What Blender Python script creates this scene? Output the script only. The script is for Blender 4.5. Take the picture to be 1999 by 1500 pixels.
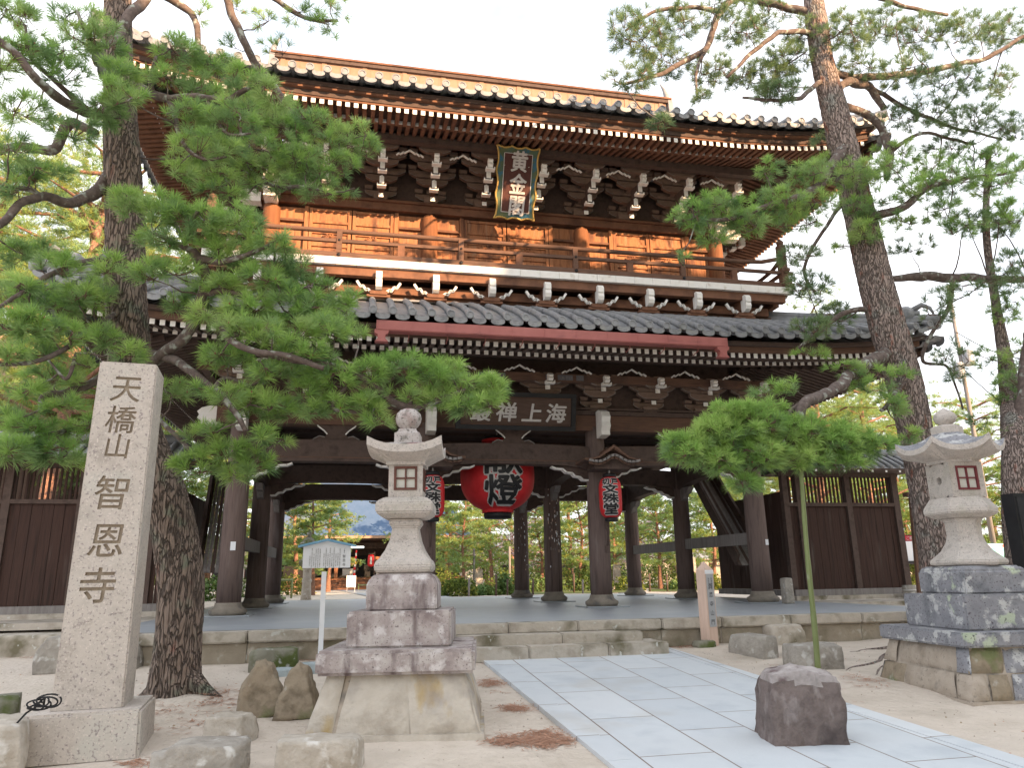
import bpy, bmesh, math, random
import numpy as np
from mathutils import Vector, Matrix, noise
PI=math.pi
random.seed(7); RNG=np.random.default_rng(7)
SC=bpy.context.scene; COL=SC.collection
for o in list(bpy.data.objects): bpy.data.objects.remove(o)

# ---------------------------------------------------------------- camera
CAM=Vector((-3.40,-16.261,.6544)); YAW,PIT,ROL,FPX=.20694,.25638,-.016553,1443.6
FW=Vector((math.sin(YAW)*math.cos(PIT),math.cos(YAW)*math.cos(PIT),math.sin(PIT)))
RT=Vector((math.cos(YAW),-math.sin(YAW),0)); UP=RT.cross(FW)
RT2=RT*math.cos(ROL)+UP*math.sin(ROL); UP2=UP*math.cos(ROL)-RT*math.sin(ROL)
cd=bpy.data.cameras.new('camera'); cam=bpy.data.objects.new('camera',cd); COL.objects.link(cam)
m3=Matrix((RT2,UP2,-FW)).transposed(); cam.matrix_world=Matrix.Translation(CAM)@m3.to_4x4()
cd.sensor_width=36; cd.lens=36*FPX/1999; cd.clip_end=3000; cd.clip_start=.05
SC.camera=cam
def ray(x,y): return FW+RT2*((x-999.5)/FPX)-UP2*((y-750)/FPX)
def AT(x,y,Y):                       # photo pixel -> point at world depth Y
    d=ray(x,y); return CAM+d*((Y-CAM.y)/d.y)
def ATX(x,y,X):
    d=ray(x,y); return CAM+d*((X-CAM.x)/d.x)
Y0,SL=-4.9,.052
def GZ(x,y):
    if y<Y0: return -.42+SL*(y-Y0)
    if y<1: 
        t=(y-Y0)/(1-Y0); return -.42+.30*t*t*(3-2*t)
    return -.12
def ATG(x,y):                        # photo pixel -> point on the sloping forecourt
    d=ray(x,y); k=(-.42+SL*(CAM.y-Y0)-CAM.z)/(d.z-SL*d.y); return CAM+d*k

# ---------------------------------------------------------------- light
SUN_AZ=math.radians(33); SUN_EL=math.radians(16.8)
sd=Vector((math.sin(SUN_AZ)*math.cos(SUN_EL),-math.cos(SUN_AZ)*math.cos(SUN_EL),math.sin(SUN_EL)))
W=bpy.data.worlds.new('World'); SC.world=W; W.use_nodes=True
nt=W.node_tree; bg=nt.nodes['Background']; sky=nt.nodes.new('ShaderNodeTexSky'); sky.sky_type='NISHITA'
sky.sun_disc=False; sky.sun_elevation=SUN_EL; sky.sun_rotation=math.pi-SUN_AZ
sky.air_density=1.0; sky.dust_density=2.2; sky.ozone_density=1.0
tcw=nt.nodes.new('ShaderNodeTexCoord'); mpw=nt.nodes.new('ShaderNodeMapping'); mpw.inputs['Scale'].default_value=(1,1,2.2); nt.links.new(tcw.outputs['Generated'],mpw.inputs[0])
nzw=nt.nodes.new('ShaderNodeTexNoise'); nzw.inputs['Scale'].default_value=1.7; nzw.inputs['Detail'].default_value=6; nzw.inputs['Roughness'].default_value=.55; nt.links.new(mpw.outputs[0],nzw.inputs['Vector'])
rw=nt.nodes.new('ShaderNodeMapRange'); rw.inputs[1].default_value=.36; rw.inputs[2].default_value=.60; rw.inputs[3].default_value=.38; rw.inputs[4].default_value=1; nt.links.new(nzw.outputs['Fac'],rw.inputs[0])
mxw=nt.nodes.new('ShaderNodeMix'); mxw.data_type='RGBA'; nt.links.new(rw.outputs[0],mxw.inputs[0]); nt.links.new(sky.outputs[0],mxw.inputs[6]); mxw.inputs[7].default_value=(5.0,5.05,5.2,1)   # thin bright cloud
nt.links.new(mxw.outputs[2],bg.inputs[0]); bg.inputs[1].default_value=.15
ld=bpy.data.lights.new('sun','SUN'); ld.energy=5.0; ld.angle=math.radians(.5); ld.color=(1,.64,.36)
sun=bpy.data.objects.new('sun',ld); COL.objects.link(sun); sun.rotation_euler=sd.to_track_quat('Z','Y').to_euler()
sun.location=sd*60
SC.view_settings.view_transform='Standard'; SC.view_settings.look='None'; SC.view_settings.gamma=1
SC.view_settings.exposure=1.42
SC.cycles.max_bounces=6; SC.cycles.transparent_max_bounces=4

# ---------------------------------------------------------------- materials
def mk(name,cols,scale=(1,1,1),ns=4,rough=.85,bump=.25,bs=30,bd=.02,patch=None,speck=None,detail=6,spec=.3,patch2=None,voro=None,sheen=None):
    m=bpy.data.materials.new(name); m.use_nodes=True; n=m.node_tree.nodes; l=m.node_tree.links; p=n['Principled BSDF']
    tc=n.new('ShaderNodeTexCoord'); mp=n.new('ShaderNodeMapping'); mp.inputs['Scale'].default_value=scale
    l.new(tc.outputs['Object'],mp.inputs[0])
    nz=n.new('ShaderNodeTexNoise'); nz.inputs['Scale'].default_value=ns; nz.inputs['Detail'].default_value=detail; nz.inputs['Roughness'].default_value=.6
    l.new(mp.outputs[0],nz.inputs['Vector'])
    cr=n.new('ShaderNodeValToRGB'); l.new(nz.outputs['Fac'],cr.inputs[0])
    k=len(cols)
    for i,c in enumerate(cols):
        pos=.3+.4*i/max(1,k-1)
        e=cr.color_ramp.elements[i] if i<2 else cr.color_ramp.elements.new(pos)
        e.position=pos; e.color=(*c,1)
    out=cr.outputs[0]
    def over(out,c,sc,lo,hi,sc3=None,vor=False):
        if vor:
            t=n.new('ShaderNodeTexVoronoi'); t.inputs['Scale'].default_value=sc; f=t.outputs['Distance']
        else:
            t=n.new('ShaderNodeTexNoise'); t.inputs['Scale'].default_value=sc; t.inputs['Detail'].default_value=5; f=t.outputs['Fac']
        if sc3: 
            mm=n.new('ShaderNodeMapping'); mm.inputs['Scale'].default_value=sc3; l.new(tc.outputs['Object'],mm.inputs[0]); l.new(mm.outputs[0],t.inputs['Vector'])
        else: l.new(tc.outputs['Object'],t.inputs['Vector'])
        r=n.new('ShaderNodeMapRange'); r.inputs[1].default_value=lo; r.inputs[2].default_value=hi; l.new(f,r.inputs[0])
        mx=n.new('ShaderNodeMix'); mx.data_type='RGBA'; l.new(r.outputs[0],mx.inputs[0]); l.new(out,mx.inputs[6]); mx.inputs[7].default_value=(*c,1)
        return mx.outputs[2]
    for pt in (patch,patch2):
        if pt: out=over(out,*pt)
    if speck: out=over(out,*speck)
    l.new(out,p.inputs['Base Color']); p.inputs['Roughness'].default_value=rough
    p.inputs['Specular IOR Level'].default_value=spec
    if bump:
        b=n.new('ShaderNodeBump'); b.inputs['Strength'].default_value=bump; b.inputs['Distance'].default_value=bd
        t=n.new('ShaderNodeTexNoise'); t.inputs['Scale'].default_value=bs; t.inputs['Detail'].default_value=4; l.new(mp.outputs[0],t.inputs['Vector'])
        h=t.outputs['Fac']
        if voro:
            v=n.new('ShaderNodeTexVoronoi'); v.feature='DISTANCE_TO_EDGE'; v.inputs['Scale'].default_value=voro
            dn=n.new('ShaderNodeTexNoise'); dn.inputs['Scale'].default_value=ns*1.1; dn.inputs['Detail'].default_value=3; l.new(mp.outputs[0],dn.inputs['Vector'])
            dm=n.new('ShaderNodeVectorMath'); dm.operation='MULTIPLY_ADD'; dm.inputs[1].default_value=(.16,.16,.16); l.new(dn.outputs['Color'],dm.inputs[0]); l.new(mp.outputs[0],dm.inputs[2]); l.new(dm.outputs[0],v.inputs['Vector'])
            r=n.new('ShaderNodeMapRange'); r.inputs[1].default_value=-.02; r.inputs[2].default_value=.13; l.new(v.outputs['Distance'],r.inputs[0])
            a=n.new('ShaderNodeMath'); a.operation='MULTIPLY_ADD'; a.inputs[1].default_value=2.; l.new(r.outputs[0],a.inputs[0]); l.new(h,a.inputs[2]); h=a.outputs[0]
            mx=n.new('ShaderNodeMix'); mx.data_type='RGBA'; l.new(r.outputs[0],mx.inputs[0]); l.new(out,mx.inputs[7]); mx.inputs[6].default_value=(.10,.076,.063,1)
            l.new(mx.outputs[2],p.inputs['Base Color'])
        l.new(h,b.inputs['Height']); l.new(b.outputs[0],p.inputs['Normal'])
    return m
def leafmat(name,cols,ns=2.5,trans=.42):
    m=mk(name,cols,ns=ns,bump=0,rough=.6,detail=3,spec=.25)
    n=m.node_tree.nodes; l=m.node_tree.links; p=n['Principled BSDF']
    src=p.inputs['Base Color'].links[0].from_socket
    t=n.new('ShaderNodeBsdfTranslucent'); mx=n.new('ShaderNodeMixShader'); mx.inputs[0].default_value=trans
    l.new(src,t.inputs[0]); l.new(p.outputs[0],mx.inputs[1]); l.new(t.outputs[0],mx.inputs[2])
    l.new(mx.outputs[0],n['Material Output'].inputs[0]); return m
M={}
M['wood_up']=mk('weathered_cypress',[(.10,.050,.034),(.20,.098,.060),(.145,.070,.045)],scale=(1,1,1),ns=3,bump=.3,bs=40,bd=.01,patch=((.10,.05,.034),2.2,.5,.7))
M['wood_h']=mk('timber_horizontal',[(.085,.048,.035),(.15,.084,.058),(.11,.062,.045)],scale=(.6,6,9),ns=2.5,bump=.5,bs=6,bd=.01,patch=((.07,.045,.036),1.3,.5,.7))
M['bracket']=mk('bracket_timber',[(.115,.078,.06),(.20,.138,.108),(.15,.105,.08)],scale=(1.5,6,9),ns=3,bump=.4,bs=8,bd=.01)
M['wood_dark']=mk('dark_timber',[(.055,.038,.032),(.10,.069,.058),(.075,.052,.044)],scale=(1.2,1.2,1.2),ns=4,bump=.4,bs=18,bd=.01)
M['column']=mk('column_timber',[(.085,.060,.053),(.155,.112,.10),(.115,.082,.073)],scale=(7,7,.5),ns=2.2,bump=.7,bs=7,bd=.012,patch=((.20,.16,.15),1.6,.56,.74,(3,3,.5)))
M['column_red']=mk('upper_column',[(.17,.070,.035),(.26,.115,.055)],scale=(7,7,.5),ns=2.2,bump=.5,bs=7,bd=.01)
M['plank']=mk('plank_timber',[(.028,.017,.014),(.060,.032,.025),(.042,.024,.02)],scale=(6,6,.35),ns=2.5,bump=.6,bs=8,bd=.01,patch=((.10,.075,.065),1.3,.6,.75,(4,4,.4)))
M['plank_grey']=mk('grey_timber',[(.18,.16,.15),(.28,.26,.25)],scale=(6,6,.6),ns=2.5,bump=.5,bs=8)
M['white']=mk('white_paint',[(.74,.72,.68),(.82,.80,.77)],ns=8,bump=.1,rough=.7,patch=((.55,.5,.44),5,.62,.75))
M['tile']=mk('roof_tile',[(.12,.125,.135),(.25,.255,.265),(.18,.185,.195)],ns=5,bump=.2,bs=40,rough=.45,spec=.5,patch=((.24,.24,.22),3,.58,.7))
M['ridge']=mk('ridge_copper',[(.27,.16,.105),(.33,.20,.14)],ns=4,bump=.15,rough=.6)
M['gutter']=mk('red_gutter',[(.32,.105,.095),(.38,.135,.12)],ns=3,bump=.05,rough=.5,patch=((.25,.09,.085),2,.55,.7,(1,1,6)))
M['door']=mk('door_timber',[(.22,.088,.042),(.38,.170,.083),(.29,.125,.06)],scale=(5,5,.6),ns=2.5,bump=.5,bs=9,bd=.01,patch=((.13,.062,.042),1.5,.5,.68,(3,3,.6)),patch2=((.36,.20,.12),2.2,.58,.72,(4,4,.5)))
M['gold']=mk('gold_leaf',[(.42,.26,.06),(.58,.36,.09)],ns=20,bump=.2,rough=.4,spec=.6)
M['green_p']=mk('plaque_green',[(.13,.14,.06),(.07,.14,.12)],ns=5,bump=.1,patch=((.05,.15,.22),4,.52,.58))
M['board']=mk('plaque_board',[(.07,.028,.024),(.10,.042,.035)],scale=(9,9,1),ns=3,bump=.2)
M['board_h']=mk('plaque_board_h',[(.075,.048,.038),(.11,.07,.055)],scale=(1,9,9),ns=3,bump=.2)
M['black']=mk('black_paint',[(.012,.012,.014),(.022,.022,.024)],ns=5,bump=.1,rough=.5)
M['earth']=mk('podium_face',[(.27,.225,.17),(.38,.33,.26)],ns=2.5,bump=.6,bs=16,bd=.03,patch=((.17,.15,.10),1.8,.52,.68),patch2=((.46,.42,.36),5,.6,.7))
M['letter']=mk('letter_white',[(.46,.44,.43),(.58,.55,.53)],ns=20,bump=.05)
M['red']=mk('red_paper',[(.50,.018,.022),(.62,.03,.035)],ns=6,bump=.05,rough=.55)
M['granite']=mk('pale_granite',[(.34,.305,.275),(.49,.445,.405),(.41,.375,.34)],ns=9,bump=.3,bs=110,bd=.006,speck=((.25,.23,.22),60,.57,.70),patch=((.36,.34,.28),2.5,.58,.75),patch2=((.56,.49,.45),75,.56,.66))
M['granite_pink']=mk('pink_granite',[(.38,.335,.295),(.52,.465,.415),(.44,.395,.35)],ns=5,bump=.3,bs=100,bd=.006,speck=((.27,.23,.225),48,.56,.68),patch=((.50,.48,.43),1.6,.55,.7),patch2=((.62,.55,.50),60,.58,.68))
M['granite_top']=mk('lichened_granite',[(.36,.32,.30),(.54,.50,.48)],ns=8,bump=.6,bs=50,bd=.015,speck=((.13,.12,.11),50,.56,.68),patch=((.24,.14,.135),5,.48,.62),patch2=((.13,.125,.10),7,.56,.68))
M['granite_red']=mk('purple_stained_granite',[(.22,.175,.17),(.36,.31,.295),(.50,.46,.435)],ns=5,bump=.4,bs=60,bd=.012,patch=((.56,.52,.51),9,.55,.66),patch2=((.12,.085,.085),2.2,.53,.68,(3,3,.8)),speck=((.15,.12,.12),60,.6,.7))
M['granite_grey']=mk('dark_lichened_granite',[(.14,.145,.16),(.26,.26,.28),(.20,.20,.22)],ns=4,bump=.5,bs=40,bd=.012,patch=((.46,.46,.46),7,.55,.62),patch2=((.42,.47,.36),2.6,.64,.67),speck=((.09,.08,.09),50,.58,.68))
M['rock']=mk('field_stone',[(.24,.195,.15),(.40,.34,.28),(.31,.255,.20)],ns=2.2,bump=.8,bs=9,bd=.03,patch=((.33,.24,.13),1.7,.55,.7),patch2=((.13,.12,.11),2.6,.60,.72),speck=((.22,.19,.16),30,.60,.72))
M['rock_podium']=mk('podium_rock',[(.33,.285,.235),(.50,.45,.385),(.41,.36,.30)],ns=2.2,bump=.9,bs=10,bd=.03,patch=((.42,.31,.15),2.0,.56,.70,(2,2,.7)),patch2=((.24,.215,.21),1.7,.56,.72))
M['rock_olive']=mk('olive_stone',[(.15,.12,.085),(.29,.235,.17),(.21,.17,.12)],ns=5,bump=1.0,bs=11,bd=.03,patch=((.16,.175,.08),3,.56,.68),patch2=((.40,.38,.34),6,.62,.7))
M['rock_moss']=mk('mossy_stone',[(.17,.16,.12),(.28,.27,.22)],ns=4,bump=.6,bs=14,bd=.03,patch=((.085,.105,.03),3,.46,.58),patch2=((.40,.40,.37),6,.62,.68))
M['rock_dark']=mk('purple_boulder',[(.09,.068,.064),(.175,.14,.13),(.125,.098,.092)],ns=5,bump=.9,bs=9,bd=.05,patch=((.30,.26,.25),3.4,.56,.70,(2,2,.8)),patch2=((.05,.04,.042),1.8,.56,.7))
M['rock_top']=mk('boulder_top',[(.23,.20,.19),(.42,.38,.37)],ns=9,bump=.6,bs=14,bd=.03,patch=((.15,.11,.11),7,.54,.66))
M['rock_pale']=mk('pale_stone',[(.36,.315,.26),(.53,.48,.42)],ns=5,bump=.9,bs=18,bd=.025,patch=((.30,.25,.19),3,.54,.7),patch2=((.60,.57,.53),7,.58,.68))
M['rock_grey']=mk('grey_block',[(.26,.235,.205),(.42,.385,.34)],ns=5,bump=.9,bs=20,bd=.025,patch=((.17,.15,.125),2.5,.54,.7),patch2=((.52,.50,.47),8,.58,.68))
M['kerb']=mk('podium_stone',[(.32,.275,.225),(.48,.43,.37),(.40,.355,.30)],ns=3,bump=.5,bs=25,bd=.015,patch=((.17,.15,.10),2.2,.52,.68),patch2=((.55,.54,.5),9,.64,.70))
M['floor']=mk('podium_floor',[(.30,.325,.35),(.36,.38,.405)],ns=1.2,bump=.08,bs=30,rough=.42,spec=.5,patch=((.40,.41,.42),.9,.5,.8),patch2=((.22,.24,.26),3,.62,.8))
M['plinth']=mk('plinth_stone',[(.17,.145,.115),(.27,.235,.195)],ns=5,bump=.3,bs=40,patch=((.09,.085,.085),3,.55,.7))
M['sand']=mk('sand_ground',[(.48,.415,.345),(.58,.505,.43),(.52,.455,.385)],ns=1.4,bump=.8,bs=14,bd=.035,patch=((.42,.36,.295),1.4,.58,.8),speck=((.26,.17,.13),34,.69,.74),patch2=((.57,.50,.435),.55,.5,.72))
M['grass']=mk('grass_patch',[(.07,.10,.025),(.14,.16,.05)],ns=6,bump=.5,bs=60)
M['litter']=mk('pine_litter',[(.38,.20,.13),(.50,.29,.20)],ns=14,bump=.3)
M['bark']=mk('pine_bark',[(.20,.162,.145),(.35,.275,.245),(.265,.21,.185)],scale=(1,1,.22),ns=10,bump=.9,bs=30,bd=.03,voro=27,patch=((.29,.28,.25),3.5,.55,.68),patch2=((.28,.12,.085),7,.60,.70,(1,1,.4)))
M['bark_low']=mk('pine_bark_low',[(.15,.112,.09),(.25,.19,.155),(.20,.15,.12)],scale=(1,1,.17),ns=8,bump=1.,bs=24,bd=.035,voro=27,patch=((.16,.17,.125),3.5,.56,.68),patch2=((.20,.08,.06),7,.62,.72,(1,1,.4)))
M['bark_red']=mk('red_pine_bark',[(.24,.12,.08),(.38,.20,.135)],scale=(1,1,.4),ns=6,bump=.6,bs=20,bd=.02,voro=14)
M['twig']=mk('twig_bark',[(.075,.055,.048),(.17,.13,.115)],ns=14,bump=.6,bs=40,bd=.01,patch=((.33,.35,.31),9,.56,.68))
M['stem']=mk('thin_twig',[(.14,.085,.06),(.20,.13,.10)],ns=20,bump=0)
M['cone']=mk('pine_bud',[(.30,.10,.07),(.20,.09,.07)],ns=20,bump=0)
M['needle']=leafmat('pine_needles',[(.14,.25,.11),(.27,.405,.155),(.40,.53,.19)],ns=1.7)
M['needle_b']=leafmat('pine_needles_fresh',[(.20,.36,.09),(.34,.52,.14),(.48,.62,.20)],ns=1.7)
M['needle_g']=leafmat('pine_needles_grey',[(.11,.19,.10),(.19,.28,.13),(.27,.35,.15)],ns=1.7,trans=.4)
M['needle_y']=leafmat('pine_needles_sunny',[(.12,.20,.05),(.26,.32,.07),(.38,.36,.08)],ns=.7)  # yellow of sunlit crowns put into the needle colour
M['bushg']=leafmat('shrub_leaves',[(.06,.11,.025),(.15,.19,.045)],ns=2)
M['blossom']=leafmat('cherry_blossom',[(.62,.48,.50),(.78,.66,.68)],ns=2)
M['paper']=mk('shoji_paper',[(.55,.54,.48),(.62,.61,.55)],ns=4,bump=0)
M['frame_brown']=mk('window_frame',[(.10,.045,.035),(.16,.07,.055)],ns=10,bump=.2)
M['frame_red']=mk('window_frame_red',[(.14,.03,.035),(.18,.045,.05)],ns=10,bump=.2)
M['ink_pale']=mk('ink_pale',[(.30,.29,.29),(.36,.35,.35)],ns=8,bump=0)
M['sign']=mk('sign_white',[(.74,.75,.78),(.82,.83,.86)],ns=3,bump=.03,rough=.5)
M['signblue']=mk('sign_blue',[(.16,.34,.50),(.22,.42,.58)],ns=3,bump=.03)
M['ink']=mk('ink',[(.10,.10,.11),(.16,.16,.17)],ns=8,bump=0)
M['carve']=mk('carved_recess',[(.25,.20,.15),(.33,.27,.205)],ns=12,bump=.3,bs=80)
M['post_pink']=mk('marker_timber',[(.56,.40,.32),(.66,.49,.40)],scale=(6,6,.6),ns=3,bump=.1)
M['bamboo']=mk('green_bamboo',[(.13,.16,.055),(.22,.25,.11)],scale=(3,3,.6),ns=3,bump=.1,rough=.5,patch=((.34,.36,.26),3,.58,.7))
M['bluestone']=mk('blue_flat_stone',[(.30,.35,.37),(.40,.45,.46)],ns=6,bump=.4,bs=30)
M['copper']=mk('hall_roof_sky_tint',[(.065,.115,.205),(.09,.14,.235)],ns=1.5,bump=.1,bs=20,rough=.75,spec=.12,patch=((.12,.15,.22),.2,.50,.60))  # blue of the reflected sky is put into the roof colour
M['brownroof']=mk('bark_roof',[(.36,.23,.16),(.42,.28,.20)],ns=2,bump=.2)
M['vermilion']=mk('vermilion',[(.50,.12,.04),(.60,.17,.06)],ns=4,bump=.1)
M['plaster']=mk('plaster',[(.62,.60,.57),(.70,.68,.65)],ns=3,bump=.1)
M['turq']=mk('map_board',[(.16,.52,.50),(.20,.58,.56)],ns=3,bump=0,patch=((.40,.62,.48),1.2,.55,.6))
M['signred']=mk('sign_red',[(.42,.03,.05),(.46,.04,.06)],ns=3,bump=0)
M['metal']=mk('grey_metal',[(.35,.36,.38),(.42,.43,.45)],ns=5,bump=.05,rough=.4)
M['wire']=mk('cable_black',[(.02,.02,.022),(.03,.03,.032)],ns=5,bump=0)
# paved path: slabs with joints
def pathmat():
    m=mk('paving_slab',[(.50,.535,.57),(.61,.64,.665),(.55,.58,.61)],ns=1.6,bump=.15,bs=40,rough=.55,patch=((.63,.65,.67),.8,.45,.8),patch2=((.52,.50,.47),.9,.60,.80))
    n=m.node_tree.nodes; l=m.node_tree.links; p=n['Principled BSDF']; src=p.inputs['Base Color'].links[0].from_socket
    tc=n.new('ShaderNodeTexCoord'); mp=n.new('ShaderNodeMapping'); mp.inputs['Rotation'].default_value=(0,0,PI/2); l.new(tc.outputs['Object'],mp.inputs[0])
    b=n.new('ShaderNodeTexBrick'); b.inputs['Scale'].default_value=1; b.inputs['Brick Width'].default_value=1.22; b.inputs['Row Height'].default_value=.62
    b.inputs['Mortar Size'].default_value=.008; b.inputs['Mortar Smooth'].default_value=.3; b.offset=.45
    b.inputs['Color1'].default_value=(1,1,1,1); b.inputs['Color2'].default_value=(.86,.88,.90,1); b.inputs['Mortar'].default_value=(.36,.27,.22,1)
    l.new(mp.outputs[0],b.inputs['Vector'])
    mx=n.new('ShaderNodeMix'); mx.data_type='RGBA'; mx.blend_type='MULTIPLY'; mx.inputs[0].default_value=1
    l.new(src,mx.inputs[6]); l.new(b.outputs['Color'],mx.inputs[7]); l.new(mx.outputs[2],p.inputs['Base Color']); return m
M['path']=pathmat()
# ---------------------------------------------------------------- builders
class MB:
    def __init__(s): s.v=[]; s.f=[]; s.mi=[]; s.mats=[]; s.sm=[]
    def m(s,mat):
        if mat not in s.mats: s.mats.append(mat)
        return s.mats.index(mat)
    def add(s,vs,fs,mat,smooth=False):
        o=len(s.v); k=s.m(mat); s.v+= [tuple(v) for v in vs]
        for f in fs: s.f.append(tuple(i+o for i in f)); s.mi.append(k); s.sm.append(smooth)
    def box(s,c,d,mat,R=None,taper=None):
        x,y,z=[a/2 for a in d]; t=taper or 1
        vs=[Vector((a*x*(t if k>0 else 1),b*y*(t if k>0 else 1),k*z)) for k in(-1,1) for a,b in((-1,-1),(1,-1),(1,1),(-1,1))]
        if R: vs=[R@v for v in vs]
        c=Vector(c); vs=[v+c for v in vs]
        s.add(vs,[(3,2,1,0),(4,5,6,7),(0,1,5,4),(1,2,6,5),(2,3,7,6),(3,0,4,7)],mat)
    def beam(s,p0,p1,w,h,mat,up=(0,0,1)):
        p0=Vector(p0);p1=Vector(p1);d=(p1-p0).normalized();sx=d.cross(Vector(up)).normalized();u=sx.cross(d)
        vs=[p+sx*a*w/2+u*b*h/2 for p in(p0,p1) for a,b in((-1,-1),(1,-1),(1,1),(-1,1))]
        s.add(vs,[(0,1,2,3),(7,6,5,4),(0,4,5,1),(1,5,6,2),(2,6,7,3),(3,7,4,0)],mat)
    def tube(s,pts,rs,mat,n=8,cap=True,smooth=True,rfn=None,frame=None):
        pts=[Vector(p) for p in pts]
        if not hasattr(rs,'__len__'): rs=[rs]*len(pts)
        vs=[]; prev=None
        for i,p in enumerate(pts):
            d=(pts[min(i+1,len(pts)-1)]-pts[max(i-1,0)])
            d=d.normalized() if d.length>1e-9 else Vector((0,0,1))
            if prev is None:
                a=Vector((1,0,0)) if abs(d.x)<.8 else Vector((0,1,0))
                sx=(a-d*a.dot(d)).normalized()
            else: sx=(prev-d*prev.dot(d)).normalized()
            prev=sx; sy=d.cross(sx)
            for k in range(n):
                t=2*PI*k/n; r=rs[i]*(rfn(i,t,p) if rfn else 1); vs.append(p+sx*math.cos(t)*r+sy*math.sin(t)*r)
        fs=[(i*n+k,i*n+(k+1)%n,(i+1)*n+(k+1)%n,(i+1)*n+k) for i in range(len(pts)-1) for k in range(n)]
        if cap: fs+= [tuple(range(n))[::-1],tuple((len(pts)-1)*n+k for k in range(n))]
        s.add(vs,fs,mat,smooth)
    def lathe(s,prof,c,mat,n=24,sides=None,rot=0,smooth=True,jit=0):
        # prof: (r,z); sides=4 or 6 gives a prism-like loft whose half width is r
        k=sides or n; sm=smooth and not sides; q=1/math.cos(PI/k) if sides else 1; vs=[]
        for r,z in prof:
            for i in range(k):
                t=2*PI*(i+.5)/k+rot; vs.append((c[0]+r*q*math.cos(t)+random.uniform(-jit,jit),c[1]+r*q*math.sin(t)+random.uniform(-jit,jit),c[2]+z+random.uniform(-jit,jit)))
        L=len(prof)
        fs=[(i*k+j,i*k+(j+1)%k,(i+1)*k+(j+1)%k,(i+1)*k+j) for i in range(L-1) for j in range(k)]
        fs+=[tuple(range(k))[::-1],tuple((L-1)*k+j for j in range(k))]
        s.add(vs,fs,mat,sm)
    def prism(s,poly,y0,y1,mat,ax='y',mat2=None):
        # polygon in (x,z) extruded along y (or (y,z) along x)
        n=len(poly)
        if ax=='y': vs=[(a,y0,b) for a,b in poly]+[(a,y1,b) for a,b in poly]
        elif ax=='x': vs=[(y0,a,b) for a,b in poly]+[(y1,a,b) for a,b in poly]
        else: vs=[(a,b,y0) for a,b in poly]+[(a,b,y1) for a,b in poly]
        fs=[tuple(range(n)),tuple(range(2*n-1,n-1,-1))]+[(i,i+n,(i+1)%n+n,(i+1)%n) for i in range(n)]
        s.add(vs,fs,mat)
    def strip(s,pts,w,y0,y1,mat):      # a thick ribbon following pts in the x-z plane
        for (a,b),(c,d) in zip(pts,pts[1:]):
            L=math.hypot(c-a,d-b) or 1e-6; nx,nz=-(d-b)/L*w/2,(c-a)/L*w/2; ex,ez=(c-a)/L*w*.2,(d-b)/L*w*.2
            s.prism([(a-nx-ex,b-nz-ez),(c-nx+ex,d-nz+ez),(c+nx+ex,d+nz+ez),(a+nx-ex,b+nz-ez)],y0,y1,mat)
    def mesh(s,name,origin=(0,0,0),bevel=0):
        me=bpy.data.meshes.new(name); o=Vector(origin)
        me.from_pydata([tuple(Vector(v)-o) for v in s.v],[],s.f)
        for m in s.mats: me.materials.append(M[m])
        me.polygons.foreach_set('material_index',s.mi); me.polygons.foreach_set('use_smooth',s.sm)
        bm=bmesh.new(); bm.from_mesh(me); bmesh.ops.recalc_face_normals(bm,faces=bm.faces)
        if bevel: 
            bmesh.ops.remove_doubles(bm,verts=bm.verts,dist=1e-5)
            bmesh.ops.bevel(bm,geom=[e for e in bm.edges if len(e.link_faces)==2 and e.calc_face_angle(0)>.5],offset=bevel,segments=2,affect='EDGES',clamp_overlap=True)
        bm.to_mesh(me); bm.free(); me.update(); return me
def root(name,label,cat,loc=(0,0,0),group=None):
    o=bpy.data.objects.new(name,None); o.empty_display_size=.2; COL.objects.link(o); o.location=loc; o['label']=label; o['category']=cat
    if group: o['group']=group
    bpy.context.view_layer.update(); return o
def put(mb,name,parent=None,label=None,cat=None,group=None,kind=None,origin=None,bevel=0):
    # mesh coordinates are world coordinates; the object's origin becomes `origin`
    if parent is not None:
        org=parent.get('_o') or tuple(parent.location); org=Vector(org)
    else: org=Vector(origin or (0,0,0))
    me=mb if isinstance(mb,bpy.types.Mesh) else mb.mesh(name,org,bevel)
    if isinstance(mb,bpy.types.Mesh): me.name=name; me.transform(Matrix.Translation(-org))
    o=bpy.data.objects.new(name,me); COL.objects.link(o)
    if parent is not None: o.parent=parent; ORG[o.name]=tuple(org)
    else: o.location=org
    if label: o['label']=label
    if cat: o['category']=cat
    if group: o['group']=group
    if kind: o['kind']=kind
    return o
ORG={}
def sub(mb,name,part,bevel=0,label=None):   # sub-part of a part: same origin as its thing
    org=Vector(ORG[part.name]); me=mb if isinstance(mb,bpy.types.Mesh) else mb.mesh(name,org,bevel)
    if isinstance(mb,bpy.types.Mesh): me.name=name; me.transform(Matrix.Translation(-org))
    o=bpy.data.objects.new(name,me); COL.objects.link(o); o.parent=part
    if label: o['label']=label
    return o
def dup(o,loc=None,rz=None,sc=None,label=None,parent=None):
    c=o.copy(); COL.objects.link(c)
    if parent is not None: c.parent=parent
    if loc is not None: c.location=loc
    if rz is not None: c.rotation_euler=(c.rotation_euler[0],c.rotation_euler[1],rz)
    if sc is not None: c.scale=(sc,)*3 if not hasattr(sc,'__len__') else sc
    if label: c['label']=label
    for ch in list(o.children): dup(ch,parent=c)
    return c
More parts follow.
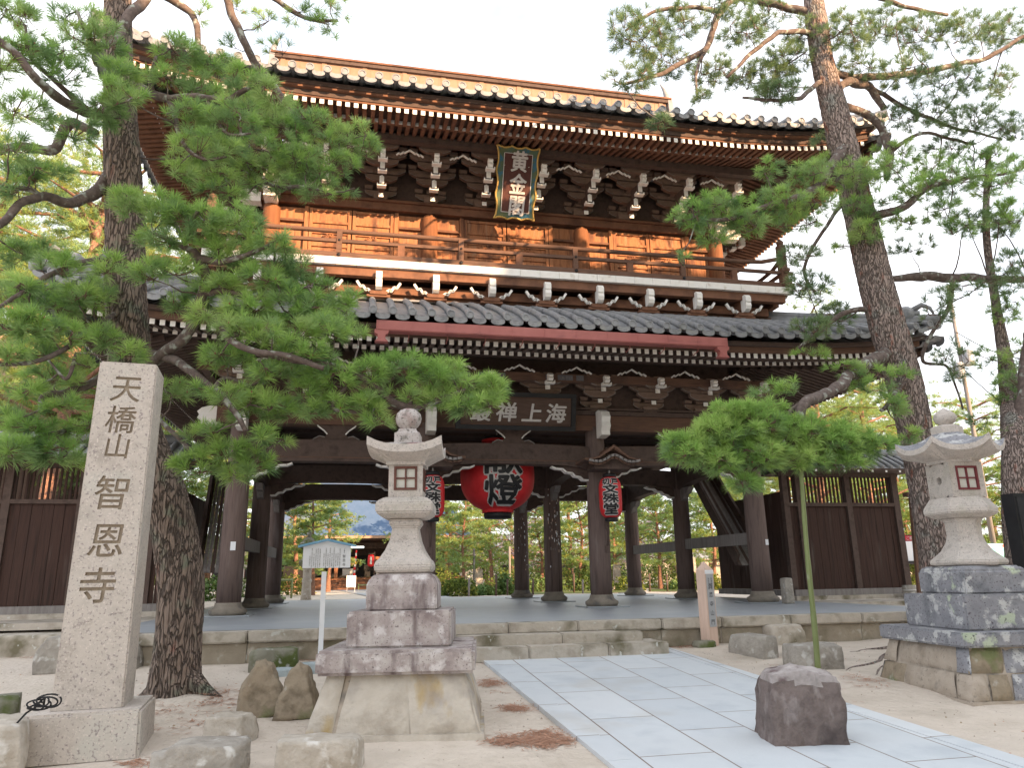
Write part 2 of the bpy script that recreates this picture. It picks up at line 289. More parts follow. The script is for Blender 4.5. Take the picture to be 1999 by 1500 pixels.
def textmesh(body,size,mat,offset=0,ext=.004,sub_=0,sx=1,sy=1,shear=0,bold=0):
    cu=bpy.data.curves.new('t','FONT'); cu.body=body; cu.size=size; cu.align_x='CENTER'; cu.align_y='CENTER'; cu.offset=offset; cu.extrude=ext; cu.resolution_u=3; cu.shear=shear
    ob=bpy.data.objects.new('t',cu); COL.objects.link(ob); dg=bpy.context.evaluated_depsgraph_get(); dg.update()
    me=bpy.data.meshes.new_from_object(ob.evaluated_get(dg)); bpy.data.objects.remove(ob); bpy.data.curves.remove(cu)
    xs=[v.co for v in me.vertices]
    if xs:
        cx=(min(v.x for v in xs)+max(v.x for v in xs))/2; cy=(min(v.y for v in xs)+max(v.y for v in xs))/2
        me.transform(Matrix.Diagonal((sx,sy,1,1))@Matrix.Translation((-cx,-cy,0)))
    if bold:      # heavier strokes: the same outline repeated around a small circle, each a hair apart in depth
        bm=bmesh.new()
        for k in range(9):
            n0=len(bm.verts); bm.from_mesh(me); bm.verts.ensure_lookup_table(); a=2*PI*k/8; r=bold if k<8 else 0
            for v in bm.verts[n0:]: v.co+=Vector((r*math.cos(a),r*math.sin(a),.00035*k))
        bm.to_mesh(me); bm.free()
    if sub_:
        bm=bmesh.new(); bm.from_mesh(me); bmesh.ops.triangulate(bm,faces=bm.faces)
        for k in range(4):
            es=[e for e in bm.edges if e.calc_length()>sub_]
            if not es: break
            bmesh.ops.subdivide_edges(bm,edges=es,cuts=1); bmesh.ops.triangulate(bm,faces=bm.faces)
        bm.to_mesh(me); bm.free()
    me.materials.clear(); me.materials.append(M[mat]); return me
def merge(meshes,name):
    bm=bmesh.new(); mats=[]
    for me in meshes:
        k=len(bm.faces); bm.from_mesh(me); bm.faces.ensure_lookup_table(); m=me.materials[0]
        if m not in mats: mats.append(m)
        for f in bm.faces[k:]: f.material_index=mats.index(m)
    out=bpy.data.meshes.new(name); bm.to_mesh(out); bm.free()
    for m in mats: out.materials.append(m)
    return out
def frame(o,x,z):                    # matrix taking text plane (x right, y up) to a world frame
    x=Vector(x).normalized(); z=Vector(z).normalized(); y=z.cross(x)
    return Matrix.Translation(o)@Matrix((x,y,z)).transposed().to_4x4()
def nprand(*a): return RNG.uniform(*a)
def npmesh(name,V,F,mats,mi=None,origin=(0,0,0)):
    me=bpy.data.meshes.new(name); V=np.asarray(V,dtype=np.float32)-np.array(origin,dtype=np.float32); n=len(F); k=F.shape[1]
    me.vertices.add(len(V)); me.vertices.foreach_set('co',V.ravel()); me.loops.add(n*k); me.loops.foreach_set('vertex_index',F.ravel().astype(np.int32))
    me.polygons.add(n); me.polygons.foreach_set('loop_start',np.arange(0,n*k,k,dtype=np.int32))
    for m in mats: me.materials.append(M[m])
    if mi is not None: me.polygons.foreach_set('material_index',mi.astype(np.int32))
    me.update(); me.validate(); return me
def needles(P,D,N,L,w,name,mats,mi=None,origin=(0,0,0),spread=(.25,1.35),stem=.05):
    # P,D (k,3): tuft points and directions; N needles per tuft as slim triangles
    k=len(P); P=np.repeat(P,N,0); D=np.repeat(D/np.linalg.norm(D,axis=1,keepdims=True),N,0); T=k*N
    r=RNG.normal(size=(T,3)); r-=D*(r*D).sum(1,keepdims=True); r/=np.linalg.norm(r,axis=1,keepdims=True)+1e-9
    th=RNG.uniform(spread[0],spread[1],(T,1)); nd=D*np.cos(th)+r*np.sin(th)
    ln=L*RNG.uniform(.75,1.1,(T,1)); b=P-D*RNG.uniform(0,stem,(T,1)); tip=b+nd*ln; tip[:,2]-=.10*ln[:,0]
    s=np.cross(nd,RNG.normal(size=(T,3))); s/=np.linalg.norm(s,axis=1,keepdims=True)+1e-9; s*=w/2
    mid=b+nd*ln*.55
    V=np.stack([b-s*.5,b+s*.5,mid+s,tip,mid-s],1).reshape(-1,3); i=np.arange(T)*5
    F=np.concatenate([np.stack([i,i+1,i+2],1),np.stack([i,i+2,i+4],1),np.stack([i+4,i+2,i+3],1)])
    m=None
    if mi is not None: m=np.tile(np.repeat(mi,N),3)
    return npmesh(name,V,F,mats,m,origin)
# ================================================================ the gate
CX,CX2,DY,DY2=1.96,5.86,4.13,8.23
G=root('temple_gate','huge two storey dark timber temple gate with white tipped rafters','gate',(0,DY,0))
def B(x,ya,yb,z,w,h,mb,mat='wood_dark'): mb.box((x,(ya+yb)/2,z),(w,yb-ya,h),mat)
for y in(0,DY,DY2):
    for x in(-CX2,-CX,CX,CX2):
        mb=MB(); r=.24; mb.tube([(x,y,.26),(x,y,1.2),(x,y,2.4),(x,y,3.5),(x,y,4.0)],[r,r*1.0,r*.97,r*.93,r*.9],'column',n=28)
        mb.lathe([(.238,.262),(.242,.27)],(x,y,0),'column',n=28)
        c=put(mb,'column',G)
        b=MB(); b.lathe([(.26,.0),(.33,.02),(.365,.07),(.365,.115),(.31,.15),(.275,.18),(.262,.22),(.255,.262)],(x,y,0),'plinth',n=32)
        b.box((x,y,.012),(.95,.95,.02),'floor'); sub(b,'column_base',c)
# small white notices fixed on the columns
for px,py,x0,y0 in((462,1058,-CX2,0),(1731-0,1050,0,0)):
    pass
def notice(x,y,z,w,h):
    a=MB(); a.box((x,y,z),(w,.012,h),'sign'); put(a,'paper_notice',G)
notice(-5.82,-.246,1.36,.10,.17); notice(5.97,-.225,1.36,.075,.13)
mb=MB()
def arched(mb,x0,x1,y0,y1,zb,zt,mat,cam=.12):
    n=14; bot=[(x0+(x1-x0)*i/n, zb+cam*(1-abs(2*i/n-1)**4)-cam) for i in range(n+1)]; top=[(x1+(x0-x1)*i/n, zt-.03+.05*math.sin(PI*i/n)**.5) for i in range(n+1)]
    mb.prism(bot+top,y0,y1,mat)
for y,zb,zt,nm in((0,3.12,3.56,'front'),(DY,3.2,3.62,'m'),(DY2,3.16,3.62,'b')):
    for x0,x1 in((-CX2+.2,-CX-.2),(-CX+.2,CX-.2),(CX+.2,CX2-.2)):
        mb=MB(); arched(mb,x0,x1,y-.17,y+.17,zb,zt,'wood_dark'); 
        if y==0: mb.strip([(x0+.3,zb+.08),(x1-.3,zb+.08)],.02,y-.178,y-.168,'wood_h')
        put(mb,'rainbow_beam',G)
# white edged cloud brackets beneath beams
def cloud(mb,x,y,z,s,L=.85,h=.32,th=.16):
    pts=[(0,-h),(.14*L,-h*.98),(.22*L,-h*.78),(.36*L,-h*.72),(.44*L,-h*.5),(.6*L,-h*.45),(.7*L,-h*.22),(.88*L,-h*.2),(L,-.02)]
    mb.prism([(x,z)]+[(x+s*a,z+b) for a,b in pts],y-th/2,y+th/2,'wood_dark')
    mb.strip([(x+s*a,z+b) for a,b in pts],.035,y-th/2-.012,y+th/2+.012,'white')
for y,z in((0,3.10),(DY,3.16),(DY2,3.12)):
    for x,ss in((-CX2,(1,)),(-CX,(-1,1)),(CX,(-1,1)),(CX2,(-1,))):
        for s in ss: mb=MB(); cloud(mb,x+s*.22,y,z-.0,s); put(mb,'cloud_bracket',G)
# beams running front to back, with arched undersides
for x in(-CX2,-CX,CX,CX2):
    for a,b in((0,DY),(DY,DY2)):
        mb=MB(); n=12; y0,y1=a+.2,b-.2
        bot=[(y0+(y1-y0)*i/n,3.2-.14*abs(2*i/n-1)**3) for i in range(n+1)]; top=[(y1,3.62),(y0,3.62)]
        mb.prism(bot+top,x-.15,x+.15,'wood_dark',ax='x'); 
        for s,yy in((1,y0),(-1,y1)):
            p=[(yy,3.1),(yy,2.72),(yy+s*.16,2.76),(yy+s*.26,2.9),(yy+s*.42,2.92),(yy+s*.6,3.08)]
            mb.prism(p,x-.08,x+.08,'plank_grey',ax='x')
        put(mb,'side_beam',G)
for s in(-1,1):
    for a,b in((0,DY),(DY,DY2)):
        mb=MB(); mb.beam((s*(CX2-.02),a+.28,1.47),(s*(CX2-.02),b+(-.28 if b<DY2 else .35),1.50),.11,.28,'plank_grey'); put(mb,'tie_beam',G)
# outer stair up to the upper storey
for s in(-1,1):
    mb=MB(); p0=Vector((s*6.42,1.4,1.0)); p1=Vector((s*6.85,4.7,3.75))
    for k in(-1,1): mb.beam(p0+Vector((k*.36,0,0)),p1+Vector((k*.36,0,0)),.07,.34,'wood_dark')
    for k in range(8): mb.beam(p0+Vector((-.30+k*.087,0,-.13)),p1+Vector((-.30+k*.087,0,-.13)),.078,.03,'plank_grey' if k%3 else 'wood_dark')
    put(mb,'stair',G)
# head beams and closed ceiling
mb=MB()
for y in(0,DY2): B(0,y-.19,y+.19,4.09,2*CX2+1.0,.36,mb,'wood_h' if y==0 else 'wood_dark'); B(0,y-.26,y+.26,4.32,2*CX2+1.3,.10,mb)
for x in(-CX2,CX2): mb.box((x,DY/1,4.09),(.38,DY2-.39,.355),'wood_dark'); mb.box((x,DY,4.318),(.52,DY2-.53,.10),'wood_dark')
B(0,DY-.18,DY+.18,4.05,2*CX2-.4,.40,mb)
put(mb,'head_beam',G)
mb=MB(); mb.box((0,DY,4.42),(2*CX2+.6,DY2+.5,.05),'wood_dark'); 
for i in range(7): mb.box((0,.7+i*1.15,4.36),(2*CX2-.5,.12,.08),'wood_dark')
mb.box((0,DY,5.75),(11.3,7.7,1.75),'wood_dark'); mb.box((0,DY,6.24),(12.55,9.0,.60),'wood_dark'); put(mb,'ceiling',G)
# wall boards behind the lower brackets
mb=MB()
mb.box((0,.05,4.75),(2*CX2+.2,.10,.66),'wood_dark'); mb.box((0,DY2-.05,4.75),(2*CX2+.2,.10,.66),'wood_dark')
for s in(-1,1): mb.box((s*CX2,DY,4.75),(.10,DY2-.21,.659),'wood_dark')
mb.box((0,-.72,4.985),(2*CX2+1.7,.16,.18),'wood_h'); mb.box((0,DY2+.72,4.985),(2*CX2+1.7,.16,.18),'wood_dark')
for s in(-1,1): mb.box((s*(CX2+.72),DY,4.987),(.16,DY2+1.27,.17),'wood_dark')
put(mb,'wall_board',G)
# frog leg struts between beams
def frogleg(x,y,z,w=.98,h=.34):
    mb=MB(); k=w/2
    L=[(-k,0),(-k*.98,h*.10),(-k*.72,h*.30),(-k*.5,h*.22),(-k*.40,h*.42),(-k*.52,h*.62),(-k*.8,h*.92),(-k*.82,h),(-k*.3,h)]
    P=L+[(-a,b) for a,b in L[::-1]]
    mb.prism([(x+a,z+b) for a,b in P],y-.06,y+.06,'wood_dark')
    for s in(-1,1):
        mb.strip([(x+s*-a,z+b) for a,b in L[4:8]],.028,y-.075,y-.058,'white'); mb.strip([(x+s*-a,z+b) for a,b in L[0:4]],.018,y-.072,y-.058,'plank_grey')
    put(mb,'frog_leg_strut',G)
for x in(-3.9,0,3.9): frogleg(x,-.05,3.57)
# carved white noses over the front columns
def nose(x,y,z,s=1,h=.46,w=.24,dirx=0,dep=.45):
    mb=MB(); P=[(0,h*.5),(-.18,h*.52),(-.34,h*.40),(-.42,h*.2),(-.38,h*.02),(-.41,-h*.14),(-.33,-h*.3),(-.35,-h*.46),(-.14,-h*.5),(0,-h*.5)]
    P=[(a*dep/.42,b) for a,b in P]
    if dirx: mb.prism([(x-dirx*a,z+b) for a,b in P],y-w/2,y+w/2,'white')
    else: mb.prism([(y+a,z+b) for a,b in P],x-w/2,x+w/2,'white',ax='x')
    put(mb,'carved_nose',G)
for x in(-CX2,-CX,CX,CX2): nose(x+.06,-.28,4.02,h=.62,w=.20)
for s in(-1,1): nose(s*(CX2+.45),0,4.06,dirx=s,h=.4,w=.26)

# ---- bracket sets: a wall block, stepped arms, white end grain
def bracket(x,yw,zb,steps,rise,out,z_noses,name='bracket_set',w=1.12,top=True,rot=0):
    mb=MB()
    mb.box((x,yw-.06,zb+.07),(.32,.32,.14),'bracket',taper=1.14)
    def arm(xc,y,z,L,hh=.15):
        n=6; P=[(xc-L,z+hh*.45),(xc-L,z+.0)]+[(xc-L+ .24*i/n, z-hh*.62*math.sin(PI/2*i/n)) for i in range(1,n+1)]; P=P+[(2*xc-a,b) for a,b in P[::-1]]
        mb.prism(P,y-.06,y+.06,'bracket')
        for q in(-1,1):
            mb.strip([(xc+q*a,b) for a,b in [(L+.004,z+hh*.40),(L+.004,z+.0),(L-.07,z-hh*.30),(L-.13,z-hh*.5),(L-.2,z-hh*.62)]],.012,y-.066,y-.058,'plank_grey')
    for k in range(steps+1):
        y=yw-.06-out*k; z=zb+.19+rise*k
        for j in range(2 if k else 1):          # two arm lengths stacked at each step, longer above
            L=(.37 if j==0 else .56)*w/1.12; zz_=z+j*rise*.92
            if zz_>zb+.19+rise*steps+.02: continue
            arm(x,y,zz_,L)
            for q in(-L+.08,0,L-.08): mb.box((x+q,y,zz_+rise*.5+.03),(.17,.15,rise*.40),'bracket',taper=1.2)
        if k>0: mb.box((x,(y+yw)/2,z-rise*.05),(.115,yw-y,.12),'bracket')
    for (yy,zz,h,kind) in z_noses:
        if kind=='n':
            hh=h/2; mb.prism([(yy,zz-hh),(yy,zz+hh),(yy+.06,zz+hh+.04),(yy+.5,zz+hh+.12),(yy+.5,zz-hh+.02)],x-.052,x+.052,'wood_dark',ax='x')
            mb.prism([(x-.052,zz-hh),(x+.052,zz-hh),(x+.052,zz+hh),(x,zz+hh+.03),(x-.052,zz+hh)],yy-.008,yy+.002,'white')
        elif kind=='s':
            hh=h/2; P=[(yy+.12,zz+hh),(yy+.0,zz+hh),(yy-.05,zz+hh*.4),(yy-.01,zz+hh*.05),(yy-.05,zz-hh*.4),(yy+.02,zz-hh),(yy+.12,zz-hh)]
            mb.prism(P,x-.055,x+.055,'white',ax='x')
        else: mb.box((x,yy,zz),(.11,.012,h),'white')
        if kind!='b':
            mb.box((x,yy+.07,zz-h*.5-.040),(.21,.14,.026),'white')
            for q in(-.095,.095): mb.box((x+q,yy+.07,zz-h*.5-.01),(.020,.14,.04),'white')
    return mb
def chevron(mb,x,y,z,w=.34):
    pts=[(-w,-.10),(-w*.82,-.055),(-w*.7,-.075),(-w*.5,-.02),(-w*.38,-.035),(0,.045),(w*.38,-.035),(w*.5,-.02),(w*.7,-.075),(w*.82,-.055),(w,-.10)]
    mb.strip([(x+a,z+b) for a,b in pts],.030,y-.04,y,'white')
    if 0: mb.prism([(x-w*.9,z-.12),(x-w*.4,z-.05),(x,z+.02),(x+w*.4,z-.05),(x+w*.9,z-.12),(x+w*.62,z-.26),(x+w*.52,z-.40),(x+w*.38,z-.44),(x+w*.34,z-.2),(x,z-.13),(x-w*.34,z-.2),(x-w*.38,z-.44),(x-w*.52,z-.40),(x-w*.62,z-.26)],y-.0,y+.10,'bracket')
LB=[(-5.88),-4.57,-3.27,-1.96,-.65,.68,1.99,3.30,4.61,5.88]
def zz(px,py,Y): return AT(px,py,Y).z
low=[(-1.0,zz(1180,740,-1.0),.17,'s'),(-.72,zz(1178,760,-.72),.10,'b'),(-.45,zz(1170,783,-.45),.09,'b')]
bp=None
for x in LB:
    if bp is None:
        bp=put(bracket(x,0,4.37,2,.19,.32,low),'bracket_set',G); bx=x
    else: dup(bp,loc=(x-bx,0,0),parent=G)
for i in range(9):
    mb=MB(); chevron(mb,(LB[i]+LB[i+1])/2,-.82,zz(1148,722,-.85)); put(mb,'cloud_crest',G)
for s in(-1,1):      # side brackets
    for y in(1.3,2.7,4.1,5.5,6.9):
        c=dup(bp,parent=G); c.rotation_euler=(0,0,s*PI/2)
        R=Matrix.Rotation(s*PI/2,3,'Z'); src=Vector((bx,0-DY,0)); tgt=Vector((s*CX2,y-DY,0)); c.location=tgt-R@src
# ---- eaves
XE,YE,YB=9.0,-3.0,DY2+3.0
def rise(u,k=.45,U=9.0): return k*(abs(u)/U)**5
def rafters(name,tip,inner,z_tip,z_in,xw,yw,half,depth,lift,U,spacing=.178,w=.085,h=.10,mat='wood_dark'):
    # front, back and side rows of one tier; mitred at the hips. tip/inner: distances out from wall plane
    out=[]
    cy=DY; halfy=depth
    for side in range(4):
        mb=MB(); ex=(half if side%2==0 else halfy); n=int(2*(ex+tip)/spacing); 
        for i in range(n+1):
            u=-(ex+tip-.25)+2*(ex+tip-.25)*i/n; over=max(0,abs(u)-ex)
            a=max(inner,over+.02) if inner<0 else max(inner,over)
            if a>tip-.1: continue
            zt=z_tip+lift*(abs(u)/U)**5; slope=(z_in-z_tip)/(tip-inner); zi=zt+slope*(tip-a)
            def P(uu,d,z):
                if side==0: return Vector((uu,yw-d,z))
                if side==2: return Vector((uu,2*cy-yw+d,z))
                if side==1: return Vector((xw+d,cy+uu,z))
                return Vector((-xw-d,cy+uu,z))
            p0=P(u,tip,zt); p1=P(u,a,zi); mb.beam(p0,p1,w,h,mat)
            q=P(u,tip+.006,zt); mb.box(q,(w*1.04,.008,h*1.04) if side%2==0 else (.008,w*1.04,h*1.04),'white')
        out.append(mb)
    return out
def soffit(mb,tip,inner,z_tip,z_in,xw,yw,ex,ey,lift,U,off,mat):
    # board sheet over the rafters, ring of quads following the curve
    for side in range(4):
        e=(ex if side%2==0 else ey); n=28
        for i in range(n):
            q=[]
            for j in(i,i+1):
                u0=(-1+2*j/n)*(e+inner); u1=(-1+2*j/n)*(e+tip)
                for u,d in((u0,inner),(u1,tip)):
                    z=z_tip+lift*(abs(u)/U)**5+(z_in-z_tip)/(tip-inner)*(tip-d)+off
                    q.append(Vector((u,yw-d,z)) if side==0 else Vector((u,2*DY-yw+d,z)) if side==2 else Vector((xw+d,DY+u,z)) if side==1 else Vector((-xw-d,DY+u,z)))
            mb.add([q[0],q[1],q[3],q[2]],[(0,1,2,3)],mat)
def fascia(mb,d,z,h,th,xw,yw,ex,ey,lift,U,mat):
    for side in range(4):
        e=(ex if side%2==0 else ey)+d; n=36
        for i in range(n):
            q=[]
            for dd,dz in((0,-h/2),(0,h/2),(-th,h/2),(-th,-h/2)):
                for j in(i,i+1):
                    u=(-1+2*j/n)*(e+dd); D=d+dd; zc=z+lift*(abs(u)/U)**5+dz
                    q.append(Vector((u,yw-D,zc)) if side==0 else Vector((u,2*DY-yw+D,zc)) if side==2 else Vector((xw+D,DY+u,zc)) if side==1 else Vector((-xw-D,DY+u,zc)))
            mb.add(q,[(0,1,3,2),(2,3,5,4),(6,7,1,0),(4,5,7,6)],mat)
zl1,zl2=5.07,5.09; HX,HY=CX2,DY       # half extents of the wall ring
for i,mb in enumerate(rafters('r',2.72,2.0,zl1,zl1+.12,CX2,0,HX,HY,.34,8.6)): put(mb,'flying_rafters',G)
for i,mb in enumerate(rafters('r',2.12,-.2,zl2,zl2+.62,CX2,0,HX,HY,.28,8.0)): put(mb,'base_rafters',G)
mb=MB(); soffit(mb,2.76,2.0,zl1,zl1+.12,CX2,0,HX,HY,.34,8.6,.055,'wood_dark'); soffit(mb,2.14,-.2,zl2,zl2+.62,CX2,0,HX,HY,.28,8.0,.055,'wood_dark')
fascia(mb,2.06,zl2+.10,.10,.10,CX2,0,HX,HY,.28,8.0,'wood_dark')
fascia(mb,2.80,zl1+.11,.12,.12,CX2,0,HX,HY,.36,8.7,'wood_h'); fascia(mb,2.90,zl1+.215,.08,.14,CX2,0,HX,HY,.38,8.8,'wood_dark')
put(mb,'eave_boards',G)
# ---- tiled roofs
def roof(name,xe,ye,ze,lift,U,xi,run,zi,conv,part_extra=None,sp=.285,hipstop=None,ends='tile',sides=True,rc=.075):
    ey=DY-ye; mb=MB()
    def surf(u,t,side):      # u along eave, t up-slope fraction; returns point
        e=xe if side%2==0 else ey; z=ze+lift*(abs(u)/U)**5*(1-t)**1.5+(zi-ze)*(t**conv); d=run*t
        if side==0: return Vector((u,ye+d,z))
        if side==2: return Vector((u,2*DY-ye-d,z))
        if side==1: return Vector((xe-d,DY+u,z))
        return Vector((-xe+d,DY+u,z))
    def tmax(u,side):
        e=xe if side%2==0 else ey; lim=xi if side%2==0 else ey-run
        o=abs(u)-lim
        if o<=0: return (1 if side%2==0 or hipstop is None else hipstop)
        return max(0,min(1,(e-abs(u))/run)) if hipstop is None or side%2==0 else max(0,min(hipstop,(e-abs(u))/run))
    for side in ((0,1,2,3) if sides else (0,)):
        e=xe if side%2==0 else ey; n=int(2*e/sp); us=[-e+2*e*i/n for i in range(n+1)]
        S=8
        for i in range(n):
            a,b=us[i],us[i+1]; ta,tb=tmax(a,side),tmax(b,side)
            for k in range(S):
                q=[surf(a,ta*k/S,side),surf(b,tb*k/S,side),surf(b,tb*(k+1)/S,side),surf(a,ta*(k+1)/S,side)]
                mb.add(q,[(0,1,2,3)],'tile')
            # pan tile lip at the eave
            c=(a+b)/2; L=sp/2-.06; o=surf(c,0,side); tn=(surf(b,0,side)-surf(a,0,side)).normalized()
            nrm={0:Vector((0,-1,0)),2:Vector((0,1,0)),1:Vector((1,0,0)),3:Vector((-1,0,0))}[side]
            arc=[(L*1.12*math.cos(PI*j/6),.012-.062*math.sin(PI*j/6)) for j in range(7)]
            v=[o+tn*x+Vector((0,0,z+.022))+nrm*.055 for x,z in arc]+[o+tn*x+Vector((0,0,z-.078))+nrm*.05 for x,z in arc]
            v+=[p-nrm*.25+Vector((0,0,.02)) for p in v[:7]]
            mb.add(v,[(j,j+1,j+8,j+7) for j in range(6)]+[(j+14,j+15,j+1,j) for j in range(6)],'tile')
            if i==0: continue
            t1=tmax(a,side)
            if t1<.03: continue
            pts=[surf(a,t1*k/S,side)+Vector((0,0,.045)) for k in range(S+1)]; pts[0]+=nrm*.05
            # overlapping round tiles: stepped radius
            pp=[];rr=[]; Ltot=run*t1; nn=max(2,int(Ltot/.34))
            for k in range(nn):
                for f,r in((0,rc),(.97,rc*.90)):
                    t=(k+f)/nn*t1; pp.append(surf(a,t,side)+Vector((0,0,.045))+(nrm*.05 if k==0 and f==0 else Vector())); rr.append(r)
            mb.tube(pp,rr,'tile',n=8,cap=False)
            R=nrm; c0=pp[0]; ring=[]; sx=Vector((0,0,1)).cross(nrm)
            for rr_,oo in((rc*1.08,.0),(rc*1.08,.03),(rc*.80,.032),(rc*.76,.018)):
                ring.append([c0+nrm*oo+sx*math.cos(2*PI*j/14)*rr_+Vector((0,0,1))*math.sin(2*PI*j/14)*rr_ for j in range(14)])
            vs=sum(ring,[]); fs=[(a_*14+j,a_*14+(j+1)%14,(a_+1)*14+(j+1)%14,(a_+1)*14+j) for a_ in range(3) for j in range(14)]+[tuple(42+j for j in range(14))]
            mb.add(vs,fs,'tile')
    return mb,surf,tmax
mbr,surf,tmx=roof('lower',9.02,-3.12,5.44,.46,9.0,6.35,2.70,6.70,.85,sp=.36,rc=.072)
for sx_ in(-1,1):       # hip ridges
    for sy_ in(0,2):
        pts=[surf(sx_*(9.02-2.70*t),t,sy_)+Vector((0,0,.10)) for t in [i/10 for i in range(11)]]
        for q0,q1 in zip(pts,pts[1:]):
            dz=Vector((0,0,-.13)); ax_=Vector((-sx_*.55,0,0)); ay_=Vector((0,(.55 if sy_==0 else -.55),0)); mbr.add([q0+dz,q1+dz,q1+dz+ax_,q0+dz+ax_,q1+dz+ay_,q0+dz+ay_],[(0,1,2,3),(0,1,4,5)],'tile')
        mbr.tube(pts,.13,'tile',n=10); mbr.tube([p+Vector((0,0,.15)) for p in pts[1:]],.08,'tile',n=10)
lr=put(mbr,'lower_roof',G)
for s in(-1,1):         # demon face end tiles on the hips
    mb=MB(); c=Vector((s*8.55,-2.65,6.22)); mb.lathe([(.02,-.20),(.17,-.16),(.21,-.02),(.19,.12),(.10,.20),(.02,.22)],c,'tile',n=16)
    mb.tube([c+Vector((s*.1,-.1,.10)),c+Vector((s*.26,-.22,.20)),c+Vector((s*.38,-.32,.10)),c+Vector((s*.42,-.36,-.06))],[.07,.06,.045,.02],'tile')
    mb.box(c+Vector((s*.05,-.05,-.2)),(.5,.5,.10),'tile',R=Matrix.Rotation(s*PI/4,3,'Z')); sub(mb,'ridge_end_tile',lr)
# red copper gutter with outlet boxes at both ends
mb=MB(); xa,xb=-3.18,3.80; yg=-3.12
mb.prism([(yg-.10,5.275),(yg-.10,5.10),(yg-.08,5.08),(yg+.10,5.08),(yg+.10,5.26),(yg+.085,5.26),(yg+.085,5.10),(yg-.08,5.10),(yg-.085,5.275)],xa,xb,'gutter',ax='x')
for i in range(12): mb.box((xa+.02+(xb-xa-.04)*i/11,yg-.103,5.18),(.012,.012,.19),'gutter')
g=put(mb,'gutter',G)
for x in(xa+.10,xb-.10):
    mb=MB(); mb.prism([(x-.13,5.10),(x+.13,5.10),(x+.12,5.03),(x+.07,5.0),(x+.07,4.93),(x+.12,4.87),(x-.12,4.87),(x-.07,4.93),(x-.07,5.0),(x-.12,5.03)],yg-.09,yg+.06,'gutter'); sub(mb,'outlet_box',g)
for i in range(9):
    x=xa+.6+(xb-xa-1.2)*i/8; mb=MB(); mb.tube([(x,yg+.02,5.08),(x,yg+.02,5.01),(x,yg+.25,4.98),(x,yg+.3,5.04)],.008,'gutter',n=5); sub(mb,'hanger',g)

# ---- upper storey
YW=.35; UX=5.62; UHY=DY-YW
mb=MB()
for s,y in((-1,YW),(1,2*DY-YW)):
    mb.box((0,y+.12*(-s),8.05) if 0 else (0,y+(.10 if s<0 else -.10),8.0),(2*UX,.08,3.2),'wood_up')
for s in(-1,1): mb.box((s*(UX-.10),DY,8.0),(.08,2*UHY-.4,3.2),'wood_up')
mb.box((0,YW+.02,6.80),(2*UX+.3,.20,.26),'wood_up'); mb.box((0,YW,9.40),(2*UX+.9,.30,.19),'wood_up'); mb.box((0,YW-.0,9.52),(2*UX+.7,.44,.06),'wood_up')
for s in(-1,1): mb.box((s*UX,DY,9.40),(.30,2*UHY+.9,.188),'wood_up')
mb.box((0,YW-.02,7.52),(2*UX,.2,.2),'wood_up')
put(mb,'upper_wall',G)
for x in(-UX,-1.92,1.94,UX):
    mb=MB(); mb.tube([(x,YW-.05,6.9),(x,YW-.05,8.9),(x,YW-.05,9.12),(x,YW-.05,9.22),(x,YW-.05,9.27)],[.20,.20,.195,.17,.12],'column_red',n=24); put(mb,'upper_column',G)
def doorleaf(x,w,z0,z1,y):
    mb=MB(); f=.075
    mb.box((x,y,(z0+z1)/2),(w-2*f,.03,z1-z0-.02),'door')
    for q in(-1,1): mb.box((x+q*(w/2-f/2),y-.03,(z0+z1)/2),(f,.06,z1-z0),'door')
    zs=[z0+.04,z0+.55,z0+.68,z1-.62,z1-.35,z1-.04]
    for z in zs: mb.box((x,y-.027,z),(w-2*f-.004,.05,.065),'door')
    mb.box((x,y-.025,z0+.28),(.06,.045,.45),'door')
    c=z0+.88      # carved flower in the middle panel
    for k in range(7):
        a=PI*(k+.5)/7; r=.15 if k%2 else .18
        mb.tube([(x+.03*math.cos(a),y-.03,c+.02*math.sin(a)),(x+r*math.cos(a),y-.035,c+r*.55*math.sin(a))],[.012,.028],'door',n=6)
    d=put(mb,'door_leaf',G); return d
for cx,h in((0,.54),(-3.77,.50),(3.78,.50)):
    for q in(-1,1): doorleaf(cx+q*h,h*2-.03,7.62,9.25,YW-.02)
    for q in(-1,1):
        mb=MB()
        mb.box((cx+q*(h*2+.05),YW-.04,8.43),(.10,.10,1.68),'door')
        e=1.92-.2 if cx==0 else (UX-1.92)/2-.2; x0,x1=cx+q*(h*2+.11),cx+q*(e+.06); mx_=(x0+x1)/2; ww=abs(x1-x0)
        mb.box((mx_,YW-.01,9.08),(ww,.06,.30),'door'); mb.box((mx_,YW-.03,8.90),(ww,.08,.06),'wood_up')
        n=3
        for i in range(n): mb.box((x0+(x1-x0)*(i+.5)/n,YW+.03+.006*(i%2),8.2),(ww/n-.006,.04,1.34),'door')
        put(mb,'side_panel',G)
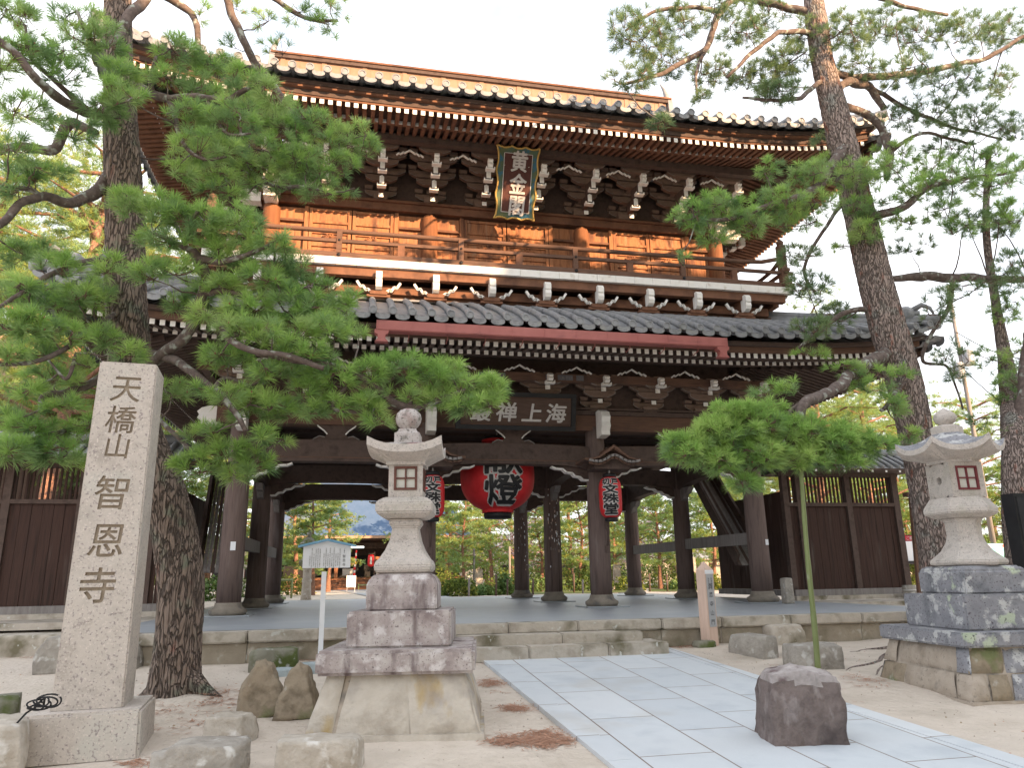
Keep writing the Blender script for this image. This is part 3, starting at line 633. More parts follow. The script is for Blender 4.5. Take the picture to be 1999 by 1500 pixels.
# balcony
BYF=-1.14; BX=6.75; BYB=2*DY+1.14
mb=MB()
for i in range(30):      # white painted board ends, each board a little different
    x0=-BX+2*BX*i/30; j=random.uniform(-.006,.006); mb.box((x0+BX/30,BYF-.02+j,7.285),(2*BX/30-.006,.10,.165),'white')
mb.box((0,(BYF+YW)/2+.03,7.29),(2*BX-.02,YW-BYF-.06,.14),'wood_h')
for s in(-1,1): mb.box((s*(BX-.6),DY,7.285),(1.2,2*UHY-.1,.141),'wood_h'); mb.box((s*(BX+.0),DY,7.283),(.06,2*DY+1.9,.16),'white')
mb.box((0,BYB-.6,7.285),(2*BX-.02,1.2,.14),'wood_h')
mb.box((0,BYF+.10,7.10),(2*BX-.3,.16,.19),'wood_up'); mb.box((0,BYF+.42,6.84),(2*BX-.9,.18,.20),'wood_up')
for s in(-1,1): mb.box((s*(BX-.22),DY,7.10),(.16,2*DY+1.6,.188),'wood_up')
put(mb,'balcony_floor',G)
NX=[-5.62,-4.36,-3.12,-1.89,-.64,.62,1.86,3.08,4.28,5.52]
pr0=None
for i,x in enumerate(NX):
    if pr0 is None:
        mb=MB(); z=6.90; y=BYF-.13
        P=[(y+.25,z+.20),(y+.06,z+.20),(y,z+.13),(y+.0,z+.02),(y+.025,z-.0),(y+.005,z-.08),(y+.04,z-.16),(y+.12,z-.20),(y+.25,z-.20)]
        mb.prism(P,x-.068,x+.068,'white',ax='x'); mb.box((x,y+.62,z+.02),(.13,.76,.26),'wood_up')
        mb.box((x,y+.27,z-.25),(.36,.20,.08),'wood_up',taper=1.1)
        mb.box((x,y+.28,z-.31),(.50,.16,.05),'wood_up')
        for s in(-1,1): mb.strip([(x+s*a,z+b) for a,b in((.16,-.22),(.23,-.17),(.27,-.19),(.33,-.10),(.39,-.11),(.46,.0))],.05,y+.20,y+.26,'white')
        pr0=put(mb,'balcony_bracket',G); px0=x
    else: dup(pr0,loc=(x-px0,0,0),parent=G)
mb=MB(); mb.box((0,-.62,6.66),(2*UX+1.6,.16,.18),'wood_h'); mb.box((0,-.25,6.72),(2*UX+1.5,.5,.05),'wood_up'); mb.box((0,.1,6.9),(2*UX+.3,.06,.5),'wood_dark')
for s in(-1,1): mb.box((s*(UX+.72),DY,6.66),(.16,2*DY+1.2,.178),'wood_h')
mb.box((0,-.74,6.60),(2*UX+1.9,.10,.07),'plank_grey'); mb.box((0,-.86,6.57),(2*UX+2.1,.14,.04),'tile')
put(mb,'waist_beam',G)
def rail(x0,x1,y0,y1,nm='railing'):
    mb=MB(); n=24; dx,dy=x1-x0,y1-y0; L=math.hypot(dx,dy)
    pts=[]
    for i in range(n+1):
        t=i/n; e=max(0,abs(2*t-1)-.86)/.14; pts.append((x0+dx*t,y0+dy*t,8.03+.16*e*e))
    mb.tube(pts,.052,'wood_h',n=10); ux,uy=dx/L*.25,dy/L*.25
    mb.beam((x0-ux,y0-uy,7.80),(x1+ux,y1+uy,7.80),.07,.075,'wood_h'); mb.beam((x0-ux,y0-uy,7.46),(x1+ux,y1+uy,7.46),.10,.13,'wood_h')
    r=put(mb,nm,G)
    k=int(L/1.24); 
    for i in range(k+1):
        t=(i+.0)/k; x,y=x0+dx*t,y0+dy*t; mb=MB()
        if i%2==0: mb.box((x,y,7.77),(.115,.115,.52),'wood_h'); mb.tube([(x,y-.055,7.80),(x,y-.075,7.80)],.025,'black',n=8); mb.tube([(x,y-.055,7.46),(x,y-.075,7.46)],.04,'black',n=8)
        else: mb.box((x,y,7.64),(.15,.09,.27),'wood_up')
        sub(mb,'baluster',r)
    return r
ry=BYF+.07; rail(-BX+.1,BX-.1,ry,ry); 
for s in(-1,1):
    rail(s*(BX-.1),s*(BX-.1),ry,2*DY-ry)
    mb=MB(); mb.box((s*(BX-.1),ry,7.95),(.17,.17,1.15),'wood_h'); mb.lathe([(.06,0),(.085,.05),(.09,.10),(.04,.16),(.01,.19)],(s*(BX-.1),ry,8.52),'wood_h',n=12); put(mb,'corner_post',G)
# corner noses of the upper storey
for s in(-1,1):
    nose(s*UX,YW-.18,9.42,h=.42,w=.30); nose(s*(UX+.25),YW-.05,9.40,dirx=s,h=.30,w=.26,dep=.5)
    mb=MB(); mb.prism([(YW-.6,9.44),(YW-.62,9.66),(YW-.5,9.72),(YW-.2,9.72),(YW-.2,9.44)],s*UX-.19,s*UX+.19,'white',ax='x'); put(mb,'nose_cap',G)
# upper brackets
UBX=[-5.62,-4.36,-3.12,-1.91,-.67,.61,1.89,3.08,4.28,5.58]
up=[(-1.28,zz(852,307,-1.28),.22,'s'),(-1.0,zz(852,331,-1.0),.19,'n'),(-.68,zz(848,360,-.68),.18,'n'),(-.36,zz(843,389,-.36),.10,'b')]
up=[(a,b,c,d) for a,b,c,d in up]; bq=None
for x in UBX:
    if bq is None: bq=put(bracket(x,YW,9.56,3,.225,.36,up,w=1.12),'upper_bracket_set',G); b0=x
    else: dup(bq,loc=(x-b0,0,0),parent=G)
for i in range(9):
    mb=MB(); chevron(mb,(UBX[i]+UBX[i+1])/2,-1.12,zz(801,297,-1.14),w=.30); put(mb,'cloud_crest',G)
for s in(-1,1):
    for y in(1.6,2.85,4.1,5.35,6.6):
        c=dup(bq,parent=G); c.rotation_euler=(0,0,s*PI/2); R=Matrix.Rotation(s*PI/2,3,'Z')
        c.location=Vector((s*UX,y-DY,0))-R@Vector((b0,YW-DY,0))
mb=MB(); mb.box((0,YW+.06,10.2),(2*UX,.10,1.3),'wood_dark')
for s in(-1,1): mb.box((s*(UX-.05),DY,10.2),(.10,2*UHY-.05,1.3),'wood_dark')
mb.box((0,2*DY-YW-.06,10.2),(2*UX-.2,.1,1.3),'wood_dark')
zt=10.47; mb.box((0,YW-1.40,zt),(2*UX+3.0,.17,.19),'wood_dark')
for s in(-1,1): mb.box((s*(UX+1.40),DY,zt),(.17,2*UHY+2.6,.188),'wood_dark')
put(mb,'upper_wall_board',G)
# upper eaves
zu1,zu2=10.20,10.31
for mb in rafters('u',2.86,2.2,zu1,zu1+.12,UX,YW,UX,UHY,.52,8.4,mat='wood_up'): put(mb,'upper_flying_rafters',G)
for mb in rafters('u',2.28,-.1,zu2,zu2+.75,UX,YW,UX,UHY,.44,7.9,mat='wood_up'): put(mb,'upper_base_rafters',G)
mb=MB(); soffit(mb,2.88,2.2,zu1,zu1+.12,UX,YW,UX,UHY,.52,8.4,.055,'wood_dark'); soffit(mb,2.29,-.1,zu2,zu2+.75,UX,YW,UX,UHY,.44,7.9,.055,'wood_dark')
fascia(mb,2.22,zu2+.10,.10,.10,UX,YW,UX,UHY,.44,7.9,'wood_dark')
fascia(mb,2.82,zu1+.105,.07,.10,UX,YW,UX,UHY,.53,8.5,'wood_up'); fascia(mb,2.84,zu1+.20,.11,.12,UX,YW,UX,UHY,.54,8.5,'wood_dark'); fascia(mb,2.92,zu1+.285,.05,.16,UX,YW,UX,UHY,.55,8.55,'wood_up'); fascia(mb,2.95,zu1+.36,.09,.22,UX,YW,UX,UHY,.56,8.6,'wood_dark')  # tile shadow and sunlit edges put into dark and light board colours
put(mb,'upper_eave_boards',G)
mbr,surf,tmx=roof('upper',8.80,-2.83,10.66,.60,8.8,6.35,DY+2.83,15.42,1.22,hipstop=.36,rc=.078,sp=.345)
for sx_ in(-1,1):
    for sy_ in(0,2):
        pts=[surf(sx_*(8.80-(DY+2.83)*t),t,sy_)+Vector((0,0,.10)) for t in [.36*i/10 for i in range(11)]]
        for q0,q1 in zip(pts,pts[1:]):
            dz=Vector((0,0,-.13)); ax_=Vector((-sx_*.55,0,0)); ay_=Vector((0,(.55 if sy_==0 else -.55),0)); mbr.add([q0+dz,q1+dz,q1+dz+ax_,q0+dz+ax_,q1+dz+ay_,q0+dz+ay_],[(0,1,2,3),(0,1,4,5)],'tile')
        mbr.tube(pts,.15,'tile',n=10); mbr.tube([p+Vector((0,0,.17)) for p in pts[1:]],.09,'tile',n=10)
    x=sx_*6.30; mbr.add([(x,-.3,11.7),(x,2*DY+.3,11.7),(x,DY,15.36)],[(0,1,2)],'wood_dark')
ur=put(mbr,'upper_roof',G)
mb=MB(); mb.box((0,DY,15.72),(12.6,.46,.60),'ridge'); mb.box((0,DY,15.36),(12.7,.62,.12),'ridge'); mb.box((0,DY,16.08),(12.8,.62,.12),'wood_dark'); mb.box((0,DY,16.17),(12.9,.70,.06),'wood_up')
for i in range(11): mb.box((-6.1+i*1.22,DY-.235,15.72),(.14,.03,.60),'ridge')
for i in range(42): mb.box((-6.2+i*.302,DY-.232,15.72),(.012,.012,.58),'ridge')
rg=sub(mb,'ridge',ur)
for s in(-1,1):
    mb=MB(); c=Vector((s*6.42,DY,15.70)); mb.box(c,(.22,.86,1.05),'tile',taper=.7); mb.tube([c+Vector((0,0,.5)),c+Vector((s*.02,0,.8)),c+Vector((-s*.06,0,1.05)),c+Vector((-s*.18,0,1.25))],[.13,.10,.06,.02],'tile')
    sub(mb,'ridge_end_ornament',ur)

# ---- hanging plaque on the upper storey
pt=(AT(970,283,-1.28)+AT(1052,290,-1.28))/2; pb=(AT(955,425,-.60)+AT(1035,432,-.60))/2
cx_=0.0; ctr=Vector((cx_,(pt.y+pb.y)/2,(pt.z+pb.z)/2)); upv=Vector((0,pt.y-pb.y,pt.z-pb.z)); H=upv.length
PL=root('name_plaque','tall carved name plaque with gold and blue frame under the upper eaves','plaque',tuple(pb))
Fm=frame(ctr,(1,0,0),Vector((1,0,0)).cross(upv.normalized()))
def tf(mb,Mx): 
    mb.v=[tuple(Mx@Vector(v)) for v in mb.v]; return mb
w2,h2=.50,H/2
mb=MB(); pts=[]
def wav(L,n,amp,fn):
    return [fn(-L+2*L*i/n, amp*abs(math.sin(PI*3*i/n))) for i in range(n)]
pts=wav(w2,18,.045,lambda a,b:(a,-h2+b-.0))+wav(h2,26,-.05,lambda a,b:(w2+b+.02*a/h2,a))+[(-p[0],-p[1]) for p in wav(w2,18,.045,lambda a,b:(a,-h2+b))]+[(-p[0],-p[1]) for p in wav(h2,26,-.05,lambda a,b:(w2+b-.02*a/h2,a))]
mb.prism(pts,-.03,.04,'green_p',ax='z')
fr=put(tf(mb,Fm),'plaque_frame',PL)
mb=MB()
for a,b in zip(pts,pts[1:]+pts[:1]): mb.tube([(a[0],a[1],.045),(b[0],b[1],.045)],.022,'gold',n=6,cap=False)
put(tf(mb,Fm),'gold_rim',PL)
mb=MB(); mb.box((0,.0,.05),(.66,H-.34,.03),'board')
for q in(-1,1): mb.box((q*.335,0,.06),(.014,H-.33,.02),'letter')
for q in(-1,1): mb.box((0,q*(H/2-.165),.06),(.66,.014,.02),'letter')
put(tf(mb,Fm),'plaque_board',PL)
ms=[]
for i,ch in enumerate('黄金閣'):
    t=textmesh(ch,.50,'letter',bold=.011,ext=.008,sx=.82,sy=1.0,shear=.06); t.transform(Fm@Matrix.Translation((.03,.50-.51*i,.075))); ms.append(t)
put(merge(ms,'plaque_writing'),'plaque_writing',PL)
# ---- horizontal plaque
zc=(AT(890,770,-.55).z+AT(895,832,-.32).z)/2; H=.84; Wd=2.72
PL=root('horizontal_plaque','wide dark wooden plaque with white brushed characters in a black frame','plaque',(0,-.35,zc-H/2))
Fm=frame((0,-.50,zc),(1,0,0),(0,-.95,-.22))
mb=MB(); mb.box((0,0,0),(Wd-.2,H-.2,.04),'board_h'); put(tf(mb,Fm),'plaque_board',PL)
mb=MB()
for q in(-1,1): mb.box((0,q*(H/2-.05),.03),(Wd,.10,.09),'black'); mb.box((q*(Wd/2-.05),0,.03),(.10,H-.204,.09),'black')
for q in(-1,1): mb.box((0,q*(H/2-.115),.05),(Wd-.24,.015,.03),'wood_h')
put(tf(mb,Fm),'plaque_frame',PL)
ms=[]
for i,ch in enumerate('叢禅上海'):
    t=textmesh(ch,.46,'letter',bold=.009,ext=.008,sx=1.05,sy=.98,shear=.12); t.transform(Fm@Matrix.Translation((-.80+.57*i,-.02,.03))); ms.append(t)
put(merge(ms,'plaque_writing'),'plaque_writing',PL)
# small votive name slips pasted on the beam
mb=MB()
slips=[(823,700),(851,700),(880,702),(919,700),(1012,706),(1035,706),(1050,706),(1071,706)]
ms=[]; words=['村博','むさま','茂田吉','松一','小川屋','正鶴','中やま','佐久平']
for (px,py),wd in zip(slips,words):
    px=600+(px-600); p=AT(600+(px-600)*1.0+60,py+0,-.82); p=Vector((p.x,-.815,4.985)); mb=MB(); mb.box(p,(.17,.01,.12),'ink'); vs_=put(mb,'votive_slip',G)
    t=textmesh(wd,.055,'plank_grey',ext=.002); t.transform(frame(p+Vector((0,-.008,0)),(1,0,0),(0,-1,0))); sub(t,'writing',vs_)
# stickers on two inner columns
mb=MB()
for i in range(90):
    x,y=(CX,DY) if i%3 else (CX,DY2); a=random.uniform(-2.3,-.9); z=random.gauss(2.1,.45); rr=.236
    c=Vector((x+rr*math.cos(a),y+rr*math.sin(a),z)); mb.box(c,(.012,.022,random.uniform(.03,.09)),random.choice(['sign','plank_grey','post_pink']),R=Matrix.Rotation(a,3,'Z'))
put(mb,'stickers',G,kind='stuff')

# ---- paper lanterns
def plantern(name,label,c,R,H,text,group=None,big=False):
    L=root(name,label,'paper lantern',(c[0],c[1],c[2]-H/2),group)
    nr=int(H/.03) if not big else 64; prof=[]
    def rad(z):      # z from -1..1
        return R*(1-abs(z)**(2.6 if big else 4.5))**(.55 if big else .32) if abs(z)<1 else 0
    def rr(z): return max(rad(z),R*(.42 if big else .5))
    N=nr*2
    for i in range(N+1):
        z=-1+2*i/N; prof.append((rr(z)*(1+(.006 if i%2 else -.004)),z*H/2))
    mb=MB(); mb.lathe(prof,c,'red',n=48); body=put(mb,'lantern_body',L)
    mb=MB(); k=R*(.36 if big else .55)
    mb.lathe([(k,-H/2-.07 if not big else -H/2-.13),(k*1.05,-H/2-.05),(k,-H/2+.01)],c,'black',n=28); put(mb,'bottom_rim',L)
    mb=MB(); mb.lathe([(k*1.05,H/2-.01),(k*1.1,H/2+.03),(k,H/2+.07)],c,'black',n=28); mb.tube([c+Vector((0,0,H/2)),c+Vector((0,0,H/2+.25))],.02,'metal',n=6); put(mb,'top_rim',L)
    for lay,(mat,off,d) in enumerate((('letter',.034 if not big else .058,.006),('black',.010 if not big else .020,.016))):
        ms=[]
        for ch,u0,z0,sz,sx,sy in text:
            off_=off*(1 if big else sz/.20*.62)
            t=textmesh(ch,sz,mat,bold=off_,ext=.0,sub_=sz*.12,sx=sx,sy=sy)
            for v in t.vertices:
                u=v.co.x+u0; z=v.co.y+z0; r=rr(max(-1,min(1,z/(H/2))))+d*(2.2 if big else 1)+v.co.z*1.5; a=-PI/2+u/R+VA
                v.co=Vector((c[0]+r*math.cos(a),c[1]+r*math.sin(a),c[2]+z))
            ms.append(t)
        put(merge(ms,'writing'),'lantern_writing' if lay else 'writing_outline',L)
    return L
VA=-.30
zc=(2.93+1.93)/2; tx=[('切',-.105,.345,.20,.98,.80),('戸',.105,.345,.20,.98,.80),('文',0,.175,.30,1.25,.72),('殊',0,-.04,.30,1.25,.74),('堂',0,-.275,.32,1.2,.85)]
cR=(AT(1185,932,-.62)+AT(1185,1012,-.62))/2; zt_,zb_=AT(1185,932,-.62).z,AT(1185,1012,-.62).z; Hs=zt_-zb_
cR=Vector((CX+.10,-.62,(zt_+zb_)/2))
tx=[(a,b,c_*Hs/.95,d*Hs/.95,e,f) for a,b,c_,d,e,f in tx]
plantern('paper_lantern','slim red paper lantern with black characters on the column right of the big lantern',cR,.25,Hs,tx)
VA=-.10
plantern('paper_lantern','slim red paper lantern with black characters half hidden behind the grey stone lantern',Vector((-CX+.10,-.62,cR.z)),.25,Hs,tx)
VA=-.14
cB=AT(970,925,.9); zb_=AT(970,1002,.9).z
plantern('great_paper_lantern','huge round red paper lantern hanging in the middle of the gate opening',Vector((AT(971,930,.9).x,.9,zb_+.86)),.87,1.72,[('燈',.11,-.40,.95,1.0,.72),('献',.11,.28,.95,1.0,.74)],big=True)
# stickers box below the great lantern handled by the rim; little hoods above the slim lanterns
for sx_ in(-1,1):
    x=sx_*CX+.08; mb=MB(); z0=AT(1180,905,-.62).z; n=12
    for k,(w,h,y0,y1) in enumerate(((.66,.30,-1.05,-.30),)):
        top=[(x+w*(-1+2*i/n), z0+h*max(0,(1-abs(-1+2*i/n)*1.0))**1.5+.05*abs(-1+2*i/n)**4) for i in range(n+1)]; bot=[(a,b-.045) for a,b in top[::-1]]
        mb.prism(top+bot,y0,y1,'wood_h')
        P=[(x+w*.86*(-1+2*i/n), z0-.05+.17*math.exp(-((-1+2*i/n)/.38)**2)+.05*abs(-1+2*i/n)**3) for i in range(n+1)]
        mb.strip(P,.05,y0-.06,y0+.02,'plank_grey'); mb.strip([(a,b-.05) for a,b in P],.05,y0-.02,y0+.04,'wood_h')
        mb.prism([(x-.42,z0-.16),(x+.42,z0-.16),(x+.30,z0+.10),(x,z0+.2),(x-.30,z0+.10)],-.9,-.3,'wood_dark')
        mb.box((x,-.30,z0+.27),(.10,1.3,.09),'wood_h')
        mb.prism([(x-w,z0-.02),(x-w*.5,z0+.10),(x,z0+h+.05),(x+w*.5,z0+.10),(x+w,z0-.02),(x+w*.5,z0+.05),(x,z0+h-.02),(x-w*.5,z0+.05)],-1.08,-1.04,'wood_h')
    put(mb,'lantern_hood',G)
    mb=MB(); mb.tube([(x,-.42,1.95),(x-.02,-.4,1.75),(x+.02,-.38,1.6),(x,-.36,1.3)],[.05,.06,.03,.025],'wood_dark',n=8); mb.box((x-.02,-.36,1.22),(.07,.05,.16),'wood_dark'); put(mb,'lantern_bracket',G)
# ================================================================ ground, podium, path
def sheet(name,xs,ys,zf,mat):
    V=[(x,y,zf(x,y)) for y in ys for x in xs]; n=len(xs)
    F=np.array([(j*n+i,j*n+i+1,(j+1)*n+i+1,(j+1)*n+i) for j in range(len(ys)-1) for i in range(n-1)])
    me=npmesh(name,V,F,[mat]); me.polygons.foreach_set('use_smooth',[True]*len(F)); o=put(me,name,kind='structure'); return o
xs=[-500,-200,-90,-50,-30,-20]+[-14+.14*i for i in range(200)]+[16,22,32,50,90,200,500]
ys=[-300,-120,-60,-35,-24]+[-18+.13*i for i in range(140)]+[1+.8*i for i in range(20)]+[20,30,45,60,90,150,300,700]
PXL=lambda y:-1.67+(y+4.75)*(-.0276); PXR=lambda y:1.27+(y+4.78)*(-.0427)
def gfn(x,y):
    z=GZ(x,y); a=noise.noise(Vector((x*.55,y*.55,0)))*.035+noise.noise(Vector((x*2.3,y*2.3,3)))*.014+noise.noise(Vector((x*6,y*6,8)))*.007
    k=1.0
    if PXL(y)-.9<x<PXR(y)+.9: k=max(0,min(1,max(PXL(y)-x,x-PXR(y))/.9)) if not PXL(y)<x<PXR(y) else 0
    m=0
    for bx,by,r,h in((-5.0,-7.3,1.0,.12),(2.0,-5.0,1.2,.04),(6.3,-5.5,1.4,.12),(-2.9,-9.0,1.3,.04),(3.0,-9,1.7,.05)):
        d=((x-bx)**2+(y-by)**2)/r**2; m+=h*math.exp(-d*1.6)
    return z+(a*.9+m)*k-(.0 if k else .02)
sheet('ground',xs,ys,gfn,'sand')
def pathsheet(name,y0,y1,l,r,zo,mat,n=40):
    V=[];F=[]
    for i in range(n+1):
        y=y0+(y1-y0)*i/n; V+=[(l(y),y,GZ(0,y)+zo),(r(y),y,GZ(0,y)+zo)]
    F=np.array([(2*i,2*i+1,2*i+3,2*i+2) for i in range(n)]); return put(npmesh(name,V,F,[mat]),name,kind='structure')
pathsheet('path',-18,-4.86,lambda y:PXL(y)+.2,lambda y:PXR(y)-.2,.028,'path')
mb=MB()
for s,fn in((1,PXL),(-1,PXR)):
    for i in range(14):
        y0=-18+.94*i; y1=y0+.934
        if y1>-4.86: y1=-4.86
        v=[]
        for y in(y0,y1):
            z=GZ(0,y); a=fn(y); b=a+s*.197; v+=[(a,y,z-.1),(a,y,z+.032),(b,y,z+.032),(b,y,z-.1)]
        mb.add(v,[(0,1,5,4),(1,2,6,5),(2,3,7,6),(0,3,2,1),(4,5,6,7)],'path')
put(mb,'path_edging',kind='structure')
# podium: floor plus edge stones
mb=MB(); PX=7.35; PYF=-5.05; PYB=12.2
mb.box((0,(PYF+PYB)/2,-.26),(2*PX-.3,PYB-PYF-.3,.5),'kerb'); mb.add([(-PX+.3,PYF+.33,-.002),(PX-.3,PYF+.33,-.002),(PX-.3,PYB-.3,-.002),(-PX+.3,PYB-.3,-.002)],[(0,1,2,3)],'floor')
put(mb,'podium',kind='structure')
mb=MB(); x=-PX; random.seed(3)
while x<PX-.2:
    w=min(random.uniform(.95,1.7),PX-x); yy=PYF+random.uniform(-.012,.012)
    mb.box((x+w/2,yy+.165,-.075+random.uniform(-.006,.004)),(w-.012,.33,.15),'kerb')
    mb.box((x+w/2,yy+.22,-.40),(w+.02,.30,.5),'earth'); x+=w
for s in(-1,1):
    y=PYF+.34
    while y<PYB: mb.box((s*(PX-.16),y+.6,-.25),(.32,1.19,.50),'kerb'); y+=1.2
for i in range(12): mb.box((-PX+.6+i*1.22,PYB-.16,-.2),(1.2,.32,.4),'kerb')
put(mb,'podium_edge',kind='structure',bevel=.018)
STP=root('stone_steps','three low worn stone steps between path and gate podium','steps',(-.3,-5.3,-.42))
for k,(x0,x1,yf,zt_) in enumerate(((-2.05,.80,-5.40,-.14),(-2.1,1.06,-5.72,-.275))):
    mb=MB(); x=x0
    while x<x1-.05:
        w=min(random.uniform(1.0,1.7),x1-x); w=w if x1-(x+w)>.3 else x1-x; mb.box((x+w/2,(yf+PYF)/2+.02,zt_-.10),(w-.01,PYF-yf+.04,.20),'kerb'); x+=w
    put(mb,'step',STP,bevel=.02)
# ================================================================ side walls of the gate
def sidewall(s,name,label):
    yf=1.0; x0=7.30; x1=10.5 if s>0 else 13.2; z0=.10; zr=2.32; zt_=3.08
    R_=root(name,label,'wall',(s*x0,yf,0))
    mb=MB(); mb.box((s*(x0+x1)/2,yf,.05),(x1-x0+.2,.5,.10),'kerb'); mb.box((s*(x0+x1)/2,yf-.9,-.07),(x1-x0+.6,1.5,.12),'kerb'); mb.box((s*(x0+x1)/2,yf-.02,.175),(x1-x0+.1,.20,.15),'plank_grey')
    mb.box((s*x0,yf+2.0,.17),(.2,3.7,.15),'plank_grey'); put(mb,'base',R_)
    mb=MB(); n=int((x1-x0)/.21)
    for i in range(n): mb.box((s*(x0+(x1-x0)*(i+.5)/n),yf+random.uniform(-.008,.008),(z0+.15+zr)/2),((x1-x0)/n-.008,.03,zr-z0-.15),'plank')
    for i in range(18): mb.box((s*x0+random.uniform(-.006,.006),yf+.12+3.7*(i+.5)/18,(z0+.15+2.7)/2),(.03,3.7/18-.008,2.7-z0-.15),'plank')
    put(mb,'planks',R_)
    mb=MB()
    for xx in [x0,x0+.38]+[x0+.38+1.42*k for k in range(1,6)]:
        if xx<=x1+.1: mb=MB(); mb.box((s*xx,yf-.01,(z0+zt_)/2+.08),(.15,.15,zt_-z0),'wood_dark'); put(mb,'post',R_)
    mb=MB(); mb.box((s*x1,yf-.01,(z0+zt_)/2+.08),(.151,.151,zt_-z0),'wood_dark'); put(mb,'post',R_)
    mb=MB(); mb.box((s*(x0+x1)/2,yf-.02,zr+.03),(x1-x0,.12,.09),'wood_dark'); mb.box((s*(x0+x1)/2,yf,zt_+.06),(x1-x0+.3,.14,.12),'wood_dark')
    put(mb,'rail',R_)
    mb=MB(); n=int((x1-x0)/.105)
    for i in range(n): mb.box((s*(x0+(x1-x0)*(i+.5)/n),yf,(zr+zt_)/2+.03),(.045,.035,zt_-zr-.05),'plank')
    put(mb,'lattice',R_)
    # tiled lean roof on both sides
    mb=MB(); n=int((x1-x0+.8)/.25); xa=s*(x0-.2); 
    def rp(x,t,side): return Vector((x,yf+(.0-side*(.75*(1-t))),zt_+.13+.42*t**.9))
    for side in(1,-1):
        for i in range(n):
            a=xa+s*(x1-x0+.6)*i/n; b=xa+s*(x1-x0+.6)*(i+1)/n
            for k in range(4): mb.add([rp(a,k/4,side),rp(b,k/4,side),rp(b,(k+1)/4,side),rp(a,(k+1)/4,side)],[(0,1,2,3)],'tile')
            pts=[rp(a,k/4,side)+Vector((0,0,.03)) for k in range(5)]; mb.tube(pts,[.062,.055,.06,.055,.06],'tile',n=8)
        mb.add([rp(xa,0,side)-Vector((0,0,.05)),rp(xa+s*(x1-x0+.6),0,side)-Vector((0,0,.05)),rp(xa+s*(x1-x0+.6),0,side)+Vector((0,0,.0)),rp(xa,0,side)+Vector((0,0,.0))],[(0,1,2,3)],'wood_dark')
    mb.tube([rp(xa,1,1)+Vector((0,0,.08)),rp(xa+s*(x1-x0+.6),1,1)+Vector((0,0,.08))],.12,'tile',n=10)
    mb.add([rp(xa,0,1)-Vector((0,0,.04)),rp(xa+s*(x1-x0+.6),0,1)-Vector((0,0,.04)),rp(xa+s*(x1-x0+.6),0,-1)-Vector((0,0,.04)),rp(xa,0,-1)-Vector((0,0,.04))],[(0,1,2,3)],'wood_dark')
    for i in range(int((x1-x0)/.4)): mb.box((s*(x0+.1+.4*i),yf-.74,zt_+.06),(.05,.012,.06),'white')
    put(mb,'tiled_roof',R_)
sidewall(1,'plank_wall','dark plank wall with slatted top and tiled roof on the right of the gate')
sidewall(-1,'plank_wall','dark plank wall with slatted top behind the carved stone pillar')
# ================================================================ stones
def stone(name,label,px,py,size,mat,kind='block',rz=0,seed=0,group=None,cat='stone',org=None,top=None,amp=.06,sub_=3,fn=None,sharp=False):
    base=Vector(org) if org else ATG(px,py); base.z=gfn(base.x,base.y)-.04
    bm=bmesh.new(); bmesh.ops.create_cube(bm,size=1); bmesh.ops.subdivide_edges(bm,edges=bm.edges[:],cuts=11,use_grid_fill=True)
    sx,sy,sz=size; R=Matrix.Rotation(rz,3,'Z'); rs=random.Random(seed*31+5); PLN=[]
    for _ in range(16):
        n_=Vector((rs.gauss(0,1),rs.gauss(0,1),abs(rs.gauss(0,.8)))).normalized(); sup=(abs(n_.x)*sx+abs(n_.y)*sy)/2*(.9 if kind!='cone' else .72)+max(0,n_.z)*sz*.5; PLN.append((n_,sup*rs.uniform(.80,1.0)*(1.09 if kind=='block' else 1)))
    for v in bm.verts:
        c=v.co.copy()
        if kind=='boulder': q=c.normalized()*.5; c=c.lerp(q*1.1,.55)
        elif kind=='cone':
            q=c.normalized()*.52; c=c.lerp(q,.5); t=c.z+.5; c.x*=1-.80*max(0,t)**1.25; c.y*=1-.6*max(0,t)**1.3
        else: q=c.normalized()*.62; c=c.lerp(q,.10)
        if fn: c=fn(c)
        c=Vector((c.x*sx,c.y*sy,(c.z+.5)*sz)); p=c*2.2/max(size)+Vector((seed*7.3,seed*1.7,0))
        d=noise.noise(p)*amp+noise.noise(p*2.7)*amp*.55+noise.noise(p*7)*amp*.22+noise.noise(p*17)*amp*.08
        nn=Vector((v.co.x,v.co.y,v.co.z)).normalized(); c=c+nn*d*.8; mid=Vector((0,0,sz*.5))
        for n_,dd_ in PLN:
            e_=(c-mid).dot(n_)-dd_
            if e_>0: c-=n_*e_*.85
        v.co=R@(c+nn*noise.noise(p*5)*amp*.12)
    me=bpy.data.meshes.new(name); bm.to_mesh(me); bm.free(); me.materials.append(M[mat])
    if top:
        me.materials.append(M[top])
        for p in me.polygons:
            if p.center.z>sz*.86+.05*noise.noise(p.center*9): p.material_index=1
    if not sharp: me.polygons.foreach_set('use_smooth',[True]*len(me.polygons))
    o=bpy.data.objects.new(name,me); COL.objects.link(o); o.location=base; o['label']=label; o['category']=cat
    if group: o['group']=group
    return o
def pxsz(px0,px1,py,Y): return abs(AT(px1,py,Y).x-AT(px0,py,Y).x)
stone('boulder','dark purple square topped boulder standing on the paved path',1555,1440,(.66,.50,.63),'rock_dark',kind='block',rz=-.18,seed=2,amp=.065,top='rock_top',
      fn=lambda c:Vector((c.x*(1-.16*(c.z+.5)),c.y*(1-.2*(c.z+.5)),c.z-(.10*abs(c.x+.05)**1.3 if c.z>0 else 0)*(c.z+.5)*1.6)),org=(.27,-10.22,0))
stone('standing_stone','rounded upright brown stone, left one of a pair beside the pine',512,1392,(.60,.36,.54),'rock_olive',kind='cone',rz=.1,seed=5,amp=.06,org=(-4.22,-8.3,0))
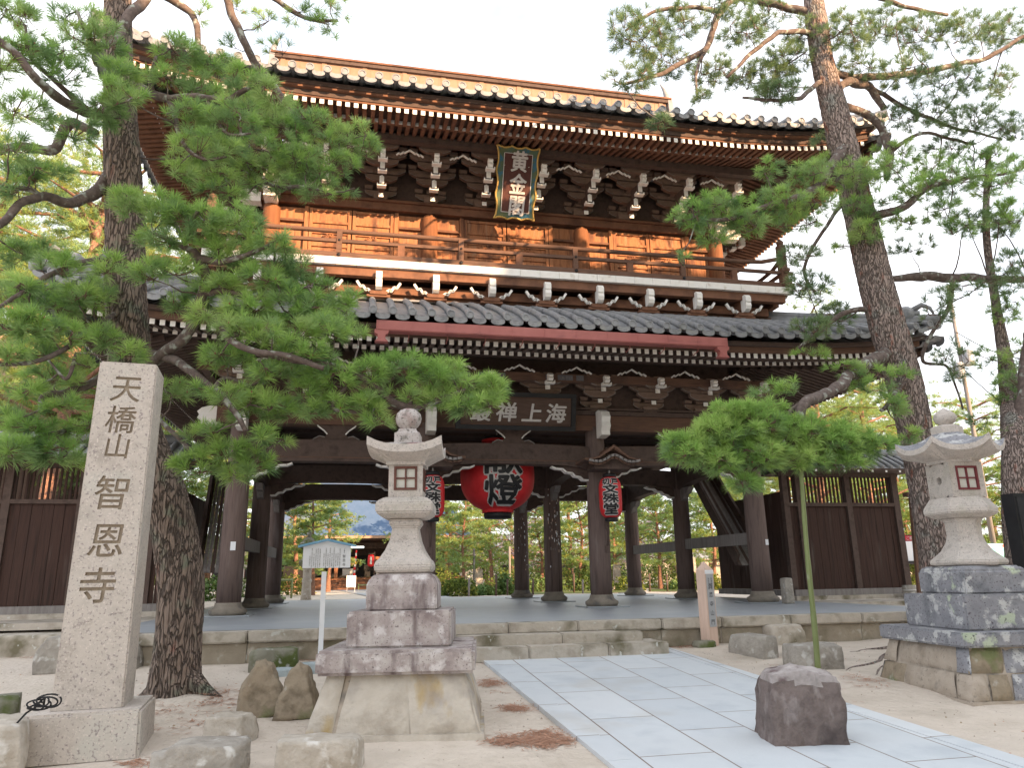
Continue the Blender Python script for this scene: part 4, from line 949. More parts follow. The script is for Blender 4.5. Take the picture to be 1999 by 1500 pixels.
stone('standing_stone','pointed upright brown stone, right one of a pair near the stone lantern',580,1400,(.50,.32,.51),'rock_olive',kind='cone',rz=-.2,seed=8,amp=.055,org=(-3.88,-8.5,0))
stone('rough_stone','small pale chipped stone lying on sand below the two upright stones',455,1440,(.40,.28,.26),'rock_pale',rz=-.35,seed=11,amp=.05,org=(-4.38,-9.22,0),fn=lambda c:Vector((c.x*(1-.3*(c.z+.5)*(c.x>0)),c.y,c.z)))
stone('stone_block','grey brown rough block at the bottom edge beside the pillar base',390,1510,(.64,.40,.30),'rock_grey',rz=-.25,seed=13,amp=.04,org=(-4.42,-10.12,0),fn=lambda c:Vector((c.x+(.0),c.y,c.z-(.18 if c.x<-.3 and c.z>0 else 0))))
stone('stone_block','pale grey squared block lying at the bottom edge in the foreground',625,1510,(.62,.36,.28),'rock_pale',rz=-.16,seed=17,amp=.03,org=(-3.60,-10.14,0))
stone('mossy_rock','rounded mossy rock at the left edge behind the pillar base',10,1420,(.75,.6,.42),'rock_moss',kind='boulder',rz=.4,seed=19,amp=.06,org=(-6.50,-8.75,0))
stone('rough_stone','sandy brown stone in the bottom left corner under a black cable',0,1500,(.60,.6,.42),'rock_pale',rz=.3,seed=23,amp=.05,org=(-6.02,-9.75,0))
stone('mossy_block','low mossy squared block lying against the podium left of the white notice',555,1285,(.64,.42,.30),'rock_moss',rz=.0,seed=29,amp=.03,org=(-4.38,-5.55,0))
stone('flat_stone','flat bluish stone on sand beside the mossy block',560,1308,(.36,.26,.12),'bluestone',rz=.2,seed=31,amp=.02,org=(-4.22,-6.0,0))
stone('flat_stone','flat bluish stone at the foot of the white notice post',615,1305,(.42,.30,.15),'bluestone',rz=-.1,seed=37,amp=.02,org=(-3.86,-5.86,0))
stone('stone_block','long low stone block lying beside the timber marker post',1440,1290,(.34,.72,.32),'rock_grey',rz=.25,seed=41,amp=.03,org=(2.22,-6.0,0))
stone('stone_block','low stone block lying against the podium edge, farthest of the right hand blocks',1500,1250,(.60,.42,.32),'kerb',rz=.05,seed=43,amp=.03,org=(3.25,-5.05,0))
stone('stone_block','squared dark topped stone block at the foot of the bamboo prop',1585,1310,(.62,.44,.33),'rock_grey',rz=.05,seed=47,amp=.03,org=(2.42,-7.1,0))
stone('stone_post','short rounded stone post standing on the podium beside the corner column',1522,1183,(.22,.20,.56),'rock_grey',rz=0,seed=53,amp=.015,org=(6.05,-.75,0)).location.z=-.01
stone('step_block','wide grey stepping block on sand left of the carved pillar',130,1290,(1.25,.7,.46),'rock_grey',rz=.02,seed=59,amp=.03,org=(-6.75,-4.9,0),cat='step stone')
stone('step_block','long low stepping stone below the left plank wall',60,1240,(3.2,.7,.34),'kerb',rz=0,seed=61,amp=.02,org=(-8.9,-3.1,0),cat='step stone')
stone('mossy_rock','small moss covered stone at the foot of the timber marker post',1390,1262,(.34,.26,.13),'rock_moss',kind='boulder',seed=67,amp=.03,org=(1.87,-5.15,0))
# black cable bundle
random.seed(4); mb=MB(); c=Vector((-5.62,-9.85,-.20))
for k in range(5):
    t0=random.uniform(0,3); R1=Matrix.Rotation(random.uniform(.6,1.3),3,'X')@Matrix.Rotation(random.uniform(-.6,.6),3,'Y'); a_,b_=random.uniform(.05,.085),random.uniform(.03,.05)
    mb.tube([c+R1@Vector((a_*math.cos(t)+.02*k-.03,b_*math.sin(t),.012*math.sin(2*t)))+Vector((0,0,.01*k)) for t in [t0+2*PI*i/20 for i in range(20)]],.0065,'wire',n=6,cap=False)
mb.tube([c+Vector((-.02,0,0)),c+Vector((-.08,-.02,-.04)),c+Vector((-.14,-.03,-.12)),c+Vector((-.17,-.05,-.26))],.0075,'wire',n=6)
mb.tube([c+Vector((.02,0,.01)),c+Vector((.03,-.02,.05)),c+Vector((.0,-.01,.07))],.008,'wire',n=6)
put(mb,'cable_coil',label='black coiled cable lying on the stone in the bottom left corner',cat='cable',origin=tuple(c-Vector((0,0,.1))))
# pebbles, bark flakes and dead leaves on the sand
random.seed(12)
for nm,lb,mt,N_,sz in(('pebbles','small pale and dark pebbles strewn over the sand','rock',1500,.010),('bark_flakes','brown bark flakes and dead leaves strewn over the sand','litter',520,.016)):
    V=[];F=[]
    for _ in range(N_):
        y=-random.uniform(4.9,12.5); x=random.uniform(-8.5,6.5)
        if PXL(y)-.05<x<PXR(y)+.05: continue
        z=gfn(x,y); r=sz*random.uniform(.5,1.6); i=len(V); h=r*(.9 if mt=='rock' else .25)
        V+=[(x+r*math.cos(a)*random.uniform(.7,1.1),y+r*math.sin(a)*random.uniform(.6,1.1),z-.002) for a in(0,1.57,3.14,4.71)]+[(x+random.uniform(-.2,.2)*r,y,z+h)]
        F+=[(i,i+1,i+4),(i+1,i+2,i+4),(i+2,i+3,i+4),(i+3,i,i+4)]
    put(npmesh(nm,V,np.array(F),[mt]),nm,label=lb,cat=nm.replace('_',' '),kind='stuff')

# ================================================================ carved stone pillar
a=ATG(60,1492); b=ATG(250,1492); ux=Vector((b.x-a.x,b.y-a.y,0)); ang=math.atan2(ux.y,ux.x)
ang=math.radians(6)
_p=ATG(147,1494); PB=_p+Matrix.Rotation(ang,3,'Z')@Vector((0,.43,0)); PB.z=_p.z-.01
PR=root('stone_pillar','tall square carved granite pillar standing in front of the left pine','stone pillar',tuple(PB))
Rp=Matrix.Rotation(ang,3,'Z')
def loc_box(mb,w0,d0,w1,d1,z0,z1,mat,C=PB,R=Rp,bulge=0):
    vs=[Vector((x*w/2,y*d/2,z)) for w,d,z in((w0,d0,z0),(w1,d1,z1)) for x,y in((-1,-1),(1,-1),(1,1),(-1,1))]
    mb.add([C+R@v for v in vs],[(3,2,1,0),(4,5,6,7),(0,1,5,4),(1,2,6,5),(2,3,7,6),(3,0,4,7)],mat)
mb=MB(); loc_box(mb,.86,.86,.83,.83,0,.37,'granite_pink'); bs=put(mb,'pillar_base',PR,bevel=.02)
PW=.515; PZ0=.36; PZ1=3.24; 
mb=MB(); loc_box(mb,PW,PW,PW*.90,PW*.90,PZ0,PZ1,'granite_pink'); sh=put(mb,'pillar_shaft',PR,bevel=.012)
sh.data.materials.append(M['carve'])
# carved characters: cut 18 mm into the front face
tl=math.atan2(PW*.05,PZ1-PZ0)
CH=[]
for ch_,py_,sz_,du_ in(('天',755,.25,.0),('橋',815,.245,-.01),('山',868,.22,-.01),('智',960,.29,-.01),('恩',1055,.29,-.01),('寺',1143,.29,-.03)):
    CH.append((ch_,AT(215,py_,PB.y-.32).z-PB.z,sz_,du_,0))
ms=[]
def facepoint(z,u=0): return PB+Rp@Vector((u,-(PW/2-(z-PZ0)*math.tan(tl)),z))
for ch,z,sz,du,rot in CH:
    t=textmesh(ch,sz*1.05,'carve',bold=sz*.009,ext=.016,sx=.95,sy=1.0,shear=.08)
    Fm=frame(facepoint(z,du),Rp@Vector((1,0,0)),Rp@Vector((0,-1,math.tan(tl)))); t.transform(Fm); ms.append(t)
tm=merge(ms,'t'); tm.transform(Matrix.Translation(-PB)); tm.materials.clear(); tm.materials.append(M['granite_pink']); tm.materials.append(M['carve'])
tm.polygons.foreach_set('material_index',[1]*len(tm.polygons))
bm=bmesh.new(); bm.from_mesh(tm); bmesh.ops.remove_doubles(bm,verts=bm.verts,dist=1e-5); bmesh.ops.recalc_face_normals(bm,faces=bm.faces); bm.to_mesh(tm); bm.free()
tob=bpy.data.objects.new('cut',tm); COL.objects.link(tob); tob.location=PB
md=sh.modifiers.new('b','BOOLEAN'); md.object=tob; md.operation='DIFFERENCE'; md.solver='EXACT'; md.use_self=True
try: md.material_mode='INDEX'
except Exception: pass
bpy.context.view_layer.update(); dg=bpy.context.evaluated_depsgraph_get(); me2=bpy.data.meshes.new_from_object(sh.evaluated_get(dg)); sh.modifiers.clear(); sh.data=me2; me2.name='pillar_shaft'
bpy.data.objects.remove(tob)

# ================================================================ stone lanterns
def stone_window(mb,c,w,h,fr,x,n):
    pass
LC=Vector((-2.92,-8.80,0)); LC.z=gfn(LC.x,LC.y)-.03
LT=root('stone_lantern','tall square grey stone lantern on stepped base left of the path','stone lantern',tuple(LC))
La=-.17
def zl(py): return AT(785,py,LC.y-.30).z-LC.z
zb=[zl(p) for p in(1438,1308,1262,1193,1120,1098,1010,990,968,905,880,858,835,800)]
mb=MB(); q=PI/4*0+La
def sq(prof,mat,jit=0): 
    m_=MB(); m_.lathe(prof,LC,mat,sides=4,rot=La,jit=jit); return m_
z1=zb[1]; z2=zb[2]; z3=zb[3]; z4=zb[4]
# battered podium of big fitted stones
def fitted(C,w0,w1,h,rot,mat,cols_,rows,seed,tag_):
    random.seed(seed); mb=MB(); R=Matrix.Rotation(rot,3,'Z')
    core=MB(); core.lathe([(w0/2-.03,0),(w1/2-.03,h-.002)],C,'kerb',sides=4,rot=rot); mb.add(core.v,core.f,'rock'); foot=MB(); foot.lathe([(w0/2+.05,-.16),(w0/2+.012,.012)],C,'rock',sides=4,rot=rot); mb.add(foot.v,foot.f,mat[0])
    for side in range(4):
        Rs=R@Matrix.Rotation(side*PI/2,3,'Z')
        for r_ in range(rows):
            za,zb_=h*r_/rows,h*(r_+1)/rows; cuts=[-1]+sorted(random.uniform(-.75,.75) for _ in range(cols_-1))+[1]
            for a_,b_ in zip(cuts,cuts[1:]):
                sk=random.uniform(-.05,.05)
                P=[]
                for z,t in((za,0),(zb_,1)):
                    hw=(w0+(w1-w0)*z/h)/2
                    for u in(a_,b_): P.append((u*hw+(.006 if u==a_ else -.006)+(sk*t if abs(u)<1 else 0),hw,z+(.006 if t==0 else -.006)))
                th=random.uniform(.0,.025); mm=random.choice(mat)
                bmv=[]; n=5
                for i in range(n+1):
                    for j in range(n+1):
                        s_,t_=i/n,j/n; x=(P[0][0]*(1-s_)+P[1][0]*s_)*(1-t_)+(P[2][0]*(1-s_)+P[3][0]*s_)*t_; y=(P[0][1]*(1-t_)+P[2][1]*t_); z=P[0][2]*(1-t_)+P[2][2]*t_
                        ed=min(s_,1-s_,t_,1-t_); y+=th+.02*noise.noise(Vector((x*5+seed,z*5,side)))-(.03 if ed==0 else 0)
                        bmv.append(C+Rs@Vector((x,-y,z)))
                mb.add(bmv,[(i*(n+1)+j,(i+1)*(n+1)+j,(i+1)*(n+1)+j+1,i*(n+1)+j+1) for i in range(n) for j in range(n)],mm,True)
    return mb
random.seed(5)
put(fitted(LC,1.48,1.20,z1+.0,La,['rock_podium','rock_podium','rock_podium'],3,1,4,'l'),'podium',LT)
def slab(C,w,z0,z1,mat,rot,bev=.02,jit=.004): 
    m_=MB(); m_.lathe([(w/2,z0),(w/2,z1)],C,mat,sides=4,rot=rot,jit=jit); return m_
put(slab(LC,1.36,z1,z2,'granite_red',La),'base_slab',LT,bevel=.025)
put(slab(LC,.93,z2,z3,'granite_red',La),'middle_block',LT,bevel=.018)
mb=sq([(.325,z3),(.325,z4-.10),(.30,z4-.04),(.25,z4)],'granite_red'); put(mb,'upper_block',LT,bevel=.015)
s0=z4; s1=zb[6]
mb=sq([(.22,s0),(.262,s0+.02),(.272,s0+.07),(.255,s0+.115),(.225,s0+.145),(.18,s0+.22),(.145,s0+.31),(.128,s0+.40),(.124,s0+(s1-s0)*.84),(.15,s0+(s1-s0)*.88),(.155,s1-.02),(.14,s1)],'granite'); put(mb,'shaft',LT,bevel=.01)
a0,a1=zb[6],zb[8]
mb=sq([(.20,a0),(.27,a0+.05),(.275,a0+.14),(.245,a1-.03),(.20,a1)],'granite'); put(mb,'capital',LT,bevel=.012)
f0,f1=a1,zb[9]+.02
mb=MB()      # fire box with a real opening: four posts, sill and lintel
Rl=Matrix.Rotation(La,3,'Z'); FB=.165
for x in(-1,1):
    for y in(-1,1): mb.box(LC+Rl@Vector((x*(FB-.03),y*(FB-.03),(f0+f1)/2)),(.06,.06,f1-f0),'granite',R=Rl)
hh=f1-f0
for k in range(4):
    Rk=Rl@Matrix.Rotation(k*PI/2,3,'Z')
    for zc_,h_ in((f0+hh*.11,hh*.22),(f1-hh*.06,hh*.12)): mb.box(LC+Rk@Vector((0,-(FB-.0305),zc_)),(2*FB-.121,.059,h_),'granite',R=Rk)
fb=put(mb,'fire_box',LT)
def window(C,R,w,h,zc_,y,parent,mat='frame_brown'):
    m_=MB(); t=.022
    for s in(-1,1): m_.box(C+R@Vector((s*(w/2-t/2),-y,zc_)),(t,.03,h),mat,R=R); m_.box(C+R@Vector((0,-y,zc_+s*(h/2-t/2))),(w-2*t-.001,.03,t),mat,R=R)
    m_.box(C+R@Vector((0,-y,zc_)),(.014,.026,h-2*t-.001),mat,R=R); m_.box(C+R@Vector((0,-y+.001,zc_)),(w-2*t-.001,.022,.014),mat,R=R)
    wd=sub(m_,'window_frame',parent); p_=MB(); p_.box(C+R@Vector((0,-y+.014,zc_)),(w-.02,.006,h-.02),'paper',R=R); sub(p_,'window_paper',parent)
window(LC,Rl,.225,hh*.70,f0+hh*.56,FB-.004,fb); window(LC,Rl@Matrix.Rotation(PI/2,3,'Z'),.21,hh*.64,f0+hh*.55,FB-.004,fb); window(LC,Rl@Matrix.Rotation(-PI/2,3,'Z'),.21,hh*.64,f0+hh*.55,FB-.004,fb)
def kasa(C,n,rot,z0,z1,ri,re,rt,curl,mat,topmat,th=.11):
    # curved lantern roof with upturned corners: n sides
    mb=MB(); K=8; J=8; vs=[];  
    def P(side,u,t,low=0):
        A=2*PI*side/n+rot-PI/2; hw=math.tan(PI/n); r=rt+(re-rt)*(1-t)**1.0
        up=curl*(abs(u)**2.6)*(1-t)**2.4; z=z0+th+up+(z1-z0-th)*(1-(1-t)**1.0)**1.35
        if low: z=z0+up*.9+(0 if low==1 else -.03); r=re if low==1 else ri
        x=u*hw*r; y=r; v=Vector((x,-y,0)); v=Matrix.Rotation(A+PI/2,3,'Z')@v; return C+v+Vector((0,0,z if low!=2 else z0-.07))
    for s in range(n):
        g=[[P(s,-1+2*i/K,j/J) for i in range(K+1)] for j in range(J+1)]
        v=sum(g,[]); mb.add(v,[(j*(K+1)+i,j*(K+1)+i+1,(j+1)*(K+1)+i+1,(j+1)*(K+1)+i) for j in range(J) for i in range(K)],topmat,True)
        lo=[P(s,-1+2*i/K,0,1) for i in range(K+1)]; mb.add(g[0]+lo,[(i,i+1,i+K+2,i+K+1) for i in range(K)],mat)
        inn=[P(s,-1+2*i/K,0,2) for i in range(K+1)]; mb.add(lo+inn,[(i,i+1,i+K+2,i+K+1) for i in range(K)],mat)
    mb.lathe([(rt*1.0,z1-.02),(rt*.98,z1)],C,topmat,sides=n,rot=rot-(PI/6 if n==6 else 0)); mb.lathe([(ri,z0-.10),(ri,z0-.02)],C,mat,sides=n,rot=rot-(PI/6 if n==6 else 0))
    return mb
r0,r1=zb[10]-.02,zb[11]
put(kasa(LC,4,La,r0,r1,.19,.36,.155,.085,'granite','granite_top',th=.075),'lantern_roof',LT)
mb=MB(); zt_=zb[11]; mb.lathe([(.125,zt_-.01),(.125,zt_+.10),(.10,zt_+.115),(.085,zt_+.15)],LC,'granite_top',sides=4,rot=La); h9=zb[13]-zt_
mb.lathe([(.075,.13),(.075,.165),(.10,.185),(.125,.225),(.132,.27),(.122,.315),(.09,.35),(.05,.368),(.01,.375)],LC+Vector((0,0,zt_)),'granite_top',n=24); put(mb,'jewel_finial',LT)
# right lantern
RC=Vector((3.42,-8.85,0)); RC.z=gfn(RC.x,RC.y)-.03
RLn=root('stone_lantern','large six sided stone lantern on a wide stepped base at the right edge','stone lantern',tuple(RC))
Ra=-.10
def zr(px,py): return AT(px,py,RC.y-.45).z-RC.z
q=[zr(1900,p) for p in(1395,1262,1232,1162,1105)]; 
def zr2(py): return AT(1870,py,RC.y-.2).z-RC.z
put(fitted(RC,1.62,1.34,q[1],Ra,['rock','granite_grey','rock_olive'],3,2,9,'r'),'podium',RLn)
put(slab(RC,1.48,q[1],q[2],'granite_grey',Ra,jit=.006),'base_slab',RLn,bevel=.02)
put(slab(RC,1.04,q[2],q[3],'granite_grey',Ra,jit=.006),'middle_block',RLn,bevel=.015)
mb=MB(); mb.lathe([(.385,q[3]),(.385,q[4]-.05),(.335,q[4])],RC,'granite_grey',sides=4,rot=Ra); put(mb,'upper_block',RLn,bevel=.02)
Rh=Ra+.12; H6=[zr2(p) for p in(1103,1065,1010,998,970,905,880,850,838,815)]
k0=q[4]
mb=MB(); mb.lathe([(.30,k0),(.345,k0+.02),(.35,k0+.06),(.30,k0+.10),(.23,k0+.17),(.18,k0+.26),(.16,k0+.34),(.165,H6[2]-.04),(.20,H6[2])],RC,'granite',sides=6,rot=Rh); put(mb,'shaft',RLn,bevel=.01)
mb=MB(); mb.lathe([(.24,H6[2]),(.335,H6[2]+.05),(.335,H6[2]+.11),(.26,H6[4]),],RC,'granite',sides=6,rot=Rh); put(mb,'capital',RLn,bevel=.01)
g0,g1=H6[4],H6[5]+.02; FB=.205; hh=g1-g0
mb=MB(); Rf=Matrix.Rotation(Rh-.12,3,'Z')
for x in(-1,1):
    for y in(-1,1): mb.box(RC+Rf@Vector((x*(FB-.04),y*(FB-.04),(g0+g1)/2)),(.08,.08,hh),'granite',R=Rf)
for k in(0,2):
    Rk=Rf@Matrix.Rotation(k*PI/2,3,'Z')
    for zc_,h_ in((g0+hh*.10,hh*.20),(g1-hh*.06,hh*.12)): mb.box(RC+Rk@Vector((0,-(FB-.0405),zc_)),(2*FB-.161,.079,h_),'granite',R=Rk)
for k in(1,3):
    Rk=Rf@Matrix.Rotation(k*PI/2,3,'Z'); n=20; o=[]
    # side slab with round hole
    a=FB-.08; ring=[(.045*math.cos(2*PI*i/n),.045*math.sin(2*PI*i/n)) for i in range(n)]
    sqv=[]
    for i in range(n):
        c_,s_=math.cos(2*PI*i/n),math.sin(2*PI*i/n); m_=max(abs(c_)/a,abs(s_)/(hh/2)); sqv.append((c_/m_,s_/m_))
    vv=[RC+Rk@Vector((x,-(FB-.002),g0+hh/2+z)) for x,z in ring+sqv]+[RC+Rk@Vector((x,-(FB-.08),g0+hh/2+z)) for x,z in ring]
    mb.add(vv,[(i,(i+1)%n,(i+1)%n+n,i+n) for i in range(n)]+[(i,(i+1)%n,(i+1)%n+2*n,i+2*n) for i in range(n)],'granite')
fb=put(mb,'fire_box',RLn); window(RC,Rf,.26,hh*.68,g0+hh*.54,FB-.004,fb,'frame_red'); window(RC,Rf@Matrix.Rotation(PI,3,'Z'),.26,hh*.68,g0+hh*.54,FB-.004,fb,'frame_red')
put(kasa(RC,6,Rh+PI/6,H6[6]-.03,H6[7]+.05,.24,.50,.15,.12,'granite','granite_grey',th=.06),'lantern_roof',RLn)
zt_=H6[7]+.04; mb=MB(); mb.lathe([(.15,zt_),(.15,zt_+.09),(.11,zt_+.11)],RC,'granite',sides=6,rot=Rh); mb.lathe([(.08,.10),(.075,.13),(.11,.155),(.125,.20),(.115,.24),(.08,.28),(.03,.31),(.005,.33)],RC+Vector((0,0,zt_)),'granite',n=24); put(mb,'jewel_finial',RLn)

# ================================================================ white notice board
nb=AT(625,1285,-5.75); NBx=nb.x; gz=gfn(NBx,-5.75)
NB=root('notice_board','white notice board with blue gabled top on a white post','notice board',(NBx,-5.75,gz))
mb=MB(); mb.box((NBx,-5.75,gz+.62),(.062,.05,1.24),'sign'); put(mb,'post',NB)
t0=AT(597,1110,-5.78); t1=AT(679,1062,-5.78); zb0=t0.z; cxn=(AT(596,1090,-5.78).x+AT(680,1090,-5.78).x)/2; wn=.62
zt1=AT(598,1068,-5.78).z; zt2=AT(640,1057,-5.78).z
mb=MB(); mb.prism([(cxn-wn/2,zb0),(cxn+wn/2,zb0),(cxn+wn/2,zt1),(cxn,zt2),(cxn-wn/2,zt1)],-5.80,-5.77,'sign'); pn=put(mb,'panel',NB)
mb=MB()
for s in(-1,1): mb.prism([(cxn,zt2+.0),(cxn+s*(wn/2+.07),zt1-.012),(cxn+s*(wn/2+.07),zt1+.015),(cxn,zt2+.032)],-5.84,-5.73,'signblue')
put(mb,'gable_top',NB)
ms=[]; F0=lambda x,z:frame((x,-5.8025,z),(1,0,0),(0,-1,0)); random.seed(2)
glyph='天橋山智恩寺文殊堂山門楼閣建立年代明和三年桁行三間梁間二戸重層入母屋造本瓦葺禅宗様式黄金上棟丹後宮津'
for i,ch in enumerate('智恩寺'): t=textmesh(ch,.042,'ink',ext=.0004); t.transform(F0(cxn+.225,zt1-.13-.055*i)); ms.append(t)
t=textmesh('\n'.join('天橋山'),.018,'ink',ext=.0004); t.transform(F0(cxn+.225,zt1-.06)); ms.append(t)
for c_ in range(16):
    if c_ in(9,): continue
    x=cxn+.17-.026*c_; n=random.choice([17,18,18,12]) if c_<15 else 9
    s='\n'.join(random.choice(glyph) for _ in range(n)); t=textmesh(s,.0145,'ink_pale',ext=.0004,offset=.0003); t.transform(F0(x,(zb0+zt1)/2-.01-(18-n)*.004)); ms.append(t)
put(merge(ms,'writing'),'writing',NB)
# ================================================================ timber marker post
mp=AT(1384,1262,-5.1); gz=gfn(1.98,-5.1)
px_=AT(1384,1230,-5.1).x; ztp=AT(1368,1094,-5.1).z; wq=.185
MP=root('marker_post','pale square timber marker post with pointed top and written strip','marker post',(px_,-5.1,gz))
a_=.48; Rm=Matrix.Rotation(a_-.12,3,'Z'); C=Vector((px_,-5.1,gz)); hgt=ztp-gz
mb=MB(); loc_box(mb,wq,wq,wq,wq,0,hgt-.15,'post_pink',C,Rm); vs=[C+Rm@Vector((x*wq/2,y*wq/2,hgt-.15)) for x,y in((-1,-1),(1,-1),(1,1),(-1,1))]+[C+Vector((0,0,hgt-.02))]
mb.add(vs,[(0,1,4),(1,2,4),(2,3,4),(3,0,4)],'post_pink'); put(mb,'post',MP)
mb=MB(); zA=AT(1384,1225,-5.2).z-gz; loc=C+Rm@Vector((.0,-wq/2-.004,0)); mb.box(loc+Vector((0,0,(zA+hgt-.22)/2)),(wq*.78,.006,hgt-.22-zA),'metal',R=Rm); mb.box(loc+Vector((0,0,hgt-.185)),(wq*.98,.008,.06),'sign',R=Rm); put(mb,'strip',MP)
ms=[]
def onpost(u,z): return frame(C+Rm@Vector((u,-wq/2-.0085,z)),Rm@Vector((1,0,0)),Rm@Vector((0,-1,0)))
zc_=zA+.10
for i,ch in enumerate('門山寺恩智'): t=textmesh(ch,.085,'ink',ext=.0005,offset=.001); t.transform(onpost(0,zA+.07+.135*i)); ms.append(t)
for k,s in enumerate(('宮津市指定','有形文化財')): t=textmesh('\n'.join(s),.036,'ink',ext=.0005); t.transform(onpost(.03-.06*k,hgt-.36)); ms.append(t)
put(merge(ms,'writing'),'writing',MP)
# ================================================================ bamboo prop
p0=ATG(1598,1322); p0.z=gfn(p0.x,p0.y); p1=AT(1558,870,p0.y+.05); mb=MB(); n=18
pts=[p0.lerp(p1,i/n)+Vector((.006*math.sin(i*.5),0,0)) for i in range(n+1)]; mb.tube(pts,[.036-.012*i/n+(.003 if i%4==0 else 0) for i in range(n+1)],'bamboo',n=12)
put(mb,'bamboo_prop',label='long green bamboo pole propping up the low pine branch',cat='pole',origin=tuple(p0))
PROPTOP=p1
# litter
random.seed(11); V=[];F=[]
for (px,py,rx,ry,n) in((955,1335,22,8,60),(1005,1385,22,7,70),(1065,1445,45,18,180),(985,1450,35,12,80),(1335,1262,55,5,170),(1200,1470,12,4,14),(60,1270,70,14,60),(1665,1330,30,8,14),(540,1290,90,6,90),(425,1378,60,14,60),(330,1400,130,30,70),(200,1440,400,60,30),(1500,1330,260,60,40),(980,1300,40,60,25),(1690,1345,40,10,14),(270,1492,12,5,20)):
    for _ in range(n):
        r=random.random()**.6; a=random.uniform(0,2*PI); p=ATG(px+rx*r*math.cos(a),py+ry*r*math.sin(a)); z=gfn(p.x,p.y)+.006
        for _k in range(4):
            x,y=p.x+random.gauss(0,.06),p.y+random.gauss(0,.06); a2=random.uniform(0,PI); l=random.uniform(.025,.05); w=.0035; i=len(V)
            dx,dy=math.cos(a2)*l,math.sin(a2)*l; V+=[(x-dx-dy*w/l,y-dy+dx*w/l,z),(x-dx+dy*w/l,y-dy-dx*w/l,z),(x+dx+dy*w/l,y+dy-dx*w/l,z+.004),(x+dx-dy*w/l,y+dy+dx*w/l,z+.004)]; F.append((i,i+1,i+2,i+3))
put(npmesh('needle_litter',V,np.array(F),['litter']),'needle_litter',label='fallen brown pine needles scattered on the sand',cat='litter',kind='stuff')
# ================================================================ trees
def smooth(pts,k=6):
    P=[Vector(p) for p in pts]; P=[P[0]*2-P[1]]+P+[P[-1]*2-P[-2]]; out=[]
    for i in range(1,len(P)-2):
        for j in range(k):
            t=j/k; a,b,c,d=P[i-1],P[i],P[i+1],P[i+2]
            out.append(.5*((2*b)+(c-a)*t+(2*a-5*b+4*c-d)*t*t+(3*b-a-3*c+d)*t**3))
    out.append(P[-2]); return out
def px2(pts,Y):      # pixel polyline (px,py[,w px[,dY]]) -> points and radii
    P=[];R=[]
    for q in pts:
        y=Y+(q[3] if len(q)>3 else 0); p=AT(q[0],q[1],y); P.append(p)
        d=(p-CAM).dot(FW); R.append((q[2] if len(q)>2 else 10)/2*d/FPX*(d/(p-CAM).length))   # off-axis tubes look wider
    return P,R
def trunkmesh(P,R,mat='bark',n=56,k=26,flare=None,seed=0,mb=None,amp=.045,mat2=None,split=0):
    Q=smooth([(*p,) for p in P],k); RR=[]
    for i in range(len(P)-1): RR+=[R[i]+(R[i+1]-R[i])*j/k for j in range(k)]
    RR.append(R[-1])
    def rf(i,t,p):
        v=Vector((math.cos(t)*2.2+seed,math.sin(t)*2.2,p.z*.9)); a=noise.noise(v)*.06
        d=noise.voronoi(Vector((math.cos(t)*RR[i]*18+seed,math.sin(t)*RR[i]*18,p.z*4.2)))[0]; ridge=min(1,(d[1]-d[0])*2.6)
        a+=amp*(ridge-.6)+noise.noise(Vector((math.cos(t)*9,math.sin(t)*9,p.z*7)))*.012
        if flare and p.z<flare: a+=((flare-p.z)/1.0)**2*(.35+.30*math.sin(t*5+seed)+.15*math.sin(3*t))
        return 1+a
    mb=mb or MB(); mb.tube(Q,RR,mat,n=n,rfn=rf,cap=False); return mb,Q
